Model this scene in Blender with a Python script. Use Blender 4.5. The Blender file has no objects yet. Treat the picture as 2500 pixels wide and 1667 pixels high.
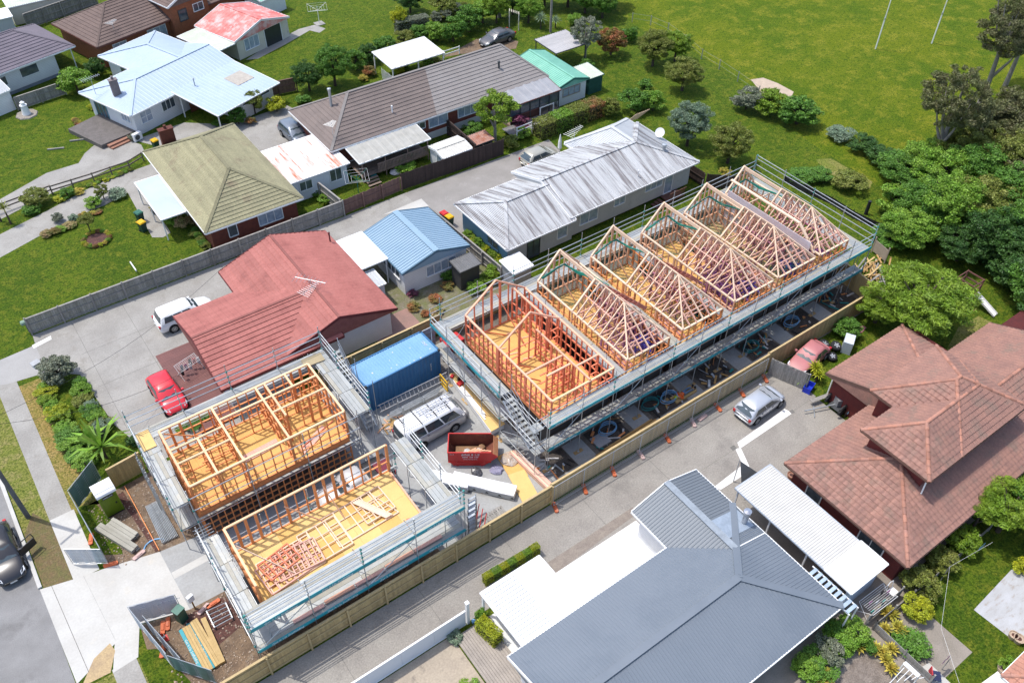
import bpy, bmesh, math, random
import numpy as np
from mathutils import Vector, Matrix
random.seed(7)
SC = bpy.context.scene
COL = SC.collection
# ---------------------------------------------------------------- camera
F_PX, PITCH, ROLL, YAW, HCAM = 2113.25, 0.771168, -0.013447, 0.634183, 45.5805
def _cam():
    th = PITCH
    F = np.array([0, math.cos(th), -math.sin(th)]); R = np.array([1., 0, 0]); D = np.array([0, -math.sin(th), -math.cos(th)])
    c, s = math.cos(ROLL), math.sin(ROLL)
    R2 = c*R + s*D; D2 = -s*R + c*D
    c, s = math.cos(YAW), math.sin(YAW)
    return np.stack([R2, D2, F]) @ np.array([[c, -s, 0], [s, c, 0], [0, 0, 1]])
CAMA = _cam()
def P(u, v, z=0.0):
    "photo pixel (2500x1667) -> world point on the horizontal plane z"
    d = np.array([(u-1250)/F_PX, (v-833.5)/F_PX, 1.0]) @ CAMA
    t = (z-HCAM)/d[2]
    return Vector((t*d[0], t*d[1], z))
_S = 700/2335; _OX = (0, 600, 1200, 1800); _OY = (0, 400, 800, 1197)
def T(r, c, x, y, z=0.0):
    return P(_OX[c]+x*_S, _OY[r]+y*_S, z)
cd = bpy.data.cameras.new('camera'); cam = bpy.data.objects.new('camera', cd); COL.objects.link(cam)
cd.sensor_width = 36; cd.lens = F_PX/2500*36; cd.clip_end = 3000; cd.clip_start = 1
R_, D_, F_ = CAMA
cam.matrix_world = Matrix(((R_[0], -D_[0], -F_[0], 0), (R_[1], -D_[1], -F_[1], 0), (R_[2], -D_[2], -F_[2], HCAM), (0, 0, 0, 1)))
SC.camera = cam
# ---------------------------------------------------------------- sky, sun, exposure
SUN_EL, SUN_DIR = math.radians(68), (0.60, -0.80)          # travel direction of the light on the ground
w = bpy.data.worlds.new('World'); SC.world = w; w.use_nodes = True
nt = w.node_tree; bg = nt.nodes['Background']
sky = nt.nodes.new('ShaderNodeTexSky'); sky.sky_type = 'NISHITA'; sky.sun_disc = False
sky.sun_elevation = SUN_EL; sky.sun_rotation = math.atan2(-SUN_DIR[0], -SUN_DIR[1]); sky.air_density = 1.0; sky.dust_density = 2.0
nt.links.new(sky.outputs[0], bg.inputs[0]); bg.inputs[1].default_value = 0.15
sd = bpy.data.lights.new('sun', 'SUN'); sd.energy = 2.2; sd.angle = math.radians(0.6); sd.color = (1, 0.96, 0.9)
so = bpy.data.objects.new('sun', sd); COL.objects.link(so)
c_ = math.cos(SUN_EL)
so.rotation_euler = Vector((SUN_DIR[0]*c_, SUN_DIR[1]*c_, -math.sin(SUN_EL))).to_track_quat('-Z', 'Y').to_euler()
so.location = (0, 0, 80)
SC.view_settings.view_transform = 'Standard'; SC.view_settings.look = 'None'; SC.view_settings.exposure = 0.85; SC.view_settings.gamma = 1
SC.view_settings.use_curve_mapping = False
SC.render.engine = 'CYCLES'
# ---------------------------------------------------------------- materials
MATS = {}
def _mix(N, L, fac, a, b, mode='MIX'):
    m = N.new('ShaderNodeMix'); m.data_type = 'RGBA'; m.blend_type = mode
    for i, v in ((0, fac), (6, a), (7, b)):
        if isinstance(v, (int, float)): m.inputs[i].default_value = v
        elif isinstance(v, tuple): m.inputs[i].default_value = (*v[:3], 1)
        else: L.new(v, m.inputs[i])
    return m.outputs[2]
def _noise(N, L, co, scale, detail=3, rough=.6, stretch=None):
    n = N.new('ShaderNodeTexNoise'); n.inputs['Scale'].default_value = scale; n.inputs['Detail'].default_value = detail; n.inputs['Roughness'].default_value = rough
    if stretch:
        mp = N.new('ShaderNodeMapping'); mp.inputs['Scale'].default_value = stretch; L.new(co, mp.inputs[0]); co = mp.outputs[0]
    L.new(co, n.inputs['Vector']); return n.outputs['Fac']
def _ramp(N, L, fac, lo, hi):
    r = N.new('ShaderNodeMapRange'); r.inputs[1].default_value = lo; r.inputs[2].default_value = hi; r.clamp = True
    L.new(fac, r.inputs[0]); return r.outputs[0]
def mat(name, c1, c2=None, scale=2., rough=.75, fine=.12, fscale=14., rnd=0., bump=0., metal=0., spec=.35, stain=None, stain_scale=.5, stain_lo=.5, lines=None, stretch=None, alpha=1., island=0., dots=None, trans=0.):
    if name in MATS: return MATS[name]
    m = bpy.data.materials.new(name); m.use_nodes = True; N = m.node_tree.nodes; L = m.node_tree.links
    b = N['Principled BSDF']; b.inputs['Roughness'].default_value = rough; b.inputs['Metallic'].default_value = metal; b.inputs['Specular IOR Level'].default_value = spec
    geo = N.new('ShaderNodeNewGeometry'); pos = geo.outputs['Position']
    if c2 is None: c2 = tuple(x*.8 for x in c1)
    f = _ramp(N, L, _noise(N, L, pos, scale, 4, .6, stretch), .35, .65)
    col = _mix(N, L, f, c1, c2)
    if stain:
        s = _ramp(N, L, _noise(N, L, pos, stain_scale, 5, .65, stretch), stain_lo, stain_lo+.16)
        col = _mix(N, L, s, col, stain)
    if fine:
        g = _ramp(N, L, _noise(N, L, pos, fscale, 3, .7, stretch), .25, .75)
        col = _mix(N, L, g, col, _mix(N, L, 1., col, (1-fine*2,)*3, 'MULTIPLY'))
    if dots:
        v = N.new('ShaderNodeTexVoronoi'); v.inputs['Scale'].default_value = dots[1]; L.new(pos, v.inputs['Vector'])
        col = _mix(N, L, _ramp(N, L, v.outputs['Distance'], dots[2], dots[2]+.08), dots[0], col)
    if lines:      # (uv axis, period, width, colour) fine relief: joints of far surfaces
        tc = N.new('ShaderNodeUVMap'); sx = N.new('ShaderNodeSeparateXYZ'); L.new(tc.outputs[0], sx.inputs[0])
        for ax, per, wd, lc in lines:
            d = N.new('ShaderNodeMath'); d.operation = 'DIVIDE'; L.new(sx.outputs[ax], d.inputs[0]); d.inputs[1].default_value = per
            fr = N.new('ShaderNodeMath'); fr.operation = 'FRACT'; L.new(d.outputs[0], fr.inputs[0])
            lt = N.new('ShaderNodeMath'); lt.operation = 'LESS_THAN'; L.new(fr.outputs[0], lt.inputs[0]); lt.inputs[1].default_value = wd
            col = _mix(N, L, lt.outputs[0], col, _mix(N, L, 1., col, lc, 'MULTIPLY'))
    if rnd or island:
        if rnd: r = N.new('ShaderNodeObjectInfo').outputs['Random']
        else: r = geo.outputs['Random Per Island']; rnd = island
        mr = N.new('ShaderNodeMapRange'); mr.inputs[3].default_value = 1-rnd; mr.inputs[4].default_value = 1+rnd*.7; L.new(r, mr.inputs[0])
        cc = N.new('ShaderNodeCombineColor')
        for i in range(3): L.new(mr.outputs[0], cc.inputs[i])
        col = _mix(N, L, 1., col, cc.outputs[0], 'MULTIPLY')
    L.new(col, b.inputs['Base Color'])
    if bump:
        bp = N.new('ShaderNodeBump'); bp.inputs['Strength'].default_value = bump; bp.inputs['Distance'].default_value = .05
        L.new(_noise(N, L, pos, fscale*1.5, 4, .7), bp.inputs['Height']); L.new(bp.outputs[0], b.inputs['Normal'])
    if alpha < 1: b.inputs['Alpha'].default_value = alpha
    if trans:
        tr = N.new('ShaderNodeBsdfTranslucent'); L.new(col, tr.inputs[0]); ms = N.new('ShaderNodeMixShader'); ms.inputs[0].default_value = trans
        L.new(b.outputs[0], ms.inputs[1]); L.new(tr.outputs[0], ms.inputs[2]); L.new(ms.outputs[0], N['Material Output'].inputs[0])
    MATS[name] = m; return m
def leafmat(name, c1, c2):
    return mat(name, c1, c2, scale=.9, rough=.5, fine=.0, island=.5, trans=.25, spec=.3)
# ---------------------------------------------------------------- objects
ORG = {}
def mark(o, label=None, cat=None, group=None, kind=None):
    for k, v in (('label', label), ('category', cat), ('group', group), ('kind', kind)):
        if v: o[k] = v
    return o
def thing(name, label, cat, loc=(0, 0, 0), group=None, rz=0.):
    o = bpy.data.objects.new(name, None); COL.objects.link(o); o.empty_display_size = .2
    o.location = loc; o.rotation_euler = (0, 0, rz); ORG[o.name] = Vector(loc) if not rz else Vector((0, 0, 0))
    return mark(o, label, cat, group)
def local_thing(name, label, cat, group=None):
    "a thing built about its own origin; place() it afterwards"
    o = bpy.data.objects.new(name, None); COL.objects.link(o); o.empty_display_size = .2; ORG[o.name] = Vector((0, 0, 0))
    return mark(o, label, cat, group)
def place(o, loc, rz=0., s=1.):
    o.location = loc; o.rotation_euler = (0, 0, rz); o.scale = (s,)*3 if not hasattr(s, '__len__') else s
    return o
def copy_tree(o, parent=None):
    c = o.copy(); COL.objects.link(c); c.parent = parent
    ORG[c.name] = ORG.get(o.name, Vector((0, 0, 0)))
    for ch in o.children: copy_tree(ch, c)
    return c
class MB:
    def __init__(s): s.v = []; s.f = []; s.uv = None
    def poly(s, pts):
        n = len(s.v); s.v += [tuple(p) for p in pts]; s.f.append(tuple(range(n, n+len(pts)))); return s
    def box(s, c, d, rz=0., M=None):
        hx, hy, hz = d[0]/2, d[1]/2, d[2]/2; n = len(s.v); cr, sr = math.cos(rz), math.sin(rz)
        for dz in (-hz, hz):
            for dx, dy in ((-hx, -hy), (hx, -hy), (hx, hy), (-hx, hy)):
                p = Vector((c[0]+dx*cr-dy*sr, c[1]+dx*sr+dy*cr, c[2]+dz)); s.v.append(tuple(M @ p) if M else tuple(p))
        s.f += [tuple(n+i for i in q) for q in ((3, 2, 1, 0), (4, 5, 6, 7), (0, 1, 5, 4), (1, 2, 6, 5), (2, 3, 7, 6), (3, 0, 4, 7))]; return s
    def b2(s, x0, y0, z0, x1, y1, z1): return s.box(((x0+x1)/2, (y0+y1)/2, (z0+z1)/2), (abs(x1-x0), abs(y1-y0), abs(z1-z0)))
    def beam(s, a, b, w, h, up=(0, 0, 1)):
        a = Vector(a); b = Vector(b); d = b-a; L = d.length
        if L < 1e-6: return s
        x = d/L; y = Vector(up).cross(x)
        if y.length < 1e-4: y = Vector((0, 1, 0)).cross(x)
        y.normalize(); z = x.cross(y)
        M = Matrix.Translation((a+b)/2) @ Matrix((x, y, z)).transposed().to_4x4()
        return s.box((0, 0, 0), (L, w, h), 0, M)
    def tube(s, pts, r, n=6, cap=True):
        pts = [Vector(p) for p in pts]; rs = r if hasattr(r, '__len__') else [r]*len(pts); base = len(s.v)
        up = Vector((.3, .2, 1)).normalized()
        for i, p in enumerate(pts):
            d = (pts[min(i+1, len(pts)-1)]-pts[max(i-1, 0)]).normalized()
            x = up.cross(d)
            if x.length < 1e-3: x = Vector((1, 0, 0)).cross(d)
            x.normalize(); y = d.cross(x)
            for k in range(n):
                a = 2*math.pi*k/n; s.v.append(tuple(p+(x*math.cos(a)+y*math.sin(a))*rs[i]))
        for i in range(len(pts)-1):
            for k in range(n):
                a = base+i*n+k; b = base+i*n+(k+1) % n; s.f.append((a, b, b+n, a+n))
        if cap:
            s.f.append(tuple(base+k for k in range(n))[::-1]); s.f.append(tuple(base+(len(pts)-1)*n+k for k in range(n)))
        return s
    def lathe(s, prof, c=(0, 0, 0), n=16, axis='z'):
        base = len(s.v)
        for r, h in prof:
            for k in range(n):
                a = 2*math.pi*k/n; x, y = r*math.cos(a), r*math.sin(a)
                q = (x, y, h) if axis == 'z' else ((x, h, y) if axis == 'y' else (h, x, y))
                s.v.append((c[0]+q[0], c[1]+q[1], c[2]+q[2]))
        for i in range(len(prof)-1):
            for k in range(n):
                a = base+i*n+k; b = base+i*n+(k+1) % n; s.f.append((a, b, b+n, a+n))
        s.f.append(tuple(base+k for k in range(n))[::-1]); s.f.append(tuple(base+(len(prof)-1)*n+k for k in range(n)))
        return s
    def prism(s, pts, z0, z1):
        n = len(s.v); k = len(pts)
        s.v += [(p[0], p[1], z0) for p in pts]+[(p[0], p[1], z1) for p in pts]
        s.f.append(tuple(n+i for i in range(k))[::-1]); s.f.append(tuple(n+k+i for i in range(k)))
        s.f += [(n+i, n+(i+1) % k, n+k+(i+1) % k, n+k+i) for i in range(k)]; return s
    def build(s, name, m, parent=None, smooth=False, org=None):
        o_ = org if org is not None else (ORG.get(parent.name, Vector((0, 0, 0))) if parent else None)
        if o_ is None:
            a = np.array(s.v); o_ = Vector(((a[:, 0].min()+a[:, 0].max())/2, (a[:, 1].min()+a[:, 1].max())/2, a[:, 2].min()))
        me = bpy.data.meshes.new(name)
        me.from_pydata([(v[0]-o_[0], v[1]-o_[1], v[2]-o_[2]) for v in s.v], [], s.f); me.materials.append(m)
        if s.uv:
            l = me.uv_layers.new(name='UVMap')
            for i, lp in enumerate(me.loops): l.data[i].uv = s.uv[lp.vertex_index]
        if smooth:
            for p_ in me.polygons: p_.use_smooth = True
        o = bpy.data.objects.new(name, me); COL.objects.link(o)
        if parent: o.parent = parent; ORG[o.name] = o_
        else: o.location = o_; ORG[o.name] = o_
        return o
_CUBE = {}
def cube_mesh(m):
    if m.name not in _CUBE:
        b = MB().box((0, 0, 0), (1, 1, 1)); me = bpy.data.meshes.new('piece_'+m.name); me.from_pydata(b.v, [], b.f); me.materials.append(m); _CUBE[m.name] = me
    return _CUBE[m.name]
_CYL = {}
def cyl_mesh(m):
    if m.name not in _CYL:
        b = MB().tube([(-.5, 0, 0), (.5, 0, 0)], .5, 6); me = bpy.data.meshes.new('tube_'+m.name); me.from_pydata(b.v, [], b.f); me.materials.append(m); _CYL[m.name] = me
    return _CYL[m.name]
def piece(name, parent, a, b, w, h, m, me=None, up=(0, 0, 1)):
    "a straight member from a to b (shared mesh, scaled)"
    o_ = ORG.get(parent.name, Vector((0, 0, 0))); a = Vector(a)-o_; b = Vector(b)-o_; d = b-a; L = d.length
    x = d/L; y = Vector(up).cross(x)
    if y.length < 1e-3: y = Vector((0, 1, 0)).cross(x)
    y.normalize(); z = x.cross(y)
    o = bpy.data.objects.new(name, me or cube_mesh(m)); COL.objects.link(o); o.parent = parent
    o.matrix_basis = Matrix.Translation((a+b)/2) @ Matrix((x, y, z)).transposed().to_4x4() @ Matrix.Diagonal((L, w, h, 1))
    return o
def rod(name, parent, a, b, d, m): return piece(name, parent, a, b, d, d, m, cyl_mesh(m))
def blk(name, parent, x0, y0, z0, x1, y1, z1, m):
    return piece(name, parent, (x0, (y0+y1)/2, (z0+z1)/2), (x1, (y0+y1)/2, (z0+z1)/2), abs(y1-y0), abs(z1-z0), m)
_TXT = {}
def text(name, parent, s, size, M, m, shear=0.):
    k = (s, size, shear)
    if k not in _TXT:
        cu = bpy.data.curves.new('t', 'FONT'); cu.body = s; cu.size = size; cu.extrude = .004; cu.shear = shear; cu.align_x = 'CENTER'; cu.align_y = 'CENTER'; cu.resolution_u = 2
        to = bpy.data.objects.new('t', cu); COL.objects.link(to); bpy.context.view_layer.update()
        _TXT[k] = bpy.data.meshes.new_from_object(to.evaluated_get(bpy.context.evaluated_depsgraph_get()))
        bpy.data.objects.remove(to)
    me = _TXT[k].copy(); me.materials.clear(); me.materials.append(m)
    o = bpy.data.objects.new(name, me); COL.objects.link(o); o.parent = parent
    o.matrix_basis = Matrix.Translation(-ORG.get(parent.name, Vector((0, 0, 0)))) @ M
    return o
def frameM(o, x, up):
    "matrix with local X = x, local Y = up, at o"
    x = Vector(x).normalized(); y = Vector(up).normalized(); z = x.cross(y).normalized(); y = z.cross(x)
    return Matrix.Translation(o) @ Matrix((x, y, z)).transposed().to_4x4()
# ================================================================ palette
def grassmat(name, a, b, c, d, s=1.):
    if name in MATS: return MATS[name]
    m = bpy.data.materials.new(name); m.use_nodes = True; N = m.node_tree.nodes; L = m.node_tree.links; bs = N['Principled BSDF']
    bs.inputs['Roughness'].default_value = .9; bs.inputs['Specular IOR Level'].default_value = .1
    pos = N.new('ShaderNodeNewGeometry').outputs['Position']
    c1 = _mix(N, L, _ramp(N, L, _noise(N, L, pos, .22*s, 5, .65), .42, .58), a, b)
    c2 = _mix(N, L, _ramp(N, L, _noise(N, L, pos, 1.1*s, 6, .75), .48, .60), c1, c)
    c3 = _mix(N, L, _ramp(N, L, _noise(N, L, pos, 2.6, 5, .8), .50, .60), c2, d)
    g = _noise(N, L, pos, 7., 6, .85)
    c4 = _mix(N, L, _ramp(N, L, g, .44, .54), _mix(N, L, 1., c3, (.36, .46, .35), 'MULTIPLY'), c3)
    L.new(c4, bs.inputs['Base Color'])
    bp = N.new('ShaderNodeBump'); bp.inputs['Strength'].default_value = .9; bp.inputs['Distance'].default_value = .12; L.new(g, bp.inputs['Height']); L.new(bp.outputs[0], bs.inputs['Normal'])
    MATS[name] = m; return m
G_LAWN = grassmat('lawn_grass', (.075, .125, .010), (.115, .165, .013), (.165, .185, .020), (.05, .095, .010))
G_FIELD = grassmat('field_grass', (.10, .155, .008), (.165, .195, .010), (.235, .235, .022), (.07, .12, .008), .45)
G_DRY = grassmat('dry_grass', (.27, .25, .07), (.22, .24, .05), (.33, .28, .11), (.18, .20, .04))
C_OLD = mat('old_concrete', (.36, .345, .315), (.285, .27, .245), scale=.5, fine=.16, fscale=9, stain=(.27, .25, .22), stain_scale=.8, stain_lo=.56, bump=.15)
C_AGG = mat('aggregate_concrete', (.36, .335, .295), (.29, .265, .235), scale=.35, fine=.22, fscale=11, stain=(.25, .23, .205), stain_scale=.45, stain_lo=.53, bump=.2)
C_NEW = mat('new_concrete', (.50, .49, .455), (.45, .435, .40), scale=.7, fine=.07, fscale=8, stain=(.50, .47, .41), stain_scale=.9, stain_lo=.6)
C_GREY = mat('grey_concrete', (.37, .375, .365), (.31, .31, .30), scale=.6, fine=.1, fscale=7, stain=(.29, .285, .27), stain_scale=.7, stain_lo=.56)
C_WHITE = mat('white_concrete', (.70, .69, .665), (.64, .63, .60), scale=.8, fine=.03, stain=(.64, .62, .58), stain_scale=1.2, stain_lo=.63)
C_DARK = mat('dark_concrete', (.20, .19, .175), (.14, .135, .12), scale=.9, fine=.15, fscale=9)
ASPH = mat('asphalt', (.28, .275, .27), (.22, .215, .21), scale=.6, fine=.2, fscale=22, stain=(.17, .165, .16), stain_scale=.5, stain_lo=.55, bump=.2)
LANE = mat('weathered_asphalt', (.30, .28, .26), (.25, .235, .215), scale=.5, fine=.12, fscale=16, stain=(.37, .35, .33), stain_scale=.6, stain_lo=.6)
DIRT = mat('bare_earth', (.27, .185, .115), (.17, .115, .075), scale=1.2, fine=.3, fscale=8, bump=.8, stain=(.36, .30, .23), stain_scale=1.3, stain_lo=.56)
MULCH = mat('bark_mulch', (.16, .065, .05), (.10, .045, .035), scale=3, fine=.35, fscale=12, bump=.8)
PITM = mat('trench_earth', (.12, .10, .085), (.075, .062, .052), scale=2, fine=.35, fscale=7, bump=.9, stain=(.25, .21, .17), stain_scale=3, stain_lo=.62)
GRAVEL = mat('loose_gravel', (.36, .34, .31), (.27, .25, .23), scale=3, fine=.35, fscale=16, bump=.8)
PAVER = mat('beige_paving', (.44, .37, .28), (.37, .31, .24), scale=.8, fine=.16, fscale=8, stain=(.20, .17, .14), stain_scale=1.5, stain_lo=.57)
SAND = mat('sandy_soil', (.52, .38, .20), (.40, .29, .17), scale=1.5, fine=.2, fscale=10)
KERB = mat('kerb_concrete', (.55, .54, .51), (.46, .45, .42), scale=1, fine=.1)
WHITE = mat('white_paint', (.80, .80, .79), (.74, .74, .73), scale=1, fine=.03, rough=.5)
# ================================================================ ground
def sheet(name, pts, m, z, label=None, kind='structure'):
    b = MB().poly([(p[0], p[1], z) for p in pts]); o = b.build(name, m, None, org=Vector((0, 0, 0)))
    me = o.data
    if me.polygons[0].normal.z < 0: me.flip_normals()
    mark(o, label, None, None, kind); return o
def rect(x0, y0, x1, y1): return [(x0, y0), (x1, y0), (x1, y1), (x0, y1)]
# terrain: one sheet to the horizon
bmt = MB(); xs = [-900, -200, -60, 0, 60, 120, 200, 900]; ys = [-700, -150, -40, 0, 60, 120, 200, 1000]
for i in range(7):
    for j in range(7): bmt.poly([(xs[i], ys[j], 0), (xs[i+1], ys[j], 0), (xs[i+1], ys[j+1], 0), (xs[i], ys[j+1], 0)])
mark(bmt.build('ground', G_LAWN, None, org=Vector((0, 0, 0))), kind='structure')
def TT(r, c, *p): return [T(r, c, x, y) for x, y in p]
fld = [P(1480, -60), P(1505, 25), P(1560, 70), P(1640, 95), P(1700, 130), P(1790, 185), P(1850, 235), P(1940, 320), P(2010, 370), P(2110, 430), P(2230, 520), P(2420, 640), P(2700, 760), (300, 60), (300, 240), (80, 300)]
sheet('sports_field', fld, G_FIELD, .004)
sheet('dirt_patch', TT(0, 3, (110, 650), (210, 635), (330, 680), (460, 750), (440, 790), (300, 770), (200, 760)), mat('pale_dirt', (.50, .40, .30), (.42, .33, .25), scale=2), .008)
sheet('dry_grass', TT(1, 3, (1680, 1560), (1800, 1330), (1960, 1240), (2100, 1300), (2130, 1450), (2335, 1760), (2335, 2050), (2150, 1800), (1950, 1640)), G_DRY, .004)
sheet('dry_grass', TT(0, 3, (640, 1300), (760, 1290), (920, 1380), (1100, 1480), (1080, 1540), (900, 1500), (700, 1380)), G_DRY, .006)
# street side
sheet('road', rect(-60, -80, -6.6, 260), ASPH, .004)
sheet('verge', rect(-6.45, -40, -3.0, 29.4), G_DRY, .005)
sheet('verge', rect(-6.45, 36.6, -4.9, 54.6), G_DRY, .005)
sheet('bare_earth', [(-6.44, 36.75), (-4.85, 36.4), (-4.85, 41.0), (-5.6, 42.6), (-6.44, 41.2)], mat('weedy_earth', (.20, .13, .06), (.15, .14, .04), scale=1.6, fine=.3, fscale=9, bump=.7, stain=(.27, .21, .13), stain_scale=2.2, stain_lo=.58), .008)
sheet('dry_grass', rect(-3.6, 40.9, -1.7, 54.3), grassmat('dry_verge', (.38, .26, .09), (.27, .24, .06), (.40, .28, .11), (.24, .21, .05)), .006)
sheet('footpath', rect(-4.9, 41.4, -3.58, 56.3), C_OLD, .010)
sheet('footpath', rect(-4.9, 36.2, -3.45, 41.4), C_NEW, .011)
sheet('footpath', rect(-4.8, -20, -3.5, 29.6), C_OLD, .010)
kb = MB(); kb.b2(-6.72, 36.9, -.05, -6.5, 54.5, .12); mark(kb.build('kerb', KERB), kind='structure')
kb = MB(); kb.b2(-6.72, 2, -.05, -6.5, 29.9, .12); mark(kb.build('kerb', KERB), kind='structure')
sheet('sandy_soil', [(-6.4, 29.6), (-4.9, 29.5), (-4.3, 30.6), (-4.4, 31.2), (-5.4, 30.8)], SAND, .016)
sheet('driveway', [(-6.66, 36.85), (-4.7, 36.35), (-3.1, 36.05), (-.15, 35.3), (-.05, 30.6), (-2.7, 31.35), (-3.4, 29.5), (-4.8, 29.4), (-4.2, 31.0), (-6.55, 29.9)], C_NEW, .014)
sheet('driveway_joint', [(-6.06, 36.7), (-6.03, 36.7), (-5.83, 30.2), (-5.86, 30.2)], C_DARK, .018)
sheet('driveway_joint', [(-4.36, 36.28), (-4.33, 36.28), (-4.08, 31.2), (-4.11, 31.2)], mat('faint_joint', (.45, .44, .41)), .018)
sheet('driveway', [(-.15, 35.3), (2.4, 35.0), (16, 34.3), (16, 30.6), (2.1, 30.55), (-.05, 30.6)], C_GREY, .010)
sheet('driveway_channel', [(-.08, 33.0), (4, 33.05), (4, 33.55), (-.08, 33.5)], C_NEW, .016)
sheet('site_earth', [(-3.0, 36.0), (-.15, 35.3), (2.6, 35.0), (2.6, 41.6), (-3.0, 41.2)], DIRT, .006)
sheet('site_earth', [(-3.35, 24.5), (14, 24.5), (14, 30.6), (-.05, 30.6), (-2.7, 31.3)], DIRT, .006)
sheet('grass', [(-3.4, 24.5), (-1.4, 24.5), (-1.6, 26.6), (-2.3, 29.3), (-3.4, 30)], G_LAWN, .010)
sheet('grass', [(-3.2, 37.2), (-2.0, 36.4), (-1.6, 38.5), (-2.2, 41), (-3.3, 41.5)], G_LAWN, .012)
sheet('bark_mulch', [(-.9, 40.9), (-.35, 35.4), (-.1, 35.4), (-.5, 41)], MULCH, .010)
sheet('bark_mulch', [(-.6, 30.4), (1.9, 30.2), (2.1, 28), (.4, 27.6), (-.6, 28.6)], MULCH, .012)
sheet('yard', rect(2.6, 34.2, 22.8, 41.7), C_GREY, .008)
sheet('yard', rect(13.6, 24.5, 22.8, 34.25), C_GREY, .012)
sheet('loose_gravel', [(18.5, 40.0), (22.8, 37.0), (22.8, 41.6), (18, 41.6)], GRAVEL, .016)
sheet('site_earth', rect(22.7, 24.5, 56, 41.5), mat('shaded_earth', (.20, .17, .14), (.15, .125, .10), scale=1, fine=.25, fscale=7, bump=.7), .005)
sheet('path', rect(22.8, 24.55, 53.6, 25.75), C_GREY, .014)
for x in (25.3, 30.3, 35.3, 40.3, 44.9, 49.4): sheet('path', rect(x-.75, 25.76, x+.75, 27.9), C_GREY, .014)
for i, x in enumerate((23.1, 27.8, 32.8, 37.8, 42.6, 47.2, 51.8)): sheet('trench', rect(x-1.4, 25.78, x+1.4, 27.7), PITM, .011)
# neighbour's shared driveway
sheet('shared_driveway', [(-3.2, 20.75), (42.2, 20.75), (42.2, 24.35), (-3.2, 24.35)], C_AGG, .008)
sheet('shared_driveway', rect(17.3, 8.0, 42.1, 20.74), C_AGG, .010)
for x in (5.6, 11.2, 17.2, 23.0, 28.6): sheet('driveway_joint', [(x, 20.8), (x+.025, 20.8), (x+.025, 24.3), (x, 24.3)], C_DARK, .013)
sheet('driveway_joint', [(21, 23.5), (40.5, 23.35), (40.5, 23.375), (21, 23.53)], C_DARK, .013)
sheet('driveway_joint', [(16, 20.83), (24.6, 20.83), (24.6, 20.86), (16, 20.86)], C_DARK, .015)
sheet('channel', TT(2, 3, (0, 935), (385, 660), (450, 695), (20, 985)), C_WHITE, .016)
sheet('channel', TT(2, 2, (1985, 985), (2030, 980), (2100, 1130), (2060, 1150)), C_WHITE, .016)
sheet('channel', TT(2, 2, (2040, 1120), (2100, 1170), (1865, 1320), (1820, 1290)), C_WHITE, .020)
sheet('drain_grate', TT(2, 2, (1940, 975), (1975, 955), (2000, 985), (1965, 1000)), C_DARK, .022)
sheet('drain_grate', TT(2, 3, (420, 680), (450, 665), (470, 690), (440, 700)), C_DARK, .022)
sl = MB(); sl.b2(13.35, 16.9, 0, 24.7, 20.3, .07); mark(sl.build('patio_slab', C_WHITE), kind='structure')
sheet('patio_joint', [(19.3, 17.2), (19.32, 17.2), (19.32, 20.28), (19.3, 20.28)], C_OLD, .074)
sheet('paving', rect(-2, 8, 11.2, 20.6), PAVER, .006)
sheet('brick_edging', TT(3, 2, (460, 585), (1150, 135), (1185, 190), (520, 675)), mat('edging_brick', (.30, .255, .21), (.24, .2, .17), scale=2, fine=.2), .016)
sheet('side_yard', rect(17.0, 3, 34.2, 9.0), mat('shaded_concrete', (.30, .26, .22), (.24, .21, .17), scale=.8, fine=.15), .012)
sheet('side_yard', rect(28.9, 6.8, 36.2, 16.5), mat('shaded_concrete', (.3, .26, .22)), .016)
sheet('gravel_garden', TT(3, 3, (800, 1568), (1000, 1320), (1250, 1450), (1300, 1700), (700, 1750)), mat('gravel_garden', (.30, .25, .21), (.21, .17, .14), scale=2.4, fine=.3, fscale=14, bump=.6), .018)
sheet('patio', TT(3, 3, (1925, 970), (2230, 645), (2480, 600), (2600, 900), (2300, 1260)), mat('weathered_patio', (.46, .47, .49), (.38, .38, .38), scale=.7, fine=.1, stain=(.32, .27, .22), stain_scale=1.4, stain_lo=.55, stretch=(1, 2.5, 1)), .010)
sheet('patio', TT(3, 3, (1985, 1568), (2120, 1470), (2200, 1560), (2250, 1700), (1950, 1700)), C_WHITE, .010)
sheet('path', TT(3, 3, (1480, 1450), (1560, 1400), (1900, 1720), (1760, 1760)), C_NEW, .014)
# far side: red house forecourt, lanes
sheet('forecourt', [(-1.6, 54.6), (.3, 53.0), (.8, 46.9), (1.5, 44.4), (2.6, 42.0), (12.5, 42.0), (12.5, 59.2), (-1.4, 59.2), (-1.5, 58.0)], C_OLD, .008)
sheet('crossing', [(-6.66, 56.2), (-4.2, 55.0), (-1.6, 54.6), (-1.5, 58.0), (-4.0, 57.85), (-6.6, 58.2)], mat('crossing_concrete', (.36, .35, .335), (.31, .30, .285), scale=.5, fine=.1), .012)
for y in (47.2, 51.0, 55.0): sheet('forecourt_joint', [(1.0, y), (9.5, y+.1), (9.5, y+.13), (1.0, y+.03)], C_DARK, .012)
for x in (1.4, 5.2): sheet('forecourt_joint', [(x, 46), (x+.025, 46), (x+.025, 58.8), (x, 58.8)], C_DARK, .013)
sheet('pale_slab', TT(2, 0, (260, 145), (415, 65), (420, 95), (275, 170)), C_WHITE, .016)
sheet('lane', rect(12.5, 52.3, 31.4, 59.2), C_OLD, .009)
sheet('lane', [(31.4, 51.2), (46.5, 52.4), (47.6, 59.0), (31.0, 59.2)], LANE, .012)
sheet('pale_slab', TT(1, 1, (1110, 420), (1430, 285), (1490, 345), (1240, 385)), C_NEW, .014)
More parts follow.
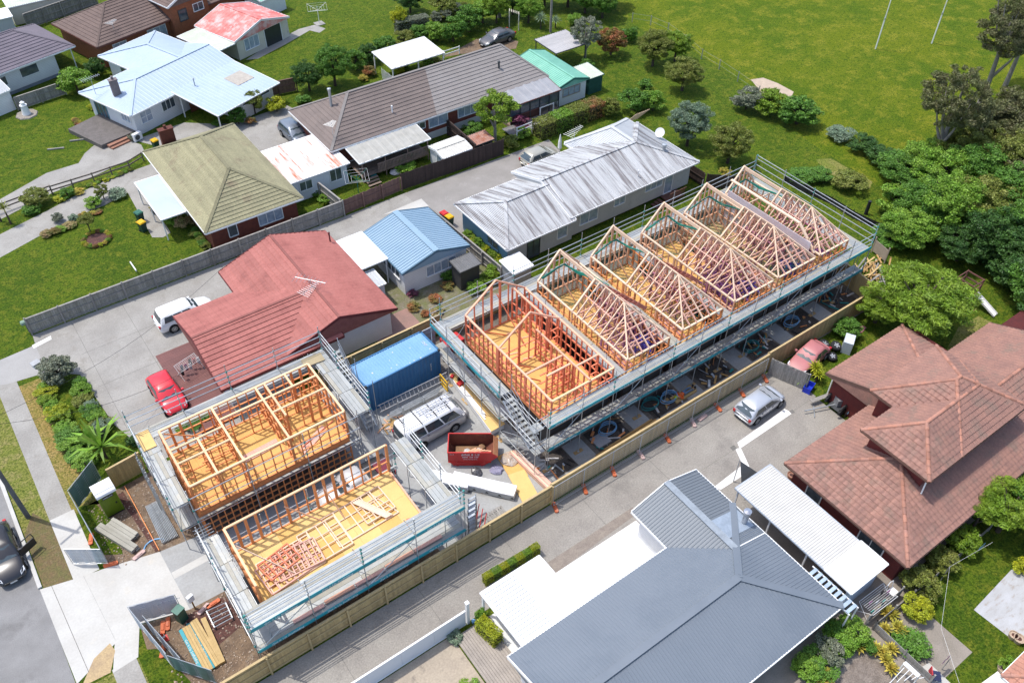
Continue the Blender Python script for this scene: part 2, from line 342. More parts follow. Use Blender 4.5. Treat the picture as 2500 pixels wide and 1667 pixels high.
sheet('side_garden', rect(21.4, 41.9, 31.4, 53), mat('weedy_soil', (.22, .19, .13), (.16, .17, .06), scale=1.2, fine=.25, fscale=8, bump=.6, stain=(.34, .30, .26), stain_scale=.9, stain_lo=.55), .006)
sheet('patio', rect(19.5, 41.75, 23.2, 45.6), mat('red_patio', (.34, .20, .165), (.27, .17, .14), scale=1, fine=.15), .011)
sheet('side_garden', rect(31.6, 41.6, 55, 44.9), G_LAWN, .008)
# driveways of the houses at the top left
sheet('lane', TT(1, 0, (-500, 880), (0, 575), (400, 375), (800, 160), (1240, 0), (1340, 130), (1130, 185), (850, 340), (640, 420), (300, 600), (0, 765), (-500, 1060)), C_OLD, .008)
sheet('lane', TT(0, 0, (-900, 2060), (0, 1625), (380, 1410), (640, 1330), (690, 1250), (760, 1190), (830, 1150), (960, 1110), (1150, 1180), (1180, 1240), (800, 1420), (430, 1570), (-900, 2250)), C_OLD, .010)
sheet('lane', TT(0, 0, (960, 1110), (1130, 1130), (1500, 1000), (1720, 1010), (1900, 1010), (2335, 860), (2620, 1000), (2400, 1240), (2150, 1300), (1500, 1250)), C_OLD, .012)
sheet('patio', TT(1, 0, (1040, 235), (1130, 180), (1390, 560), (1330, 600), (1240, 600)), C_OLD, .013)
for a in ([(920, 60), (1010, 20), (1180, 150), (1060, 190)],): sheet('turf_path', TT(0, 1, (0, 490), (170, 380), (430, 240), (560, 205), (650, 235), (600, 270), (520, 250), (330, 360), (100, 480)), C_OLD, .008)
sheet('track', TT(0, 1, (1880, 320), (2100, 300), (2220, 340), (2200, 400), (1900, 420), (1600, 470)), DIRT, .010)
sheet('grass', [(27.5, 60), (42.0, 60), (42.0, 65.3), (27.5, 65.3)], G_LAWN, .006)
# ================================================================ house kit
class Fr:
    def __init__(s, ox=0, oy=0, a=0): s.o = (ox, oy); s.c = math.cos(a); s.s = math.sin(a); s.a = a
    def __call__(s, x, y, z=0): return Vector((s.o[0]+x*s.c-y*s.s, s.o[1]+x*s.s+y*s.c, z))
W0 = Fr()
GLASS = mat('window_glass', (.05, .065, .075), (.09, .11, .13), scale=1.5, rough=.08, fine=0, spec=.9)
CURT = mat('curtained_glass', (.36, .42, .50), (.22, .28, .36), scale=2.5, rough=.12, fine=0, spec=.8)
def clip(poly, f):
    "keep f(p)>=0 of a 2d convex polygon"
    out = []
    for i in range(len(poly)):
        a, b = poly[i], poly[(i+1) % len(poly)]; fa, fb = f(a), f(b)
        if fa >= 0: out.append(a)
        if (fa >= 0) != (fb >= 0):
            t = fa/(fa-fb); out.append((a[0]+t*(b[0]-a[0]), a[1]+t*(b[1]-a[1])))
    return out
def band(poly, ax, lo, hi): return clip(clip(poly, lambda p: p[ax]-lo), lambda p: hi-p[ax])
def plane(pts):
    "pts[0]->pts[1] is the eave; returns O,U,V,n and the polygon in (a,s)"
    O = pts[0]; U = (pts[1]-pts[0]).normalized(); n = U.cross(pts[2]-pts[0]).normalized()
    if n.z < 0: n = -n
    V = n.cross(U)
    if V.z < 0: V = -V
    return O, U, V, n, [((p-O).dot(U), (p-O).dot(V)) for p in pts]
TILE_ALL = []
def tile_proto(m, wd=.33, ex=.34):
    k = ('tile', m.name, wd)
    if k not in _CUBE:
        b = MB(); N = 6; b.uv = None
        prof = [(i/N*wd, .012+.04*math.sin(math.pi*i/N)**1.5) for i in range(N+1)]
        for a, h in prof: b.v += [(a, 0, h+.05), (a, ex+.05, h-.005), (a, 0, -.01)]
        for i in range(N):
            p = i*3; q = p+3; b.f += [(p, q, q+1, p+1), (p+2, q+2, q, p)]
        me = bpy.data.meshes.new('roof_tile'); me.from_pydata(b.v, [], b.f); me.materials.append(m)
        for q_ in me.polygons: q_.use_smooth = False
        _CUBE[k] = (me, b)
    return _CUBE[k]
def cover(ro, pts, style, m, hide=None, step=.37, pitch=.25, rh=.035):
    O, U, V, n, pl = plane(pts); smax = max(p[1] for p in pl); amin = min(p[0] for p in pl); amax = max(p[0] for p in pl)
    if style == 'course':
        k = int(math.ceil(smax/step))
        for i in range(k):
            q = band(pl, 1, i*step, (i+1)*step)
            if len(q) < 3: continue
            b = MB(); b.uv = []; hh = lambda s: .012+.05*(1-(s-i*step)/step)
            p3 = [O+U*a+V*s+n*hh(s) for a, s in q]; b.poly(p3); b.uv += list(q)
            for j in range(len(q)):
                a, c = q[j], q[(j+1) % len(q)]
                if abs(a[1]-i*step) < 1e-4 and abs(c[1]-i*step) < 1e-4 and abs(a[0]-c[0]) > .05:
                    b.poly([O+U*a[0]+V*a[1]+n*.002, O+U*c[0]+V*c[1]+n*.002, O+U*c[0]+V*c[1]+n*hh(c[1]), O+U*a[0]+V*a[1]+n*hh(a[1])]); b.uv += [a, c, c, a]
            b.build('tile_course', m, ro)
    elif style == 'tile':
        wd, ex = .33, .34; me, pb = tile_proto(m)
        st = MB()
        for i in range(int(math.ceil(smax/ex))):
            for j in range(int(amin//wd), int(math.ceil(amax/wd))):
                q = band(band(pl, 1, i*ex, (i+1)*ex), 0, j*wd, (j+1)*wd)
                if len(q) < 3: continue
                ar = abs(sum(q[t][0]*q[(t+1) % len(q)][1]-q[(t+1) % len(q)][0]*q[t][1] for t in range(len(q))))/2
                o = O+U*(j*wd)+V*(i*ex)
                if hide and hide(o+U*wd*.5+V*ex*.5): continue
                if ar > .98*wd*ex: TILE_ALL.append((ro, me, pb, o, U, V, n))
                elif ar > .004:
                    st.poly([O+U*a+V*s+n*(.05-.03*(s-i*ex)/ex) for a, s in q])
                    for t in range(len(q)):
                        a, c = q[t], q[(t+1) % len(q)]
                        if abs(a[1]-i*ex) < 1e-4 and abs(c[1]-i*ex) < 1e-4: st.poly([O+U*a[0]+V*a[1], O+U*c[0]+V*c[1], O+U*c[0]+V*c[1]+n*.05, O+U*a[0]+V*a[1]+n*.05])
        if st.f: mark(st.build('cut_tiles', m, ro), kind='stuff')
    elif style == 'rib':
        b = MB(); j = 0
        a = amin+pitch/2
        while a < amax:
            q = band(pl, 0, a-.001, a+.001)
            if len(q) >= 3:
                s0, s1 = min(p[1] for p in q), max(p[1] for p in q)
                if s1-s0 > .1:
                    for side in (0,):
                        p0 = O+U*a+V*(s0-.01); p1 = O+U*a+V*s1; w1, w2 = pitch*.22, pitch*.10
                        A = [p0-U*w1, p0-U*w2+n*rh, p0+U*w2+n*rh, p0+U*w1]; B = [p1-U*w1, p1-U*w2+n*rh, p1+U*w2+n*rh, p1+U*w1]
                        for t in range(3): b.poly([A[t], A[t+1], B[t+1], B[t]])
                        b.poly(A[::-1])
            a += pitch
        if b.f: mark(b.build('roof_ribs', m, ro), kind='stuff')
def finish_tiles(limit=300):
    cp = Vector((0, 0, HCAM)); TILE_ALL.sort(key=lambda t: (t[3]-cp).length); rest = {}
    for i, (ro, me, pb, o, U, V, n) in enumerate(TILE_ALL):
        if i < limit:
            ob = bpy.data.objects.new('roof_tile', me); COL.objects.link(ob); ob.parent = ro
            ob.matrix_basis = Matrix.Translation(o-ORG[ro.name]) @ Matrix((U, V, n)).transposed().to_4x4()
        else:
            b = rest.setdefault(ro.name, (ro, MB(), me.materials[0]))[1]; k = len(b.v)
            b.v += [tuple(o+U*v[0]+V*v[1]+n*v[2]) for v in pb.v]; b.f += [tuple(k+x for x in f) for f in pb.f]
    for ro, b, m in rest.values(): mark(b.build('roof_tiles', m, ro), kind='stuff')
def roof(par, fr, x0, y0, x1, y1, ze, zr, axis='x', ends='hh', style='rib', m=None, cap=None, fascia=None, inset=(None, None), hide=None, step=.37, pitch=.25, rh=.035, capd=.2, caplen=None, gut=True, skip=(), wallm=None, name='roof', ext=0.):
    "hip/gable roof over an eave rectangle in frame fr"
    sw = axis == 'y'
    if sw: a0, b0, a1, b1 = y0, x0, y1, x1
    else: a0, b0, a1, b1 = x0, y0, x1, y1
    q = (lambda a, b, z: fr(b, a, z)) if sw else (lambda a, b, z: fr(a, b, z))
    bm_ = (b0+b1)/2; hw = (b1-b0)/2
    i0 = (inset[0] if inset[0] is not None else hw) if ends[0] == 'h' else 0; i1 = (inset[1] if inset[1] is not None else hw) if ends[1] == 'h' else 0
    ra, rb = q(a0+i0, bm_, zr), q(a1-i1, bm_, zr); A, B, C, D = q(a0, b0, ze), q(a1, b0, ze), q(a1, b1, ze), q(a0, b1, ze)
    faces = [[A, B, rb, ra], [C, D, ra, rb]]
    if ends[0] == 'h': faces.append([D, A, ra])
    if ends[1] == 'h': faces.append([B, C, rb])
    th = Vector((0, 0, -.14)); b = MB()
    for f in faces: b.poly(f)
    for p1, p2 in ((A, B), (B, C), (C, D), (D, A)): b.poly([p1, p2, p2+th, p1+th])
    if ends[0] == 'g': b.poly([D, A, ra])
    if ends[1] == 'g': b.poly([B, C, rb])
    b.poly([A+th, B+th, C+th, D+th])
    ro = b.build(name, m, par)
    for i, f in enumerate(faces):
        if i not in skip: cover(ro, f, style, m, hide, step, pitch, rh)
    cap = cap or m
    edges = [(ra, rb)]
    if ends[0] == 'h': edges += [(ra, A), (ra, D)]
    if ends[1] == 'h': edges += [(rb, B), (rb, C)]
    for p1, p2 in edges:
        d = (p2-p1); Ld = d.length
        if Ld < .1: continue
        if caplen:
            k = max(1, int(Ld/caplen)); d.normalize()
            for t in range(k):
                if hide and hide(p1+d*(t+.5)*Ld/k+Vector((0, 0, .1))): continue
                u1, u2 = p1+d*(t*Ld/k), p1+d*((t+1.08)*Ld/k); up = Vector((0, 0, 1))
                piece('ridge_tile', ro, u1+up*.05, u2+up*.075, .2, .11, cap, me=ridge_proto(cap))
        else:
            piece('ridge_cap', ro, p1+Vector((0, 0, .035)), p2+Vector((0, 0, .035)), capd, .05, cap)
    if gut:
        g = fascia or WHITE
        sides = [(A, B, (0, -1)), (C, D, (0, 1))]
        if ends[0] == 'h': sides.append((D, A, (-1, 0)))
        if ends[1] == 'h': sides.append((B, C, (1, 0)))
        for p1, p2, _ in sides: piece('gutter', ro, p1+Vector((0, 0, -.07)), p2+Vector((0, 0, -.07)), .13, .13, g)
        for e, pts in ((ends[0], (D, ra, A)), (ends[1], (B, rb, C))):
            if e == 'g':
                for t in range(2): piece('barge_board', ro, pts[t]+Vector((0, 0, -.05)), pts[t+1]+Vector((0, 0, -.05)), .06, .22, g)
    if wallm:
        zz = zr-ze
        for e, aa in ((ends[0], a0+.35), (ends[1], a1-.35)):
            if e == 'g':
                g = MB(); o_ = .45; sl = zz/hw
                t = [q(aa, b0+o_, ze-.15), q(aa, b1-o_, ze-.15), q(aa, b1-o_, ze+sl*o_-.06), q(aa, bm_, zr-.06), q(aa, b0+o_, ze+sl*o_-.06)]
                dd = q(aa+.1, b0, 0)-q(aa, b0, 0); t2 = [p+dd for p in t]
                g.poly(t); g.poly(t2[::-1])
                for k in range(5): g.poly([t[k], t[(k+1) % 5], t2[(k+1) % 5], t2[k]])
                g.build('gable_wall', wallm, par)
    return ro
def ridge_proto(m):
    k = ('ridge', m.name)
    if k not in _CUBE:
        b = MB(); n = 6
        for x in (-.5, .5):
            for i in range(n+1):
                a = math.pi*i/n; b.v.append((x, .62*math.cos(a)*(1.0 if x > 0 else .9), -.5+1.0*math.sin(a)*(1.0 if x > 0 else .88)))
        for i in range(n): b.f.append((i, i+1, i+n+2, i+n+1))
        b.f.append(tuple(range(n, -1, -1))); b.f.append(tuple(range(n+1, 2*n+2)))
        me = bpy.data.meshes.new('ridge_tile'); me.from_pydata(b.v, [], b.f); me.materials.append(m); _CUBE[k] = me
    return _CUBE[k]
def walls(par, fr, x0, y0, x1, y1, z0, z1, m, name='wall'):
    b = MB(); b.uv = []
    c = [(x0, y0), (x1, y0), (x1, y1), (x0, y1)]
    for i in range(4):
        p, q = c[i], c[(i+1) % 4]; L = math.hypot(q[0]-p[0], q[1]-p[1])
        b.poly([fr(*p, z0), fr(*q, z0), fr(*q, z1), fr(*p, z1)]); b.uv += [(0, z0), (L, z0), (L, z1), (0, z1)]
    b.poly([fr(*p, z1) for p in c]); b.uv += [(0, 0)]*4
    return b.build(name, m, par)
def opening(par, fr, side, c, t, z, w, h, n=2, fm=None, gm=None, name='window', rows=1):
    "window or door on a wall plane. side S: y=c, runs +x from t. side W: x=c, runs +y from t"
    f = (lambda u, d, zz: fr(t+u, c-d, zz)) if side == 'S' else (lambda u, d, zz: fr(c-d, t+u, zz))
    fm = fm or WHITE; gm = gm or GLASS; b = MB()
    def bar(u0, u1, z0, z1, d=.06):
        p = [f(u0, -.02, z0), f(u1, -.02, z0), f(u1, d, z0), f(u0, d, z0)]; q = [f(u0, -.02, z1), f(u1, -.02, z1), f(u1, d, z1), f(u0, d, z1)]
        k = len(b.v); b.v += [tuple(x) for x in p+q]
        b.f += [tuple(k+i for i in x) for x in ((3, 2, 1, 0), (4, 5, 6, 7), (0, 1, 5, 4), (1, 2, 6, 5), (2, 3, 7, 6), (3, 0, 4, 7))]
    e = .07
    bar(-e, 0, z-e, z+h+e); bar(w, w+e, z-e, z+h+e); bar(0, w, z-e, z, .10); bar(0, w, z+h, z+h+e)
    for i in range(1, n): bar(w*i/n-.025, w*i/n+.025, z, z+h, .05)
    for i in range(1, rows): bar(0, w, z+h*i/rows-.02, z+h*i/rows+.02, .045)
    o = b.build(name, fm, par)
    g = MB(); g.poly([f(0, .02, z), f(w, .02, z), f(w, .02, z+h), f(0, .02, z+h)]); g.build('pane' if name == 'window' else 'panel', gm, o)
    return o
def shed(name, label, cat, x0, y0, x1, y1, zt, zb, m, wm, fr=W0, pitch=.25, group=None, axis='x', zr=None, z0=0., over=.12, gutm=None, style='rib'):
    "small building: box walls, skillion (zt at y0 side, zb at y1 side) or gable (zr)"
    t = thing(name, label, cat, fr((x0+x1)/2, (y0+y1)/2, z0), group)
    if zr:
        walls(t, fr, x0+over, y0+over, x1-over, y1-over, z0, min(zt, zb)-.02, wm)
        roof(t, fr, x0, y0, x1, y1, zt, zr, axis, 'gg', style, m, pitch=pitch, fascia=gutm, wallm=wm, capd=.25)
        return t
    b = MB(); b.uv = None
    c = [(x0+over, y0+over, zt), (x1-over, y0+over, zt), (x1-over, y1-over, zb), (x0+over, y1-over, zb)]
    for i in range(4):
        p, q = c[i], c[(i+1) % 4]; b.poly([fr(p[0], p[1], z0), fr(q[0], q[1], z0), fr(q[0], q[1], q[2]-.03), fr(p[0], p[1], p[2]-.03)])
    b.build('wall', wm, t)
    skillion(t, fr, x0, y0, x1, y1, zt, zb, m, pitch, gutm)
    return t
def skillion(t, fr, x0, y0, x1, y1, z0, z1, m, pitch=.25, gutm=None, along='y', name='roof', rh=.03, rim=True):
    "flat sloping sheet: z0 at the low-coordinate edge of `along`"
    if along == 'y': p = [fr(x0, y0, z0), fr(x1, y0, z0), fr(x1, y1, z1), fr(x0, y1, z1)]
    else: p = [fr(x0, y1, z0), fr(x0, y0, z0), fr(x1, y0, z1), fr(x1, y1, z1)]
    b = MB(); d = Vector((0, 0, -.06)); b.poly(p); b.poly([q+d for q in p][::-1])
    for i in range(4): b.poly([p[i], p[(i+1) % 4], p[(i+1) % 4]+d, p[i]+d])
    ro = b.build(name, m, t)
    if pitch: cover(ro, p if z1 >= z0 else [p[2], p[3], p[0], p[1]], 'rib', m, pitch=pitch, rh=rh)
    if rim:
        for i in range(4): piece('edge_trim', ro, p[i]+d*.7, p[(i+1) % 4]+d*.7, .07, .1, gutm or WHITE)
    return ro
def chimney(par, name, c, w, d, z0, z1, m, cap=None):
    o = MB().box((c[0], c[1], (z0+z1)/2), (w, d, z1-z0)).build(name, m, par)
    MB().box((c[0], c[1], z1+.04), (w+.1, d+.1, .1)).build('chimney_cap', cap or m, o)
    MB().lathe([(.12, z1+.09), (.13, z1+.4)], (c[0], c[1], 0), 10).build('chimney_pot', cap or m, o)
    return o
def flue(par, c, z0, z1, r, m):
    o = MB().lathe([(r, z0), (r, z1), (r*1.4, z1+.02), (r*1.4, z1+.18), (.02, z1+.22)], (c[0], c[1], 0), 12).build('flue', m, par, smooth=False); return o
STEEL = mat('galvanised_steel', (.52, .55, .57), (.42, .45, .47), scale=3, rough=.42, metal=.55, fine=.08, rnd=.18)
def aerial(par, p, h=1.2, ln=1.2, rz=0.):
    p = Vector(p); o = MB().tube([p, p+Vector((0, 0, h))], .022, 6).build('aerial_mast', STEEL, par)
    b = MB(); d = Vector((math.cos(rz), math.sin(rz), 0)); s = Vector((-d.y, d.x, 0)); t = p+Vector((0, 0, h-.05)); b.tube([t-d*ln/2, t+d*ln/2], .016, 4)
    for i in range(9):
        c = t+d*(ln*(i/8-.5)); w = .22+.32*(1-i/8); b.tube([c-s*w, c+s*w], .012, 4)
    b.build('aerial_boom', STEEL, o)
def dish(par, p, rz=0., r=.35, m=None):
    p = Vector(p); o = MB().tube([p, p+Vector((0, 0, .5))], .025, 6).build('dish_mount', STEEL, par)
    b = MB(); n = 18; d = Vector((math.cos(rz)*.8, math.sin(rz)*.8, .6)).normalized(); x = d.cross(Vector((0, 0, 1))).normalized(); y = x.cross(d); c = p+Vector((0, 0, .5))+d*.06
    rings = [(0, 0), (.5, .03), (1, .13)]; b.v.append(tuple(c))
    for f_, h_ in rings[1:]:
        for k in range(n):
            a = 2*math.pi*k/n; b.v.append(tuple(c+(x*math.cos(a)+y*math.sin(a))*r*f_+d*h_*r*1.6))
    for k in range(n):
        b.f.append((0, 1+k, 1+(k+1) % n)); b.f.append((1+k, 1+n+k, 1+n+(k+1) % n, 1+(k+1) % n))
    b.tube([c, c+d*r*1.3], .012, 4)
    b.build('dish', m or WHITE, o, smooth=False)
# ================================================================ houses
BRICK_O = mat('orange_brick', (.36, .13, .06), (.28, .10, .05), scale=3, fine=.2, fscale=20, lines=[(1, .086, .16, (.55,)*3)])
BRICK_R = mat('red_brick', (.25, .07, .045), (.19, .055, .04), scale=3, fine=.2, fscale=20, lines=[(1, .086, .16, (.6,)*3)])
BRICK_D = mat('dark_red_brick', (.20, .035, .03), (.15, .03, .028), scale=3, fine=.2, fscale=20, lines=[(1, .086, .16, (.6,)*3)])
WB = dict(lines=[(1, .16, .12, (.72, .73, .76))], rough=.55, fine=.04)
WB_WHITE = mat('white_weatherboard', (.74, .745, .75), (.69, .69, .70), scale=1, **WB)
WB_CREAM = mat('cream_weatherboard', (.66, .62, .56), (.60, .57, .52), scale=1, **WB)
WB_GREY = mat('grey_weatherboard', (.50, .50, .50), (.45, .45, .455), scale=1, stain=(.38, .37, .36), stain_scale=1.5, stain_lo=.6, **WB)
WB_BLUE = mat('blue_weatherboard', (.19, .36, .46), (.16, .31, .41), scale=1, **WB)
STUCCO = mat('pale_stucco', (.62, .64, .68), (.57, .59, .63), scale=1.2, fine=.05)
CREAMW = mat('stained_cream_wall', (.64, .60, .50), (.58, .54, .44), scale=1, stain=(.42, .38, .28), stain_scale=1.2, stain_lo=.6, fine=.06)
BASEB = mat('concrete_base', (.48, .49, .50), (.42, .43, .44))
DKDOOR = mat('dark_green_door', (.06, .075, .075), (.05, .06, .06), rough=.4, lines=[(1, .18, .1, (.6,)*3)])
R_BLUE = mat('pale_blue_roofing', (.40, .48, .575), (.36, .445, .54), scale=.4, rough=.45, fine=.04, stain=(.33, .405, .50), stain_scale=.7, stain_lo=.6)
R_BROWN = mat('brown_roof_tiles', (.19, .135, .115), (.155, .11, .095), scale=.9, rough=.85, fine=.15, fscale=10, rnd=.06, lines=[(0, .20, .15, (.78,)*3)])
R_TAUPE = mat('taupe_roof_tiles', (.225, .18, .16), (.185, .15, .135), scale=.7, rough=.85, fine=.15, fscale=10, rnd=.05, lines=[(0, .20, .15, (.78,)*3)])
R_PALE = mat('faded_grey_roof_tiles', (.29, .265, .25), (.26, .235, .22), scale=.9, rough=.85, fine=.1, fscale=10, rnd=.05, lines=[(0, .20, .15, (.8,)*3)])
R_OLIVE = mat('lichened_olive_roof_tiles', (.36, .335, .20), (.30, .28, .17), scale=.6, rough=.9, fine=.2, fscale=7, rnd=.11, stain=(.25, .20, .13), stain_scale=.5, stain_lo=.56, lines=[(0, .28, .08, (.7,)*3)])
R_REDT = mat('red_pressed_metal_tiles', (.42, .15, .125), (.36, .12, .10), scale=.7, rough=.7, fine=.14, fscale=7, rnd=.10, stain=(.29, .095, .08), stain_scale=.7, stain_lo=.57, lines=[(0, .42, .05, (.7,)*3)])
R_GREYC = mat('streaked_grey_iron', (.50, .51, .515), (.40, .405, .41), scale=.8, rough=.6, fine=.1, stain=(.20, .185, .185), stain_scale=1.6, stain_lo=.47, stretch=(2.2, .12, .12))
R_GREYP = mat('pale_grey_iron', (.52, .535, .545), (.46, .475, .485), scale=.8, rough=.55, fine=.08, stain=(.50, .50, .49), stain_scale=1.1, stain_lo=.58)
R_BLUEG = mat('blue_steel_roofing', (.25, .36, .455), (.22, .33, .425), scale=.6, rough=.5, fine=.04)
R_SLATE = mat('slate_grey_roofing', (.165, .19, .22), (.15, .175, .205), scale=.25, rough=.5, fine=.03, stain=(.14, .165, .195), stain_scale=.25, stain_lo=.5)
R_GREEN = mat('mint_green_iron', (.22, .50, .38), (.18, .44, .33), scale=.8, rough=.6, fine=.08, stain=(.34, .58, .46), stain_scale=1.5, stain_lo=.6)
R_RED = mat('flaking_red_iron', (.62, .15, .13), (.70, .28, .25), scale=.7, rough=.6, fine=.1, stain=(.72, .50, .47), stain_scale=.9, stain_lo=.50, stretch=(1, 1, 1))
R_RUST = mat('rusty_white_iron', (.80, .76, .74), (.72, .64, .60), scale=1., rough=.7, fine=.1, stain=(.48, .15, .06), stain_scale=1.5, stain_lo=.50, stretch=(1.6, .16, .2))
R_PALEG = mat('pale_green_iron', (.56, .60, .50), (.48, .52, .42), scale=1, rough=.7, fine=.1)
R_TERRA = mat('terracotta_roof_tiles', (.35, .185, .14), (.275, .15, .12), scale=1.3, rough=.8, fine=.16, fscale=9, rnd=.16, island=0, stain=(.25, .16, .125), stain_scale=.9, stain_lo=.52)
R_TERRAC = mat('terracotta_ridge_tiles', (.46, .21, .14), (.36, .19, .145), scale=2, rough=.8, fine=.15, rnd=.25)
R_WHITE = mat('white_sheet_roofing', (.82, .82, .81), (.77, .77, .76), scale=.8, rough=.5, fine=.03)
BR_TRIM = mat('brown_trim', (.17, .06, .045), (.13, .05, .04), rough=.5)
DARKT = mat('dark_trim', (.07, .075, .08), (.05, .055, .06), rough=.5)
def A_(d): return math.radians(d)
# -- house with the pale blue roof
fr = Fr(14.36, 82.11, A_(19.7)); h = thing('house', 'white weatherboard house with the pale blue metal hip roof and carport', 'house', fr(7, 4))
walls(h, fr, .55, .55, 13.0, 7.5, 0, 2.55, WB_WHITE); walls(h, fr, 6.7, 2.2, 13.0, 12.6, 0, 2.53, WB_WHITE)
walls(h, fr, 8.3, -5.6, 13.0, .5, 0, 2.15, WB_CREAM, 'garage_wall')
ro = roof(h, fr, 0, 0, 13.58, 8.05, 2.6, 3.55, 'x', 'hg', 'rib', R_BLUE, pitch=.45, rh=.015, capd=.25)
roof(h, fr, 6.1, 4.0, 13.6, 13.2, 2.59, 3.5, 'y', 'gh', 'rib', R_BLUE, pitch=.45, rh=.015, capd=.25)
skillion(h, fr, 5.3, -6.2, 13.6, .6, 2.2, 2.72, R_BLUE, .45, rh=.015, name='carport_roof')
bp = MB(); bp.poly([fr(10.4, -3.6, 2.44), fr(12.6, -3.6, 2.44), fr(12.6, -1.5, 2.60), fr(10.4, -1.5, 2.60)]); bp.build('roof_patch', mat('weathered_patch', (.48, .44, .38), (.40, .36, .31), scale=3), h)
bp = MB(); bp.b2(0, 0, 0, .1, .1, .1)
for x, y in ((5.6, -5.8), (5.6, -.3)): piece('carport_post', h, fr(x, y, 0), fr(x, y, 2.2), .1, .1, WHITE)
piece('carport_wall', h, fr(6.6, -.1, 1.1), fr(8.3, -.1, 1.1), .1, 2.2, BRICK_O)
opening(h, fr, 'S', .55, 1.3, 1.0, 1.25, 1.15, 2, rows=2, gm=CURT); opening(h, fr, 'S', .55, 3.9, 1.15, 1.5, .95, 3, gm=GLASS)
opening(h, fr, 'W', .55, 1.2, 1.2, 1.3, .85, 3, gm=CURT); opening(h, fr, 'W', .55, 4.9, .15, 1.8, 2.1, 3, fm=mat('teal_joinery', (.12, .30, .38)), gm=GLASS, name='door')
opening(h, fr, 'S', -5.6, 8.9, 1.5, 3.6, .4, 3)
opening(h, fr, 'W', 6.7, 9.0, 1.0, 1.6, 1.0, 2)
CHB = mat('grey_chimney_brick', (.27, .22, .22), (.2, .165, .165), fine=.2)
chimney(h, 'chimney', fr(1.6, 3.9), .75, .5, 2.6, 4.5, CHB)
aerial(h, fr(.6, 6.0, 2.7), 1.9, 1.8, .2); flue(h, fr(7.6, -.4), 2.6, 3.3, .06, STEEL)
MB().b2(0, 0, 0, 1, 1, .1)
dk = MB(); dk.prism([fr(-3.1, 1.4), fr(.5, .9), fr(.5, 6.6), fr(-3.1, 6.6)], 0, .45); mark(dk.build('terrace', mat('dark_paving', (.17, .15, .14), (.13, .115, .105), fine=.2)), 'dark paved terrace beside the house with the pale blue roof', 'terrace')
st = thing('garden_steps', 'terracotta brick steps down from the dark terrace to the lawn', 'steps', fr(-2.2, 1.1))
for i in range(2):
    q = MB(); q.prism([fr(-2.6, .85-.35*i), fr(.2, .6-.35*i), fr(.2, 1.0-.35*i), fr(-2.6, 1.35-.35*i)], 0, .3-.15*i); q.build('step', mat('terracotta', (.36, .18, .12), (.3, .15, .1), fine=.15), st)
hp = thing('heat_pump', 'white heat pump unit against the house with the pale blue roof', 'heat pump', fr(-.1, .0)); MB().b2(0, 0, 0, .1, .1, .1)
q = MB(); q.box((*fr(-.05, -.1)[:2], .45), (.9, .35, .75), fr.a); q.build('casing', WHITE, hp); q = MB(); q.lathe([(.26, -.02), (.26, .0)], (0, 0, 0), 14, 'y'); g_ = q.build('fan_grille', DARKT, hp, org=Vector((0, 0, 0))); g_.location = fr(-.15, -.29, .45)-ORG[hp.name]; g_.rotation_euler = (0, 0, fr.a)
# -- brown tiled brick house, top left
fr = Fr(16.13, 98.32, A_(15)); h = thing('house', 'orange brick house with brown tiled hip roof at the top left', 'house', fr(6, 4))
walls(h, fr, .5, .5, 22, 8.7, 0, 2.65, BRICK_O); walls(h, fr, 9.3, -.5, 14.2, 6, 0, 4.4, BRICK_O)
roof(h, fr, 0, 0, 22.5, 9.2, 2.7, 4.9, 'x', 'hg', 'course', R_BROWN, step=.40, fascia=BR_TRIM)
roof(h, fr, 8.9, -.8, 14.6, 6.5, 4.4, 5.6, 'y', 'gg', 'course', R_BROWN, step=.4, fascia=WHITE, wallm=BRICK_O)
opening(h, fr, 'S', .5, 6.4, .9, 2.3, 1.3, 3, gm=CURT); opening(h, fr, 'S', -.5, 10.2, 2.3, 1.0, 1.2, 1, fm=DARKT); opening(h, fr, 'S', -.5, 12.2, 2.8, 1.3, .8, 2)
opening(h, fr, 'S', .5, 2.0, .9, 1.6, 1.2, 2, gm=CURT); aerial(h, fr(3.1, 1.3, 3.2), 1.0, 1.2, .6)
# -- dark roofed white house at the left edge
fr = Fr(14.31, 100.11, A_(15)); h = thing('house', 'white weatherboard house with dark purple-grey tiled roof at the left edge', 'house', fr(-6, 3))
walls(h, fr, -15, .5, -2.3, 7.6, .35, 2.65, WB_WHITE); walls(h, fr, -15, .52, -2.3, 7.58, 0, .36, mat('blue_grey_base', (.25, .28, .33)), 'base')
RP = mat('purple_grey_roof_tiles', (.20, .17, .20), (.165, .145, .17), scale=.8, rough=.85, fine=.12, rnd=.05, lines=[(0, .2, .15, (.8,)*3)])
roof(h, fr, -15.5, 0, 0, 8.4, 2.7, 4.7, 'x', 'gh', 'course', RP, step=.40)
for y in (.5, 6): piece('porch_post', h, fr(-.4, y, 0), fr(-.4, y, 2.6), .1, .1, WHITE)
opening(h, fr, 'S', .5, -6.3, 1.3, 1.9, .95, 1); opening(h, fr, 'S', .5, -9.3, 1.2, 1.4, .9, 1)
# white shed, lower left of it
fr = Fr(*T(0, 0, 150, 890)[:2], A_(16)); shed('garden_shed', 'white weatherboard shed with grey roof cut off by the left edge', 'shed', -7, 0, 0, 4.2, 2.2, 2.2, R_GREYP, WB_WHITE, fr, zr=3.0)
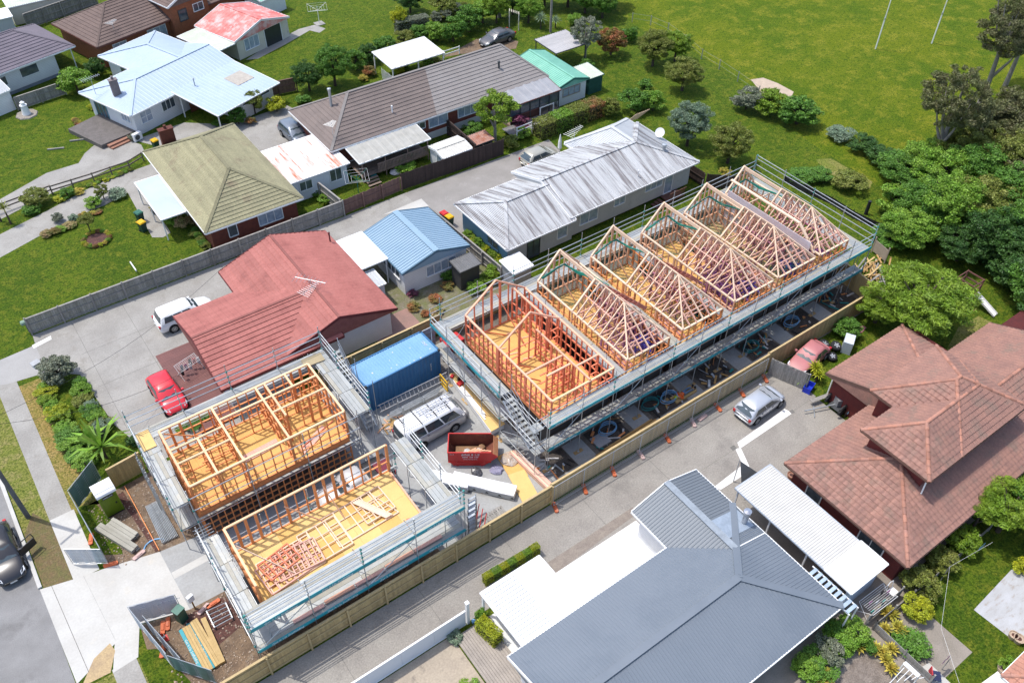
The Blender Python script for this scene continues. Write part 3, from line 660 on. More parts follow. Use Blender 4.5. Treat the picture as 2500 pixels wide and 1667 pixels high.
# far sheds, top left corner
shed('garden_shed', 'flat pale roofed shed in the far top left corner', 'shed', *T(0, 0, 60, 60, 2.3)[:2], *(T(0, 0, 60, 60, 2.3)+Vector((6.5, 3.5, 0)))[:2], 2.2, 2.4, R_PALEG, CREAMW)
shed('garden_shed', 'low white roofed lean-to at the far left top edge', 'shed', *(T(0, 0, 20, 140, 2)+Vector((-4.5, -.5, 0)))[:2], *(T(0, 0, 20, 140, 2)+Vector((1, 2, 0)))[:2], 2.0, 2.2, R_WHITE, WB_WHITE)
# -- red roofed garage
fr = Fr(29.12, 92.03, A_(18.4)); h = thing('garage', 'cream garage with flaking red corrugated roof and dark roller door', 'garage', fr(4, 3.4))
walls(h, fr, .25, .15, 7.9, 6.6, 0, 2.28, CREAMW); roof(h, fr, 0, 0, 8.15, 6.8, 2.32, 3.42, 'y', 'gg', 'rib', R_RED, pitch=.5, rh=.03, wallm=CREAMW)
opening(h, fr, 'S', .15, 1.3, .75, 2.0, 1.25, 3, gm=CURT); opening(h, fr, 'S', .15, 4.3, .0, 2.4, 2.1, 1, gm=DKDOOR, name='garage_door')
skillion(h, fr, -2.9, 0, -.02, 6.3, 2.15, 2.25, R_PALEG, .5, rh=.02, name='lean_to_roof')
for y in (.2, 6): piece('lean_to_post', h, fr(-2.8, y, 0), fr(-2.8, y, 2.15), .09, .09, CREAMW)
fr2 = Fr(*T(0, 1, 120, 30, 2)[:2], A_(18)); shed('garden_shed', 'small mint green roofed shed behind the red roofed garage', 'shed', 0, 0, 4.0, 3.2, 2.2, 2.2, R_GREEN, WB_WHITE, fr2, zr=2.8)
# -- olive tiled brick house
h = thing('house', 'red brick house with lichen-covered olive tiled hip roof', 'house', (17.5, 67.7, 0))
walls(h, W0, 13.75, 60.75, 21.4, 74.7, 0, 2.55, BRICK_R)
roof(h, W0, 13.2, 60.2, 21.9, 75.2, 2.6, 4.85, 'y', 'hh', 'course', R_OLIVE, step=.36, capd=.28)
opening(h, W0, 'S', 60.75, 15.2, 1.05, .7, 1.05, 1); opening(h, W0, 'S', 60.75, 17.9, 1.05, 2.1, 1.2, 3, gm=CURT); opening(h, W0, 'W', 13.75, 67, .2, 1.0, 2.0, 1, name='door')
chimney(h, 'chimney', (15.6, 74.8), 1.25, .55, 0, 4.3, BRICK_R)
t = thing('porch', 'flat pale blue porch roof beside the olive tiled house', 'porch', (11.9, 66.6, 0))
_a = [T(1, 0, x, y, 2.3) for x, y in ((1120, 145), (1310, 455), (1490, 340), (1290, 85))]; x0, x1 = min(p.x for p in _a), 13.15; y0, y1 = min(p.y for p in _a), max(p.y for p in _a)
skillion(t, W0, x0, y0, x1, y1, 2.25, 2.25, mat('pale_blue_flat_roof', (.44, .50, .58), (.40, .46, .54), scale=.5, fine=.03), 0)
for y in (y0+.2, (y0+y1)/2, y1-.2): piece('post', t, (x0+.1, y, 0), (x0+.1, y, 2.2), .09, .09, WHITE)
# -- long brown tiled brick house
h = thing('house', 'long brick house with brown and grey tiled hip roof in the middle top', 'house', (39.7, 69.8, 0))
walls(h, W0, 27.75, 65.85, 51.8, 73.8, .7, 2.65, BRICK_R); walls(h, W0, 27.7, 65.8, 51.85, 73.85, 0, .72, mat('white_base', (.66, .65, .62), (.58, .57, .54), fine=.1), 'base')
# brown half and faded half: the re-coated left part carries browner tiles
_hid = lambda p: False
ro = roof(h, W0, 27.2, 65.3, 52.3, 74.3, 2.7, 5.25, 'x', 'hh', 'none', R_PALE, inset=(4.45, 3.0), capd=.28)
ra, rb = Vector((31.65, 69.8, 5.25)), Vector((49.3, 69.8, 5.25)); A, B, C, D = Vector((27.2, 65.3, 2.7)), Vector((52.3, 65.3, 2.7)), Vector((52.3, 74.3, 2.7)), Vector((27.2, 74.3, 2.7)); xs_ = 39.6
e1, r1, e2 = Vector((38.6, 65.3, 2.7)), Vector((40.2, 69.8, 5.25)), Vector((39.6, 74.3, 2.7))
for f, m_ in (([A, e1, r1, ra], R_TAUPE), ([e1, B, rb, r1], R_PALE), ([D, A, ra], R_TAUPE), ([e2, D, ra, r1], R_TAUPE), ([C, e2, r1, rb], R_PALE), ([B, C, rb], R_PALE)): cover(ro, f, 'course', m_, step=.40)
flue(h, (29.9, 70.0), 3.5, 5.9, .13, STEEL); flue(h, (34.6, 66.8), 3.5, 4.1, .06, WHITE); flue(h, (47.6, 67.6), 3.8, 4.6, .1, DARKT)
aerial(h, (28.1, 66.4, 3.1), 1.7, 1.0, .5)
opening(h, W0, 'S', 65.85, 36.3, 1.5, 1.2, .6, 2); opening(h, W0, 'S', 65.85, 38.0, 1.25, 2.1, 1.2, 2, gm=CURT); opening(h, W0, 'S', 65.85, 41.4, 1.25, 2.2, 1.2, 3, gm=CURT); opening(h, W0, 'S', 65.85, 34.8, .8, 1.1, 1.6, 1, gm=CURT)
VER = mat('translucent_sheet', (.42, .41, .37), (.36, .35, .31), scale=1.5, rough=.5, fine=.1)
t = thing('veranda', 'timber deck and pale sheet veranda roof on the long brown house', 'veranda', (32.5, 64, 0))
skillion(t, W0, 28.6, 62.6, 36.2, 65.2, 2.25, 2.55, VER, .9, WHITE, rh=.02)
DECKT = mat('deck_timber', (.30, .22, .17), (.23, .17, .13), scale=2, rough=.8, fine=.2, rnd=.2, stretch=(.3, 3, 3)); RAILT = mat('rail_timber', (.36, .24, .19), (.29, .2, .16), rnd=.15)
for i in range(17): blk('deck_board', t, 28.8, 62.7+.18*i, .62, 36.0, 62.7+.18*i+.165, .66, DECKT)
for x in (28.9, 31.3, 33.7, 35.9):
    piece('post', t, (x, 62.75, 0), (x, 62.75, 2.25), .09, .09, RAILT)
piece('rail', t, (30.4, 62.66, 1.55), (35.9, 62.66, 1.55), .05, .09, RAILT); piece('rail', t, (30.4, 62.66, .75), (35.9, 62.66, .75), .05, .09, RAILT)
for i in range(38): piece('baluster', t, (30.45+.145*i, 62.62, .6), (30.45+.145*i, 62.62, 1.55), .07, .02, RAILT)
st = [piece('step', t, (28.9, 62.4-.28*i, .5-.16*i), (30.2, 62.4-.28*i, .5-.16*i), .27, .05, DECKT) for i in range(3)]
t = thing('conservatory', 'brown framed sunroom with grey glazed lean-to roof on the long house', 'sunroom', (49, 64.2, 0))
skillion(t, W0, 45.6, 62.9, 52.1, 65.3, 2.35, 2.75, mat('grey_glazed_roof', (.36, .36, .37), (.30, .30, .31), scale=.8, rough=.3), 1.0, BR_TRIM, rh=.03)
for i in range(6): piece('mullion', t, (45.8+1.22*i, 63.0, .3), (45.8+1.22*i, 63.0, 2.35), .07, .09, DARKT)
piece('rail', t, (45.8, 63.0, 1.1), (49.5, 63.0, 1.1), .07, .09, BR_TRIM)
q = MB(); q.b2(45.8, 63.02, .2, 49.4, 63.08, 1.1); q.build('panel', mat('brown_panel', (.12, .05, .04)), t); q = MB(); q.poly([(45.8, 63.05, 1.1), (51.9, 63.05, 1.1), (51.9, 63.05, 2.3), (45.8, 63.05, 2.3)]); q.build('pane', GLASS, t)
q = MB(); q.b2(45.7, 62.8, 0, 52.0, 65.6, .3); q.build('floor', DECKT, t)
t = thing('timber_ramp', 'grey boarded deck with white handrails in front of the sunroom', 'ramp', (47.6, 61.6, 0))
for i in range(12): blk('deck_board', t, 44.6, 60.9+.16*i, .34, 51.3, 60.9+.16*i+.145, .38, mat('grey_deck_board', (.27, .26, .255), (.21, .2, .2), scale=2, fine=.2, rnd=.2))
for x in (45.0, 46.9, 48.8): piece('post', t, (x, 60.85, 0), (x, 60.85, 1.35), .1, .1, WHITE)
for z in (.9, 1.3): piece('rail', t, (45.0, 60.85, z), (48.8, 60.85, z), .05, .1, WHITE)
for x in (49.3, 51.0): piece('post', t, (x, 62.7, .36), (x, 62.7, 1.3), .1, .1, WHITE)
piece('rail', t, (49.3, 62.7, 1.25), (51.0, 62.7, 1.25), .05, .1, WHITE)
for x in (48.9, 50.3): piece('handrail', t, (x, 60.9, 1.1), (x, 59.6, .5), .06, .1, WHITE)
for i in range(3): piece('step', t, (48.9, 60.7-.3*i, .26-.1*i), (50.3, 60.7-.3*i, .26-.1*i), .29, .05, DECKT)
# -- rusty roofed white shed
h = thing('sleepout', 'white flat roofed sleepout with rust-streaked iron roof', 'shed', (25, 66.3, 0))
walls(h, W0, 22.2, 63.5, 27.7, 69.0, 0, 2.28, mat('white_plaster', (.72, .73, .76), (.66, .67, .70), fine=.05))
skillion(h, W0, 21.9, 63.2, 27.95, 69.25, 2.3, 2.5, R_RUST, .30, rh=.03); opening(h, W0, 'S', 63.5, 23.0, 1.0, 1.15, .85, 2); opening(h, W0, 'S', 63.5, 26.0, .85, 1.1, 1.2, 2)
# -- mint green roofed shed
h = thing('sleepout', 'white weatherboard sleepout with mint green iron gable roof', 'shed', (54, 67.2, 0))
walls(h, W0, 52.25, 63.55, 55.95, 70.9, 0, 2.2, WB_WHITE); roof(h, W0, 52, 63.3, 56.2, 71.1, 2.25, 2.85, 'y', 'gg', 'rib', R_GREEN, pitch=.28, wallm=WB_WHITE, fascia=mat('dark_green_trim', (.05, .2, .15)))
opening(h, W0, 'S', 63.55, 52.9, 1.0, 2.2, .8, 3, fm=mat('tan_joinery', (.4, .34, .27)), gm=CURT); opening(h, W0, 'W', 52.25, 65.0, .1, .8, 1.95, 1, name='door', gm=CURT)
GT = mat('dark_green_board', (.04, .17, .13), (.03, .13, .10), lines=[(0, .2, .1, (.6,)*3)])
shed('garden_shed', 'dark green timber shed with mossy roof next to the mint roofed sleepout', 'shed', 56.45, 63.6, 58.5, 66.4, 1.9, 2.1, R_PALEG, GT, gutm=GT)
# -- pergola and carport
def bounds(r, c, z, pts):
    q = [T(r, c, x, y, z) for x, y in pts]; return min(p.x for p in q), min(p.y for p in q), max(p.x for p in q), max(p.y for p in q)
t = thing('pergola', 'white framed pergola with clear sheet roof behind the long house', 'pergola', T(0, 1, 1320, 480, 0))
x0, y0, x1, y1 = bounds(0, 1, 2.3, [(1075, 475), (1250, 545), (1562, 390), (1420, 322)])
skillion(t, W0, x0, y0, x1, y1, 2.3, 2.5, mat('clear_sheet', (.60, .60, .58), (.52, .52, .50), scale=1.2, fine=.08), .75, rh=.03)
for x in (x0+.15, (x0+x1)/2, x1-.15):
    for y in (y0+.15, y1-.15): piece('post', t, (x, y, 0), (x, y, 2.3), .11, .11, WHITE)
for i in range(9): piece('lattice', t, (x0+.1, y0+.3+.28*i, .1), (x0+.1, y0+.3+.28*i, 1.3), .05, .09, WHITE)
t = thing('carport', 'flat grey iron carport under the bare tree near the field', 'carport', T(0, 2, 560, 400, 0))
x0, y0, x1, y1 = bounds(0, 2, 2.3, [(352, 325), (520, 432), (778, 352), (612, 252)])
skillion(t, W0, x0, y0, x1, y1, 2.25, 2.35, mat('weathered_grey_iron', (.42, .41, .41), (.34, .33, .33), scale=.7, rough=.7, fine=.1, stretch=(.3, 2, 1)), .35, DARKT)
for x in (x0+.15, x1-.15):
    for y in (y0+.15, y1-.15): piece('post', t, (x, y, 0), (x, y, 2.25), .09, .09, DARKT)
x0, y0, x1, y1 = bounds(0, 1, 1.8, [(1490, 1190), (1605, 1285), (1840, 1200), (1720, 1100)])
h = shed('garden_shed', 'small white metal garden shed beside the dark brown fence', 'shed', x0, y0, x1, y1, 1.7, 1.7, mat('dull_white_iron', (.60, .58, .52), (.53, .51, .46), rough=.6, fine=.08), WB_WHITE, zr=1.95, axis='x'); opening(h, W0, 'W', x0+.12, y0+.5, .05, .7, 1.5, 1, gm=mat('blue_grey_door', (.30, .37, .42)), name='door')
x0, y0, x1, y1 = bounds(0, 1, 1.5, [(1815, 1135), (1890, 1175), (2005, 1115), (1945, 1065)])
shed('garden_shed', 'tiny dark shed with rusty red roof by the dark brown fence', 'shed', x0, y0, x1, y1, 1.4, 1.6, mat('rust_iron', (.34, .13, .08), (.42, .25, .2), scale=2, fine=.15), DARKT, gutm=DARKT)
# -- grey corrugated house
h = thing('house', 'pale grey weatherboard house with streaked corrugated iron roof', 'house', (43, 48.5, 0))
walls(h, W0, 32.5, 44.9, 39.2, 51.6, .2, 2.55, WB_GREY); walls(h, W0, 39.2, 45.1, 53.1, 52.3, .35, 2.75, WB_GREY); walls(h, W0, 46, 50, 53.0, 53.8, .3, 2.6, WB_GREY); walls(h, W0, 39.4, 45.4, 52.9, 52, 0, .34, DARKT, 'base')
q = MB(); q.b2(32.46, 44.95, 0.1, 32.5, 51.55, 2.5); q.build('end_wall', WB_BLUE, h)
roof(h, W0, 32.0, 44.35, 39.1, 52.1, 2.6, 4.0, 'x', 'hg', 'rib', R_GREYC, inset=(2.6, 0), pitch=.2, capd=.3, skip=())
roof(h, W0, 38.65, 44.6, 53.6, 53.0, 2.8, 4.2, 'x', 'gh', 'rib', R_GREYC, pitch=.2, capd=.3); roof(h, W0, 45.6, 48.75, 53.4, 54.2, 2.7, 4.05, 'y', 'gh', 'rib', R_GREYP, inset=(0, 2.0), pitch=.22, capd=.35)
for a in ((40.2, 1.1, 1.9, 1.15, 2), (44.0, 1.5, 1.2, .75, 2), (47.6, 1.6, 2.0, .6, 3)): opening(h, W0, 'S', 45.1, a[0], a[1], a[2], a[3], a[4], gm=CURT)
opening(h, W0, 'S', 44.9, 34.5, .25, 1.2, 2.0, 2, gm=GLASS, fm=DARKT, name='door'); opening(h, W0, 'S', 44.9, 37.6, .9, 1.0, 1.4, 1, gm=CURT); opening(h, W0, 'S', 45.1, 50.0, .45, .9, 2.0, 1, gm=CURT, name='door'); opening(h, W0, 'W', 32.46, 46.2, 1.1, 1.5, .8, 2, fm=WB_BLUE)
flue(h, (51.3, 47.0), 3.5, 4.0, .16, STEEL); dish(h, (53.2, 49.5, 3.0), 3.6, .45); aerial(h, (46.6, 54.0, 2.9), .9, 2.2, .3); flue(h, (47.0, 45.6), 3.0, 3.6, .04, WHITE)
t = thing('back_steps', 'brown timber landing and steps at the grey house back door', 'steps', (50.2, 44.4, 0)); BRS = mat('brown_stained_timber', (.17, .08, .06), (.13, .065, .05), rnd=.15)
q = MB(); q.b2(49.6, 43.9, .3, 51.6, 45.0, .4); q.build('landing', BRS, t)
for i in range(3): piece('step', t, (48.5+.35*i, 44.0, .1+.1*i), (48.5+.35*i, 44.9, .1+.1*i), .32, .05, BRS)
for i in range(12): piece('baluster', t, (49.7+.16*i, 43.9, .4), (49.7+.16*i, 43.9, 1.2), .06, .03, BRS)
piece('rail', t, (49.6, 43.88, 1.22), (51.6, 43.88, 1.22), .05, .09, BRS)
# -- red roofed house
h = thing('house', 'pale stucco house with red pressed-metal tiled gable roofs', 'house', (14.5, 49, 0))
walls(h, W0, 12.7, 43.7, 20.85, 54.5, 0, 2.55, STUCCO); walls(h, W0, 8.1, 43.6, 13, 51.5, 0, 2.52, STUCCO)
roof(h, W0, 12.2, 43.35, 21.3, 54.95, 2.6, 4.15, 'y', 'gg', 'course', R_REDT, step=.40, fascia=mat('maroon_trim', (.15, .03, .03)), wallm=WB_WHITE)
roof(h, W0, 7.5, 43.05, 16.75, 52.0, 2.58, 3.95, 'x', 'gg', 'course', R_REDT, step=.40, capd=.2, fascia=mat('maroon_trim', (.15, .03, .03)), wallm=WB_WHITE)
opening(h, W0, 'S', 43.7, 13.2, 1.1, 1.6, .8, 3); aerial(h, (16.6, 47.4, 4.0), .9, 2.4, -.9); aerial(h, (16.3, 47.0, 4.0), .5, 1.5, .4); flue(h, (20.9, 53.2), 2.7, 3.5, .06, mat('maroon_trim', (.15, .03, .03)))
DKR = mat('maroon_deck_board', (.20, .085, .075), (.16, .07, .065), scale=1, rough=.6, fine=.1, rnd=.12)
t = thing('deck', 'low maroon timber deck in front of the red roofed house', 'deck', (6.6, 47.2, 0))
for i in range(64): blk('deck_board', t, 5.35, 42.6+.14*i, .1, 8.0, 42.6+.14*i+.125, .16, DKR)
# -- blue garage
h = thing('garage', 'white weatherboard garage with blue ribbed steel roof', 'garage', (26.9, 49.9, 0))
walls(h, W0, 23.95, 46.95, 29.8, 52.9, 0, 2.4, WB_WHITE); roof(h, W0, 23.75, 46.7, 30.0, 53.1, 2.45, 3.32, 'y', 'gg', 'rib', R_BLUEG, pitch=.27, rh=.05, capd=.5, wallm=WB_WHITE, fascia=mat('blue_trim', (.12, .22, .30)))
opening(h, W0, 'S', 46.95, 26.0, .95, 2.7, .95, 4, gm=CURT); opening(h, W0, 'W', 23.95, 47.6, 1.2, 2.6, .8, 4, gm=GLASS)
t = thing('awning', 'bright white flat awning between red roofed house and blue garage', 'awning', (22.7, 51, 0)); skillion(t, W0, 21.4, 49.0, 23.75, 53.3, 2.5, 2.5, R_WHITE, 0)
for x, y in ((21.5, 49.1), (23.6, 49.1), (21.5, 53.2), (23.6, 53.2)): piece('post', t, (x, y, 0), (x, y, 2.45), .08, .08, WHITE)
x0, y0, x1, y1 = bounds(1, 1, 2.0, [(960, 890), (1080, 995), (1140, 965), (1040, 860)]); shed('garden_shed', 'narrow white roofed lean-to store below the white awning', 'shed', x0, y0, x1, y1, 1.95, 2.05, R_GREYP, STUCCO)
x0, y0, x1, y1 = bounds(1, 1, 2.1, [(1660, 795), (1745, 880), (1915, 800), (1825, 730)]); DG = mat('charcoal_steel', (.09, .09, .09), (.075, .075, .075), rough=.55, lines=[(0, .15, .2, (.7,)*3)])
shed('garden_shed', 'charcoal metal garden shed against the blue roofed garage', 'shed', x0, y0, x1, y1, 2.0, 2.15, mat('charcoal_roof', (.17, .17, .17), (.14, .14, .14), rough=.6, stain=(.4, .38, .36), stain_scale=3, stain_lo=.66), DG, gutm=DG, pitch=.2)
x0, y0, x1, y1 = bounds(1, 2, 2.0, [(80, 795), (180, 895), (335, 825), (225, 720)]); shed('garden_shed', 'small white roofed shed by the scaffold behind the grey house', 'shed', x0, y0, x1, y1, 1.95, 2.05, R_WHITE, WB_GREY, pitch=.2)
# -- slate grey roofed house
h = thing('house', 'white house with the big slate grey ribbed metal roof in the foreground', 'house', (20.5, 12.6, 0))
walls(h, W0, 12.8, 9.0, 28.3, 16.2, 0, 2.55, WB_WHITE); walls(h, W0, 24.0, 15, 28.4, 19.4, 0, 2.52, WB_WHITE)
roof(h, W0, 12.3, 8.5, 28.87, 16.75, 2.6, 3.87, 'x', 'gh', 'rib', R_SLATE, pitch=.2, rh=.022, capd=.42, wallm=WB_WHITE); roof(h, W0, 23.55, 14.15, 28.86, 19.8, 2.59, 3.40, 'y', 'gg', 'rib', mat('dark_slate_roofing', (.165, .185, .205), (.15, .17, .19), scale=.4, rough=.5, fine=.04), pitch=.2, rh=.03, capd=.42, cap=mat('pale_slate_cap', (.30, .34, .38)))
flue(h, (28.3, 15.3), 2.9, 3.75, .17, mat('bright_steel', (.7, .7, .72), rough=.25, metal=.8)); bp = MB(); bp.poly([(26.4, 14.85, 3.38), (28.7, 14.85, 2.68), (28.7, 16.3, 2.68), (26.4, 16.3, 3.38)]); bp.build('flashing', mat('flat_slate_sheet', (.33, .39, .46), rough=.45), h)
t = thing('awning', 'white ribbed patio awning attached to the slate roofed house', 'awning', (15, 18.5, 0)); x0, y0, x1, y1 = 13.3, 16.8, 17.4, 20.75
skillion(t, W0, x0, y0, x1, y1, 2.5, 2.3, R_WHITE, 0)
b = MB()
for i in range(16):
    y = 16.95+.24*i; b.beam((13.4, y, 2.54-.05*(y-16.8)), (15.5, y, 2.54-.05*(y-16.8)), .1, .05)
mark(b.build('roof_ribs', R_WHITE, t), kind='stuff')
for x, y in ((13.4, 20.6), (17.3, 20.6)): piece('post', t, (x, y, 0), (x, y, 2.3), .12, .12, WHITE)
t = thing('deck', 'weathered grey timber deck below the white patio awning', 'deck', (12.2, 16, 0))
for i in range(13): blk('deck_board', t, 11.25+.16*i, 11.5, .1, 11.25+.16*i+.145, 20.3, .22, mat('weathered_deck_board', (.40, .35, .30), (.33, .29, .25), scale=1.5, fine=.15, rnd=.12))
# -- long white carport
t = thing('carport', 'long white ribbed carport between slate roof and terracotta roof', 'carport', (31.5, 13, 0))
skillion(t, W0, 29.95, 8.75, 33.1, 17.5, 2.4, 2.4, mat('off_white_iron', (.55, .54, .505), (.50, .49, .455), scale=1, rough=.55, fine=.05, stain=(.5, .46, .38), stain_scale=1.2, stain_lo=.66), .16, mat('blue_grey_gutter', (.45, .50, .56)), along='x', rh=.03)
skillion(t, W0, 29.9, 8.7, 33.15, 10.6, 2.47, 2.47, R_WHITE, .3, along='x', name='white_roof_sheet', rh=.03)
for y in (9, 11.9, 14.7, 17.3):
    for x in (30.1, 32.9): piece('post', t, (x, y, 0), (x, y, 2.35), .09, .09, WHITE)
q = MB(); q.b2(30.0, 8.9, .0, 33.0, 9.0, 2.3); q.build('end_wall', mat('pale_blue_panel', (.55, .62, .72)), t)
t = thing('louvre_screen', 'pale blue louvred awning strip beside the long white carport', 'awning', (29.4, 10, 0))
for i in range(9): blk('slat', t, 28.95, 8.1+.34*i, 2.2, 29.75, 8.1+.34*i+.2, 2.24, mat('pale_blue_slat', (.42, .52, .62)))
for x in (28.98, 29.72): piece('frame', t, (x, 8.0, 2.17), (x, 11.2, 2.17), .06, .08, WHITE)
for x in (29.0, 29.72): piece('post', t, (x, 8.05, 0), (x, 8.05, 2.15), .07, .07, WHITE)
# -- two storey terracotta tiled house
h = thing('house', 'two-storey dark brick house with terracotta concrete tiled roofs', 'house', (41, 12.4, 0))
walls(h, W0, 34.25, 8.4, 60, 16.4, 0, 2.55, BRICK_D); walls(h, W0, 42.5, 16, 51, 20.1, 0, 2.52, BRICK_D)
walls(h, W0, 38.0, 10.65, 47.1, 14.45, 2.6, 5.15, BRICK_D, 'upper_wall'); walls(h, W0, 41.15, 10.7, 47.15, 16.2, 2.6, 5.14, BRICK_D, 'upper_wall')
def inside(p): return (38.05 < p.x < 47.05 and 10.7 < p.y < 14.4 and p.z < 5) or (41.2 < p.x < 47.1 and 10.7 < p.y < 16.15 and p.z < 5)
SLp = .42
def lowz(p): return 2.6+SLp*min(p.x-33.75, 16.95-p.y, p.y-7.88)
kw = dict(style='tile', m=R_TERRA, cap=R_TERRAC, caplen=.42, fascia=mat('dark_brown_gutter', (.16, .09, .07), rough=.5))
roof(h, W0, 33.75, 7.88, 56, 16.95, 2.6, 2.6+SLp*4.53, 'x', 'hg', hide=inside, **kw)
roof(h, W0, 42.05, 13.5, 50.5, 20.55, 2.61, 2.61+SLp*3.2, 'x', 'gh', hide=lambda p: inside(p) or (p.y < 17 and p.z < lowz(p)+.05), **kw)
def up1(p): return 5.2+.56*min(p.x-37.48, 14.95-p.y, p.y-10.15, 47.6-p.x)
def up2(p): return 5.2+.56*min(p.x-40.63, 16.72-p.y, p.y-10.15, 47.6-p.x)
roof(h, W0, 37.48, 10.15, 47.6, 14.95, 5.2, 5.2+.56*2.4, 'x', 'hh', hide=lambda p: p.z < up2(p)-.03, **kw); roof(h, W0, 40.63, 10.16, 47.62, 16.72, 5.2, 5.2+.56*3.28, 'x', 'hh', hide=lambda p: p.z < up1(p)-.03, **kw)
finish_tiles()
dish(h, (39.8, 14.6, 3.7), 2.6, .55); rod('downpipe', h, (38.1, 10.5, 5.0), (37.75, 10.3, 3.7), .09, WHITE); rod('downpipe', h, (43.3, 20.55, 2.5), (43.0, 20.4, .1), .1, WHITE)
opening(h, W0, 'W', 34.25, 14.2, 1.0, 1.0, 1.0, 1); opening(h, W0, 'W', 34.25, 9.6, .9, 1.6, 1.1, 2)
# -- corner roof, bottom right
p = T(3, 3, 2150, 1505, 2.6); h = thing('house', 'terracotta tiled roof corner of the house cut off at bottom right', 'house', (p.x+5, p.y-4, 0))
walls(h, W0, p.x+.5, p.y-9, p.x+12, p.y-.5, 0, 2.5, WB_WHITE); roof(h, W0, p.x, p.y-9.5, p.x+12.5, p.y, 2.6, 4.6, 'x', 'hh', 'course', mat('light_terracotta_tiles', (.50, .24, .17), (.42, .2, .14), scale=1.5, fine=.15, lines=[(0, .3, .2, (.75,)*3)]), step=.34, cap=R_TERRAC, caplen=.42)
# ================================================================ fences
F_NEW = mat('new_pine_paling', (.55, .40, .185), (.47, .34, .155), scale=1.6, rough=.8, fine=.12, fscale=6, rnd=.16, stretch=(3, 3, .5))
F_NEWR = mat('new_pine_rail', (.55, .41, .21), (.48, .36, .18), rnd=.08)
F_OLD = mat('weathered_grey_paling', (.37, .35, .325), (.28, .265, .24), scale=2, rough=.9, fine=.2, fscale=8, rnd=.2, stretch=(3, 3, .5))
F_BRN = mat('stained_brown_paling', (.23, .135, .11), (.175, .10, .085), scale=2, rough=.85, fine=.15, rnd=.18, stretch=(3, 3, .5))
F_DRK = mat('dark_brown_paling', (.075, .05, .042), (.055, .038, .033), scale=2, rough=.85, fine=.15, rnd=.18, stretch=(3, 3, .5))
def fence(name, label, p0, p1, h, m, rm=None, gap=2.4, pw=.15, side=-1, rails=(.25, .9, 1.55), cap=True, post_side=None, limit=300, group=None, topj=.02, post_h=None):
    p0 = Vector((p0[0], p0[1], 0)); p1 = Vector((p1[0], p1[1], 0)); d = p1-p0; L = d.length; d /= L; nn = Vector((d.y, -d.x, 0))*side   # nn: side where rails show
    t = thing(name, label, 'fence', (p0+p1)/2, group); rm = rm or m
    n = int(L/pw); rest = MB()
    for i in range(n):
        a = p0+d*(i+.5)*pw; hh = h+random.uniform(-topj, topj)
        if i < limit: piece('paling', t, a+Vector((0, 0, .03)), a+Vector((0, 0, hh)), pw*.95, .022+random.uniform(0, .012), m, up=tuple(nn))
        else: rest.beam(a+Vector((0, 0, .03)), a+Vector((0, 0, hh)), pw*.95, .025, up=tuple(nn))
    if rest.f: mark(rest.build('palings', m, t), kind='stuff')
    k = max(1, round(L/gap))
    for z in rails:
        if z < h:
            for i in range(k): piece('rail', t, p0+d*(L*i/k)+nn*.05+Vector((0, 0, z)), p0+d*(L*(i+1)/k-.02)+nn*.05+Vector((0, 0, z)), .05, .085, rm)
    for i in range(k+1): piece('post', t, p0+d*(L*i/k)+nn*.10, p0+d*(L*i/k)+nn*.10+Vector((0, 0, post_h or h-.02)), .1, .1, rm)
    if cap:
        for i in range(k): piece('capping', t, p0+d*(L*i/k)+nn*.02+Vector((0, 0, h+.03)), p0+d*(L*(i+1)/k-.01)+nn*.02+Vector((0, 0, h+.03)), .14, .035, rm)
    return t
fence('paling_fence', 'new pine paling fence with rails showing, along the shared driveway, left stretch', (-2.6, 24.45), (21.2, 24.45), 1.84, F_NEW, F_NEWR, side=1, limit=160)
fence('paling_fence', 'new pine paling fence behind the temporary mesh panels', (21.25, 24.5), (41.0, 24.5), 1.84, F_NEW, F_NEWR, side=-1, limit=140)
fence('paling_fence', 'new pine paling fence beside the derelict pink car and big feathery tree', (41.05, 24.55), (53.4, 24.6), 1.9, F_NEW, F_NEWR, side=-1)
fence('paling_fence', 'short new pine fence closing the right end of the site', (53.45, 24.7), (53.9, 28.6), 1.85, F_NEW, F_NEWR, side=1)
fence('paling_fence', 'new pine fence behind the blue shipping container', (13.9, 41.72), (24.0, 41.75), 1.8, F_NEW, F_NEWR, side=1)
fence('paling_fence', 'new pine fence behind the long scaffold near the grey house', (24.1, 41.0), (52.8, 41.3), 1.5, F_NEW, F_NEWR, side=1, limit=150)
_a = T(2, 0, 940, 1300); _b = T(2, 0, 1170, 1210)
fence('paling_fence', 'short new pine fence panel behind the green portable toilet', (_a.x, _a.y), (_b.x+.3, _b.y+.4), 1.8, F_NEW, F_NEWR, side=-1)
fence('paling_fence', 'weathered grey paling fence beside the front lawn of the olive house', (-1.4, 59.32), (25.0, 59.3), 1.55, F_OLD, side=1, limit=170, post_h=1.75, cap=True)
fence('paling_fence', 'brown stained paling fence in front of the rusty roofed sleepout', (25.05, 59.4), (31.1, 59.75), 1.5, F_BRN, side=1, cap=False, topj=.05)
fence('paling_fence', 'dark brown close-boarded fence beside the lane and small white shed', (31.2, 59.75), (42.3, 59.3), 1.75, F_DRK, side=-1, cap=False)
fence('paling_fence', 'short grey fence between sleepout and brown stained fence', (24.95, 59.5), (24.6, 63.0), 1.6, F_OLD, side=-1)
fence('paling_fence', 'dark fence between white garden shed and rusty small shed', (39.6, 60.0), (39.9, 65.4), 1.7, F_DRK, side=-1)
fence('paling_fence', 'grey paling fence between blue garage and grey house', (30.9, 54.3), (31.25, 44.0), 1.4, F_OLD, side=1)
_a = T(0, 0, 150, 900); _b = T(0, 0, 540, 770)
fence('paling_fence', 'old grey fence behind the lighthouse ornament on the left lawn', _a, _b, 1.4, F_OLD, side=1)
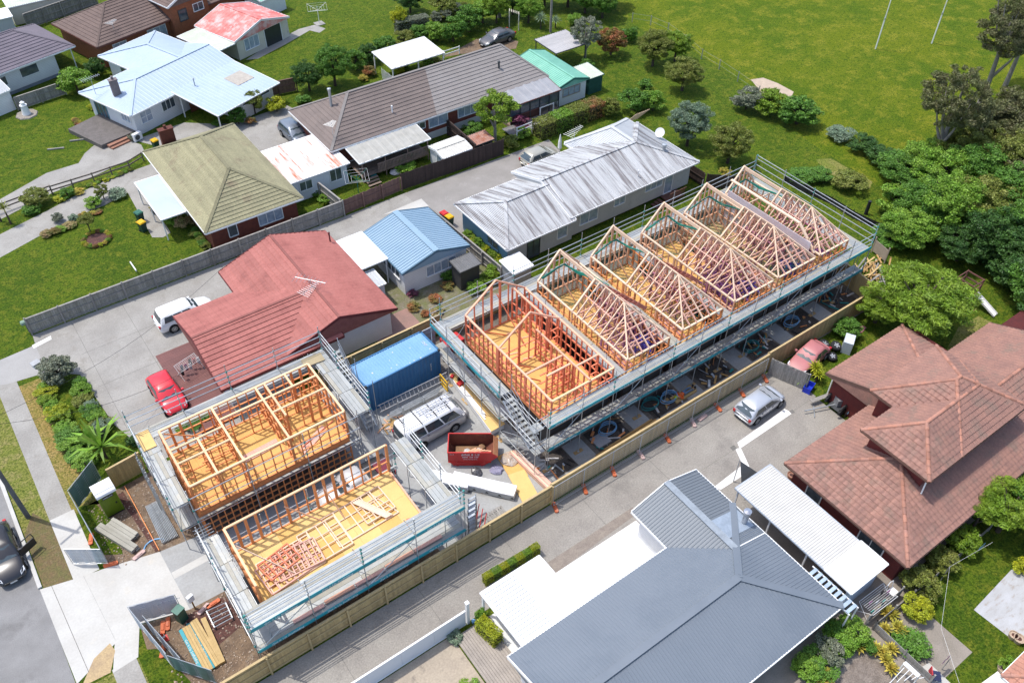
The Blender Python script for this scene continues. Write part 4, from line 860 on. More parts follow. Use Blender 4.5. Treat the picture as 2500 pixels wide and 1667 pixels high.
_a = T(0, 0, 2130, 800); _b = T(0, 1, 420, 740)
fence('paling_fence', 'brown paling fence right of the pale blue roofed house', _a, _b, 1.5, F_BRN, side=1)
_a = T(0, 0, 230, 240); _b = T(0, 0, 800, 40)
fence('paling_fence', 'old grey paling fence between the two tiled houses at top left', _a, _b, 1.8, F_OLD, side=1)
_a = T(2, 3, 365, 300); _b = T(2, 3, 560, 410)
fence('paling_fence', 'leaning old grey fence hiding the nose of the pink car', (41.0, 24.2), (42.0, 21.6), 1.6, F_OLD, side=-1, cap=False, topj=.08)
fence('paling_fence', 'dark timber fence behind the grey house by the silvery tree', (54.3, 54.2), (54.3, 44.2), 1.5, F_DRK, side=1, cap=False)
fence('paling_fence', 'dark timber fence beside the scaffold back corner', (54.4, 44.0), (56.6, 42.0), 1.5, F_DRK, side=-1, cap=False)
def railfence(label, pts, m):
    t = thing('post_and_rail_fence', label, 'fence', pts[0]); L = 0
    for a, b in zip(pts[:-1], pts[1:]):
        k = max(1, round((b-a).length/2.2))
        for i in range(k+1): q = a+(b-a)*i/k; piece('post', t, q, q+Vector((0, 0, .95)), .1, .1, m)
        for z in (.45, .85): piece('rail', t, a+Vector((0, 0, z)), b+Vector((0, 0, z)), .05, .12, m)
WR = mat('weathered_rail', (.20, .16, .14), (.16, .13, .11), rnd=.1)
railfence('brown post and rail fence between the two lanes at left', [T(1, 0, -300, 520), T(1, 0, 200, 330), T(1, 0, 430, 245)], WR)
railfence('brown post and rail fence running up to the olive roofed house', [T(1, 0, 430, 250), T(1, 0, 770, 145), T(1, 0, 1060, 45), T(0, 0, 1170, 1310)], WR)
railfence('white post and rail fence behind the long brown roof', [T(0, 1, 1615, 480), T(0, 1, 1740, 440)], WHITE)
# field fence: thin posts and wires
t = thing('wire_fence', 'sagging wire fence along the edge of the sports field', 'fence', P(1640, 95))
fp = [P(u, v) for u, v in ((1543, 55), (1588, 62), (1630, 80), (1672, 110), (1712, 145), (1755, 170), (1800, 200), (1850, 235))]
GW = mat('grey_wire', (.30, .33, .30))
for a in fp: piece('post', t, a, a+Vector((0, 0, 1.2)), .07, .07, GW)
for a, b in zip(fp[:-1], fp[1:]):
    for z in (.5, 1.1): rod('wire', t, a+Vector((0, 0, z)), b+Vector((0, 0, z)), .02, GW)
# white boundary wall / sliding gate
t = thing('driveway_gate', 'long smooth white panel gate beside the shared driveway', 'gate', (8.8, 20.68, 0))
for i in range(4): blk('panel', t, 4.0+2.06*i, 20.66, .1, 4.0+2.06*i+2.05, 20.72, 1.5, mat('white_gate_panel', (.66, .70, .75), (.62, .66, .71), scale=.6, rough=.4, fine=.02))
blk('top_rail', t, 4.0, 20.64, 1.5, 12.25, 20.74, 1.56, WHITE); blk('bottom_rail', t, 4.0, 20.64, .04, 12.25, 20.74, .1, WHITE)
for x in (4.0, 12.4): piece('post', t, (x, 20.7, 0), (x, 20.7, 2.2 if x > 5 else 1.7), .17, .17, WHITE); piece('post_cap', t, (x, 20.7, 2.2 if x > 5 else 1.7), (x, 20.7, 2.26 if x > 5 else 1.76), .22, .22, WHITE)
# temporary mesh fence with plastic feet
TF_OR = mat('orange_plastic_block', (.62, .15, .05), (.55, .13, .05), rough=.6, fine=.1, rnd=.12, stain=(.55, .30, .22), stain_scale=2, stain_lo=.6); TF_PK = mat('faded_pink_block', (.60, .42, .38), (.54, .38, .34), rough=.7)
ORD = ('leftmost', 'second', 'third', 'fourth', 'fifth', 'sixth', 'seventh', 'eighth', 'ninth', 'tenth')
def foot(label, p, rz, m, L=.75):
    b = MB(); b.prism([(-L/2, -.12), (L/2, -.12), (L/2+.05, 0), (L/2, .12), (-L/2, .12), (-L/2-.05, 0)], 0, .13); b.box((0, 0, .15), (L*.5, .14, .05))
    o = b.build('ballast_block', m, None, org=Vector((0, 0, 0))); o.location = p; o.rotation_euler = (0, 0, rz); return mark(o, label, 'ballast block', 'temporary fence ballast blocks')
def tpanel(label, a, b, h=2.1, mesh=None, z0=.12, group='temporary mesh fence panels', nw=10, ban=None):
    a = Vector((a[0], a[1], 0)); b = Vector((b[0], b[1], 0)); t = thing('mesh_fence', label, 'mesh fence', (a+b)/2, group); Z = lambda z: Vector((0, 0, z))
    rod('frame_post', t, a+Z(z0), a+Z(h), .04, STEEL); rod('frame_post', t, b+Z(z0), b+Z(h), .04, STEEL); rod('frame_rail', t, a+Z(h), b+Z(h), .04, STEEL); rod('frame_rail', t, a+Z(z0+.05), b+Z(z0+.05), .04, STEEL)
    for i in range(1, nw): rod('wire', t, a+Z(z0+(h-z0)*i/nw), b+Z(z0+(h-z0)*i/nw), .011, STEEL)
    q = MB()
    for i in range(1, 16): p = a+(b-a)*i/16; q.beam(p+Z(z0), p+Z(h), .004, .004)
    mark(q.build('mesh_wires', STEEL, t), kind='stuff')
    if ban:
        q = MB(); n = (b-a).cross(Vector((0, 0, 1))).normalized()*.02; k = 10
        for i in range(k):
            p, r = a+(b-a)*(.02+.96*i/k), a+(b-a)*(.02+.96*(i+1)/k); w1, w2 = n*(1+2.5*math.sin(i*1.9)), n*(1+2.5*math.sin((i+1)*1.9))
            q.poly([p+Z(z0+.1)+w1, r+Z(z0+.1)+w2, r+Z(h-.05)+w2*.3, p+Z(h-.05)+w1*.3])
        q.build('banner', ban, t)
    return t
for i in range(8): tpanel('%s wire mesh panel from the left in the row before the pine fence' % ORD[i], (21.15+2.41*i, 24.12), (21.15+2.41*i+2.38, 24.12))
for i in range(9): foot('%s plastic block from the left under the driveway mesh panels' % ORD[i], (21.2+2.41*i, 24.0, 0), math.radians(72+random.uniform(-8, 8)), TF_PK if i in (3, 5) else TF_OR)
foot('faded pink plastic block lying loose beside the mesh panels', (34.1, 23.95, 0), .1, TF_PK)
BAN = mat('blue_grey_banner', (.34, .40, .47), (.28, .33, .40), scale=1.5, rough=.6, fine=.05, alpha=.82); BAN2 = mat('dark_green_banner', (.13, .22, .20), (.10, .18, .17), scale=1.5, rough=.6); BAN3 = mat('solar_blue_banner', (.20, .25, .42), (.28, .31, .40), scale=.8, rough=.5, alpha=.85)
_w = mat('banner_lettering', (.75, .77, .78))
_a = T(2, 0, 640, 1480); _b = T(2, 0, 830, 1235)
_p = tpanel('mesh panel with dark green banner behind the portable toilet', _a, _b, 2.0, ban=BAN2)
_a2 = T(3, 0, 890, 605)
tpanel('mesh panel with pale blue torn banner along the footpath', _a, _a2, 1.9, ban=BAN); tpanel('mesh panel swung open over the footpath with pale banner', _a2, T(3, 0, 600, 605), 1.7, ban=BAN)
_c = T(3, 0, 1120, 1085); _d = T(3, 0, 1490, 985)
_p = tpanel('mesh panel with solar blue banner right of the new driveway', _c, _d, 1.9, ban=BAN3)
text('lettering', _p, 'custom homes', .22, frameM(_d+(_c-_d)*.2+Vector((.03, -.03, 1.5)), _d-_c, (0, 0, 1)), _w)
tpanel('mesh panel with dark banner along the grass right of driveway, far one', _c, T(3, 0, 1420, 1450), 1.8, ban=BAN); tpanel('second dark mesh panel leaning behind the first right of the driveway', T(3, 0, 1230, 1140), T(3, 0, 1530, 1480), 1.7, ban=BAN); tpanel('mesh panel with printed banner at the bottom edge of the photo', T(3, 0, 1430, 1460), T(3, 0, 1780, 1580), 1.7, ban=BAN2)
foot('orange block under the torn banner panel by the driveway', T(3, 0, 905, 605), -.3, TF_OR); foot('orange block at the foot of the footpath banner', T(3, 0, 745, 400), 1.2, TF_OR); foot('pale pink block beside the blue hose', T(3, 0, 1135, 530), .3, TF_PK); foot('pair block one on the earth near the green utility box', T(3, 0, 1330, 1120), 1.2, TF_OR); foot('pair block two on the earth near the green utility box', T(3, 0, 1370, 1090), 1.2, TF_OR); foot('orange block by the concrete edge near the white meter box', T(3, 0, 1740, 925), .1, TF_OR); foot('pink block piled by the short steel ladder', T(3, 0, 1660, 970), .4, TF_PK); foot('orange block leaning under the driveway banner', T(3, 0, 1330, 1310), 1.0, TF_OR)
# ================================================================ timber framing
def wood(n, a, b, r=.12): return mat(n, a, b, scale=2.5, rough=.75, fine=.1, fscale=9, rnd=r)
T_RED = wood('red_tinted_timber', (.78, .235, .125), (.70, .20, .11)); T_REDL = wood('pale_red_tinted_plate', (.84, .46, .31), (.78, .41, .27))
T_ORG = wood('orange_tinted_timber', (.76, .30, .11), (.68, .26, .095)); T_ORGL = wood('pale_orange_plate', (.84, .56, .33), (.78, .50, .29))
T_PCH = wood('peach_timber', (.74, .43, .27), (.66, .37, .23)); T_PCHL = wood('pale_peach_timber', (.84, .62, .45), (.78, .56, .40)); T_PNK = wood('pink_truss_timber', (.74, .44, .35), (.67, .38, .30)); T_PUR = wood('purple_stained_timber', (.42, .16, .22), (.34, .13, .20))
T_RAW = wood('raw_timber', (.55, .38, .20), (.47, .32, .17))
OSB = mat('yellow_flooring_sheet', (.70, .42, .13), (.62, .36, .11), scale=1.3, rough=.75, fine=.1, fscale=16); OSBL = mat('pale_flooring_sheet', (.74, .50, .19), (.68, .45, .17), scale=1.3, rough=.75, fine=.08, fscale=16); OSBG = mat('dusty_flooring_sheet', (.50, .36, .16), (.42, .30, .14), scale=1.3, rough=.8, fine=.12, fscale=12)
WRAP = mat('black_building_wrap', (.045, .045, .048), (.03, .03, .032), rough=.6); BLOCKW = mat('grey_block_wall', (.25, .24, .235), (.20, .195, .19), fine=.12)
def V3(*a): return Vector(a)
def wallframe(t, a, b, z, h, m, ml=None, sp=.6, nogs=(.8, 1.6), top=None, open_=None, dbl=.08):
    "stud wall from a to b (xy); top: function u(0..1)->height for raked walls"
    a = V3(a[0], a[1], z); b = V3(b[0], b[1], z); d = b-a; L = d.length; n = max(1, round(L/sp)); H_ = top or (lambda u: h); ml = ml or m
    piece('bottom_plate', t, a+V3(0, 0, .025), b+V3(0, 0, .025), .09, .045, m)
    us = [i/n for i in range(n+1)]
    for i, u in enumerate(us):
        if open_ and open_[0] < u*L < open_[1]: continue
        p = a+d*u; e = H_(u)
        if e > .15: piece('stud', t, p+V3(0, 0, .045), p+V3(0, 0, e-.04), .10 if i not in (0, n) else .14, .065 if random.random() > dbl else .16, m, up=tuple(d.normalized()))
    for i in range(n):
        u0, u1 = us[i], us[i+1]
        for z_ in nogs:
            if open_ and open_[0]-.1 < (u0+u1)/2*L < open_[1]+.1 and z_ < 2: continue
            if min(H_(u0), H_(u1)) > z_+.15: piece('nog', t, a+d*u0+V3(0, 0, z_), a+d*u1+V3(0, 0, z_), .095, .055, m)
    if top:
        ks = [0, .5, 1]
        for i in range(len(ks)-1): piece('top_plate', t, a+d*ks[i]+V3(0, 0, H_(ks[i])), a+d*ks[i+1]+V3(0, 0, H_(ks[i+1])), .13, .10, ml)
    else: piece('top_plate', t, a+V3(0, 0, h-.02), b+V3(0, 0, h-.02), .13, .10, ml)
FZ, WHT = 2.75, 2.45        # floor level of the upper storey, wall height
def storey(t, x0, y0, x1, y1, wallm=WRAP, slab=None, fl=OSB, near_open=False):
    b = MB(); b.b2(x0-.05, y0-.05, 0, x1+.05, y1+.05, .22); b.build('foundation', C_DARK, t)
    b = MB(); b.b2(x0+.06, y0+.06, .22, x1-.06, y1-.06, 2.45)
    if not near_open: b.build('lower_wall', wallm, t)
    nx = max(2, round((x1-x0)/1.2)); ny = max(2, round((y1-y0)/2.4))
    for i in range(nx):
        for j in range(ny):
            blk('floor_sheet', t, x0+(x1-x0)*i/nx+.004, y0+(y1-y0)*j/ny+.004, 2.69, x0+(x1-x0)*(i+1)/nx-.004, y0+(y1-y0)*(j+1)/ny-.004, FZ, fl)
    for p, q in (((x0, y0), (x1, y0)), ((x0, y1), (x1, y1)), ((x0, y0), (x0, y1)), ((x1, y0), (x1, y1))): piece('rim_joist', t, V3(*p, 2.57), V3(*q, 2.57), .06, .23, T_ORG)
def brace(t, a, b, m, w=.09): piece('brace', t, a, b, .04, w, m)
Y0, Y1 = 27.68, 37.42
# ---- unit 1: red frame, no roof yet
x0, x1 = 23.52, 28.6; cx = (x0+x1)/2
u1 = thing('unfinished_house', 'red tinted timber wall frames without roof at the left end of the long block', 'house frame', (cx, 32.5, 0), 'terrace units under construction')
storey(u1, x0, Y0, x1, Y1)
wallframe(u1, (x0, Y0), (x0, Y1), FZ, WHT, T_RED, T_REDL, .55); wallframe(u1, (x1, Y0), (x1, Y1), FZ, WHT, T_RED, T_REDL, .55); wallframe(u1, (x0, Y0), (x1, Y0), FZ, WHT, T_RED, T_ORGL)
rake = lambda u: WHT+1.9*(1-abs(2*u-1))
wallframe(u1, (x0, Y1), (x1, Y1), FZ, WHT, T_RED, T_REDL, .72, nogs=(), top=rake, dbl=.5); wallframe(u1, (x0, 33.45), (x1, 33.45), FZ, WHT, T_RED, T_REDL, .8, nogs=(.8, 1.6), top=rake, dbl=.5)
wallframe(u1, (26.6, Y0), (26.6, 33.4), FZ, WHT+.1, T_RED, T_REDL, .6); wallframe(u1, (x0, 30.5), (26.6, 30.5), FZ, WHT, T_RED, T_REDL, .6, open_=(.3, 1.4)); wallframe(u1, (26.6, 29.2), (x1, 29.2), FZ, WHT, T_RED, T_REDL, .6, open_=(.4, 1.2)); wallframe(u1, (24.6, 29.6), (26.5, 29.6), FZ, WHT, T_RED, T_REDL, .5)
wallframe(u1, (27.5, 33.4), (27.5, Y1), FZ, WHT+.6, T_RED, T_REDL, .6)
for a, b in ((V3(x0+.1, 36.6, FZ+1.6), V3(cx, 36.2, FZ+.1)), (V3(cx, 37.3, FZ+3.2), V3(cx+.5, 34.5, FZ+.1)), (V3(x0+.1, 33, FZ+1.4), V3(25.6, 32.6, FZ+.1)), (V3(26.5, 28.6, FZ+1.6), V3(25.0, 28.3, FZ+.05)), (V3(x0+.1, 31.6, FZ+1.4), V3(25.4, 31.2, FZ+.1)), (V3(26.7, 30.8, FZ+1.7), V3(28.3, 31.3, FZ+.1)), (V3(24.2, 28.9, FZ+.08), V3(25.2, 28.2, FZ+.1))): brace(u1, a, b, T_RED)
for k in range(7): piece('timber_offcut', u1, V3(24.2+.5*k, 36.3-.9*(k % 4), FZ+.03), V3(24.9+.5*k, 36.1-.9*(k % 4), FZ+.03), .09, .045, T_REDL)
# ---- units 2..6: peach frames with roof trusses
UN = [(29.8, 33.56, 'second', 0), (34.78, 38.58, 'third', 1), (39.82, 43.76, 'fourth', 2), (44.34, 48.35, 'fifth', 3), (48.95, 52.2, 'last', 4)]
NETG = mat('green_safety_net', (.02, .22, .15), (.015, .16, .12), rough=.7); NETB = mat('blue_safety_net', (.05, .06, .34), (.10, .05, .28), rough=.7); NETP = mat('purple_tie_net', (.25, .09, .26), (.2, .07, .2), rough=.7)
def roofz(x, x0, x1, zp, pk): return zp+(pk-zp)*(1-abs(2*(x-x0)/(x1-x0)-1))
PUR = []
for x0, x1, nm, ui in UN:
    cx = (x0+x1)/2; zp = FZ+WHT; pk = zp+2.0
    u = thing('unfinished_house', 'peach timber house frame with roof trusses, %s unit of the long block from the left' % nm, 'house frame', (cx, 32.5, 0), 'terrace units under construction')
    storey(u, x0, Y0, x1, Y1, fl=OSB if ui != 3 else OSBG)
    for a, b in (((x0, Y0), (x0, Y1)), ((x1, Y0), (x1, Y1))): wallframe(u, a, b, FZ, WHT, T_ORG if ui < 2 else T_PCH, T_PCHL, .6)
    wallframe(u, (x0, Y0), (x1, Y0), FZ, WHT, T_ORG, T_PCHL)
    rk = lambda uu: WHT+1.95*(1-abs(2*uu-1))
    wallframe(u, (x0, Y1), (x1, Y1), FZ, WHT, T_PCH, T_PCHL, .48, nogs=(.9,), top=rk, dbl=.4); wallframe(u, (x0, 33.5), (x1, 33.5), FZ, WHT, T_PCH, T_PCHL, .55, nogs=(.8, 1.6), top=rk, open_=(1.2, 2.2), dbl=.3)
    wallframe(u, (cx+.6, 30), (cx+.6, 33.4), FZ, WHT, T_PUR, T_PUR, .6); wallframe(u, (x0, 30.3), (x1, 30.3), FZ, WHT, T_PUR if ui != 1 else T_PCH, T_PCH, .6, open_=(1, 2))
    piece('ridge_beam', u, V3(cx, 33.4, pk-.12), V3(cx, Y1+.05, pk-.12), .06, .30, T_PCHL)
    for yy in (33.5, Y1):
        for xa in (x0, x1): piece('rafter', u, V3(xa, yy, zp+.05), V3(cx, yy, pk+.02), .12, .12, T_PCHL)
    # diagonal props in the open far room
    for k, (xa, xb) in enumerate(((cx-.6, cx+.3), (cx+.5, cx+1.1))): brace(u, V3(xa, Y1-.1, zp+.9), V3(xb, 34.7+.3*k, FZ+.1), T_PCH)
    piece('tie_beam', u, V3(x0, 35.4, zp), V3(x1, 35.4, zp), .06, .10, T_PCHL) if ui == 4 else None
    # trusses
    ny = 5
    for k in range(ny):
        y = 33.0-.62*k; rise = pk-zp
        piece('bottom_chord', u, V3(x0, y, zp+.05), V3(x1, y, zp+.05), .06, .10, T_PNK)
        for xa in (x0, x1):
            piece('top_chord', u, V3(xa, y, zp+.05), V3(cx, y, pk), .065, .12, T_PCHL)
            s = 1 if xa == x1 else -1; hw = (x1-x0)/2
            piece('web', u, V3(cx+s*hw*.5, y, zp+rise*.5), V3(cx+s*hw*.28, y, zp+.07), .055, .08, T_PNK); piece('web', u, V3(cx, y, pk-.08), V3(cx+s*hw*.28, y, zp+.07), .055, .08, T_PNK)
    ye = 33.0-.62*(ny-1)
    piece('ridge_batten', u, V3(cx, 33.5, pk+.05), V3(cx, ye, pk+.05), .05, .08, T_PCHL)
    for f in (.5,):
        for s in (-1, 1): piece('batten', u, V3(cx+s*(x1-x0)/4, 33.4, (zp+pk)/2+.1), V3(cx+s*(x1-x0)/4, ye, (zp+pk)/2+.1), .07, .04, T_PNK)
    # hip end
    for xa in (x0, x1): piece('hip_rafter', u, V3(cx, ye, pk), V3(xa, Y0, zp+.05), .08, .15, T_PCHL)
    for f in (-.66, -.33, 0, .33, .66):
        xa = cx+f*(x1-x0)/2; yt = ye-(ye-Y0)*abs(f); zt = pk-(pk-zp)*abs(f); piece('jack_rafter', u, V3(xa, yt, zt), V3(xa, Y0, zp+.06), .06, .12, T_PNK if f else T_PCHL)
    for k in range(1, 4):
        g = k/4; yy = ye-(ye-Y0)*g; zt = pk-(pk-zp)*g; hw = (x1-x0)/2*g
        piece('collar', u, V3(cx-hw, yy, zt-.02), V3(cx+hw, yy, zt-.02), .06, .10, T_PNK); piece('bottom_chord', u, V3(x0, yy, zp+.04), V3(x1, yy, zp+.04), .06, .10, T_PNK)
        for s in (-1, 1): piece('jack_rafter', u, V3(cx+s*hw, yy, zt), V3(cx+s*(x1-x0)/2, yy, zp+.05), .06, .11, T_PCHL); piece('web', u, V3(cx+s*hw*.4, yy, zt-.05), V3(cx+s*hw*.7, yy, zp+.06), .055, .08, T_PNK)
    if ui in (0, 1):
        for k in range(9): piece('gusset_board', u, V3(cx+.55+.1*k, 33.2-.55*k*.6, pk-.65-.02*k), V3(cx+1.1+.1*k, 33.2-.55*k*.6-.35, pk-1.15-.02*k), .03, .3, mat('salmon_board', (.56, .22, .17), (.50, .20, .155), rnd=.1))
    # nets
    def ribbon(nm_, pts, w, m_):
        b = MB()
        for k in range(3):
            b.tube([V3(*p)+V3(random.uniform(-.06, .06), random.uniform(-.06, .06), random.uniform(-.06, .06)) for p in pts], w*random.uniform(.5, 1), 5)
        mark(b.build(nm_, m_, u), kind=None)
    def netting(nm_, xa, ya, xb, yb, z, sag, m_, n=10, r=.012):
        b = MB(); f = lambda i, j: V3(xa+(xb-xa)*i/n, ya+(yb-ya)*j/n, z-sag*math.sin(math.pi*i/n)*math.sin(math.pi*j/n)+.05*math.sin(i*2.1+j*1.3))
        for i in range(n+1):
            b.tube([f(i, j) for j in range(n+1)], r, 3, False); b.tube([f(j, i) for j in range(n+1)], r, 3, False)
        mark(b.build(nm_, m_, u), kind='stuff')
    ribbon('bundled_net', [(x0+.2, Y1-.2, zp+.3), (cx-.4, Y1-.25, zp+.75), (cx+.2, Y1-.3, zp+.85), (cx+.8, 36.2, zp+.35), (x1-.3, 34.9, zp+.25), (x1-.2, 33.8, zp+.35)], .07, NETG)
    netting('safety_net', x0+.1, 33.6, x1-.1, Y1-.1, zp-.1, 1.2, NETG, 14, .008); netting('safety_net', x0+.1, Y0+.1, x1-.1, 33.4, zp-.15, 1.0, (NETB, NETG, NETP, NETG, NETP)[ui], 16, .009)
    if ui in (0, 2, 3):
        for k in range(5): ribbon('bundled_net', [(x1-.9+random.uniform(-.5, .4), Y0+.5+random.uniform(0, 1.8), FZ+random.uniform(.2, 1.9)) for _ in range(5)], .06, NETB)
    if ui in (2, 4):
        for k in range(7): ribbon('bundled_net', [(cx+random.uniform(-1.2, 1.2), Y0+.4+random.uniform(0, 4.5), FZ+random.uniform(.1, 1.6)) for _ in range(4)], .05, NETP)
    for k in range(10): piece('stacked_board', u, V3(cx-1.0+.09*k, 28.6, FZ+.06), V3(cx-.6+.09*k, 31.8, FZ+.06+.02*(k % 3)), .09, .05, (T_PUR, T_PCH, T_ORG)[k % 3])
# white lining wall between the fifth and last units
b = MB(); b.b2(48.40, 28.4, FZ+.05, 48.44, 36.8, FZ+WHT+.9); mark(b.build('fire_wall_sheet', mat('pale_lilac_lining', (.62, .56, .60), (.56, .50, .54))), 'pale lilac lining sheet wall between the fifth and last frames', 'wall lining')
fw = thing('fire_wall', 'pale timber capped fire wall frame between the fifth and last units', 'wall frame', (48.6, 32.5, 0))
for k in range(15): piece('stud', fw, V3(48.6, 28.2+.62*k, 2.5), V3(48.6, 28.2+.62*k, 6.2), .09, .05, T_PCH)
piece('top_plate', fw, V3(48.6, 29.9, 6.95), V3(48.6, 36.9, 6.95), .22, .1, T_PCHL); piece('top_plate', fw, V3(48.6, 29.9, 6.95), V3(48.6, 28.0, 5.35), .22, .1, T_PCHL); piece('bottom_plate', fw, V3(48.6, 28.0, 2.5), V3(48.6, 37.2, 2.5), .22, .1, T_PCHL)
# ---- front block A
ax0, ax1, ay0, ay1 = 2.72, 12.55, 34.45, 39.45
A = thing('unfinished_house', 'orange timber wall frames on yellow floor, front block behind the other front block', 'house frame', (7.6, 37, 0), 'front blocks under construction')
storey(A, ax0, ay0, ax1, ay1, near_open=True)
b = MB(); b.b2(ax0+.1, ay0+1.2, .2, ax1-.1, ay1-.1, 2.45); b.build('lower_wall', WRAP, A)
for a, c in (((ax0, ay0), (ax1, ay0)), ((ax0, ay0), (ax0, ay1))): wallframe(A, a, c, .22, 2.2, T_ORG, T_ORG, .42, nogs=(.55, 1.1, 1.65))
for a, c in (((ax0, ay0), (ax0, ay1)), ((ax1, ay0), (ax1, ay1)), ((ax0, ay0), (ax1, ay0)), ((ax0, ay1), (ax1, ay1))): wallframe(A, a, c, FZ, WHT, T_ORG, T_ORGL, .6)
for a, c in (((6.0, ay0), (6.0, ay1)), ((8.9, ay0), (8.9, ay1)), ((9.5, 36.2), (9.5, ay1)), ((ax0, 37.6), (6.0, 37.6)), ((ax0, 36.4), (6.0, 36.4)), ((6.0, 38.2), (12.5, 38.2)), ((4.4, ay0), (4.4, 37.6)), ((10.9, 38.2), (10.9, ay1)), ((8.9, 36.9), (12.5, 36.9))): wallframe(A, a, c, FZ, WHT, T_ORG, T_ORGL, .6, nogs=(.8, 1.6), open_=(.7, 1.5))
brace(A, V3(2.9, 39.3, FZ+2.2), V3(5.6, 38.3, FZ+1.0), T_ORG); brace(A, V3(11.8, 34.6, FZ+1.9), V3(9.8, 35.3, FZ+.1), T_RED)
for k in range(6): piece('stacked_board', A, V3(6.3, 36.3+.1*k, FZ+.05), V3(8.7, 36.4+.1*k, FZ+.05), .09, .05, T_PNK)
for k in range(6): piece('stacked_board', A, V3(9.6, 34.8+.1*k, FZ+.05), V3(11.6, 35.7+.1*k, FZ+.05), .09, .05, T_PNK)
# ---- front block B : floor with frames lying flat
bx0, bx1, by0, by1 = 3.2, 13.3, 26.4, 30.65
B = thing('unfinished_house', 'yellow upper floor with wall frames lying flat, nearest front block', 'house frame', (8.2, 28.6, 0), 'front blocks under construction')
b = MB(); b.b2(bx0, by0, 0, bx1, by1, .2); b.build('foundation', C_DARK, B); b = MB(); b.b2(bx0+.1, by0+1.0, .2, bx1-.1, by1-.1, 2.45); b.build('lower_wall', WRAP, B)
for i in range(8):
    for j in range(2): blk('floor_sheet', B, bx0+(bx1-bx0)*i/8+.004, by0+2.12*j+.004, 2.69, bx0+(bx1-bx0)*(i+1)/8-.004, by0+2.12*(j+1)-.004, FZ, OSBL if (i+j) % 3 else OSB)
for p, q in (((bx0, by0), (bx1, by0)), ((bx0, by1), (bx1, by1)), ((bx0, by0), (bx0, by1)), ((bx1, by0), (bx1, by1))): piece('rim_joist', B, V3(*p, 2.57), V3(*q, 2.57), .06, .23, T_ORG)
wallframe(B, (bx0, by0), (bx1, by0), .2, 2.3, T_RAW, T_RAW, .6, nogs=(1.1,))
wallframe(B, (bx0, by1), (bx1, by1), FZ, WHT, T_ORG, T_ORGL, .6, nogs=(.9,), dbl=.35); wallframe(B, (bx0, by0), (bx0, by1), FZ, WHT, T_ORG, T_ORGL, .6, nogs=(.8, 1.6))
brace(B, V3(bx0+.1, 29.6, FZ+2.1), V3(5.6, 27.2, FZ+.1), T_PCHL); brace(B, V3(6.6, 30.5, FZ+1.9), V3(8.3, 29.6, FZ+.1), T_PCH); brace(B, V3(9.0, 30.5, FZ+2.0), V3(9.4, 29.1, FZ+.1), T_PCH)
def flat(x0, y0, L, Wd, rz, nx, ny, m, z=FZ+.05, rake=0.):
    c, s = math.cos(rz), math.sin(rz); f = lambda u, v: V3(x0+u*c-v*s, y0+u*s+v*c, z)
    piece('flat_plate', B, f(0, 0), f(L, 0), .07, .09, m); piece('flat_plate', B, f(0, Wd), f(L-rake, Wd), .07, .09, m)
    for i in range(nx+1): u = L*i/nx; piece('flat_stud', B, f(u, 0), f(min(u, L-rake if i == nx else L), Wd), .065, .09, m)
    for j in range(1, ny): piece('flat_nog', B, f(0, Wd*j/ny), f(L-rake*j/ny, Wd*j/ny), .05, .07, m)
flat(8.3, 27.5, 3.9, 2.3, .03, 5, 3, T_PCHL, rake=.7); flat(6.6, 27.2, 2.4, 2.3, .02, 4, 3, T_PCHL, FZ+.13); flat(10.3, 27.9, 1.9, 1.9, .05, 3, 3, T_PCHL, FZ+.14)
flat(4.0, 27.0, 3.2, 2.2, .04, 7, 5, T_PCHL, FZ+.06); flat(3.9, 26.9, 2.9, 1.9, .10, 6, 4, T_PNK, FZ+.16); flat(4.6, 27.3, 2.6, 1.7, -.06, 9, 3, T_PNK, FZ+.25); flat(4.2, 27.6, 2.0, 1.3, .2, 5, 3, T_RED, FZ+.33)
for k in range(4): piece('stacked_board', B, V3(10.3+.12*k, 29.7, FZ+.2), V3(11.4+.12*k, 27.6, FZ+.2), .1, .05, T_PCHL)
# fallen plate along the near edge
piece('loose_plate', B, V3(3.4, by0+.12, FZ+.1), V3(bx1-.2, by0+.12, FZ+.1), .1, .09, T_RED); piece('loose_plate', B, V3(3.6, by0+.3, FZ+.06), V3(11.5, by0+.34, FZ+.06), .1, .06, T_PCHL)
piece('loose_plate', B, V3(bx1-1.0, by0+.5, FZ+.06), V3(bx1-.1, by0+.15, FZ+.06), .1, .09, T_RED); piece('loose_plate', B, V3(bx1-.1, by0+.4, FZ+.1), V3(bx1-.05, by1-.2, FZ+.1), .1, .09, T_REDL)
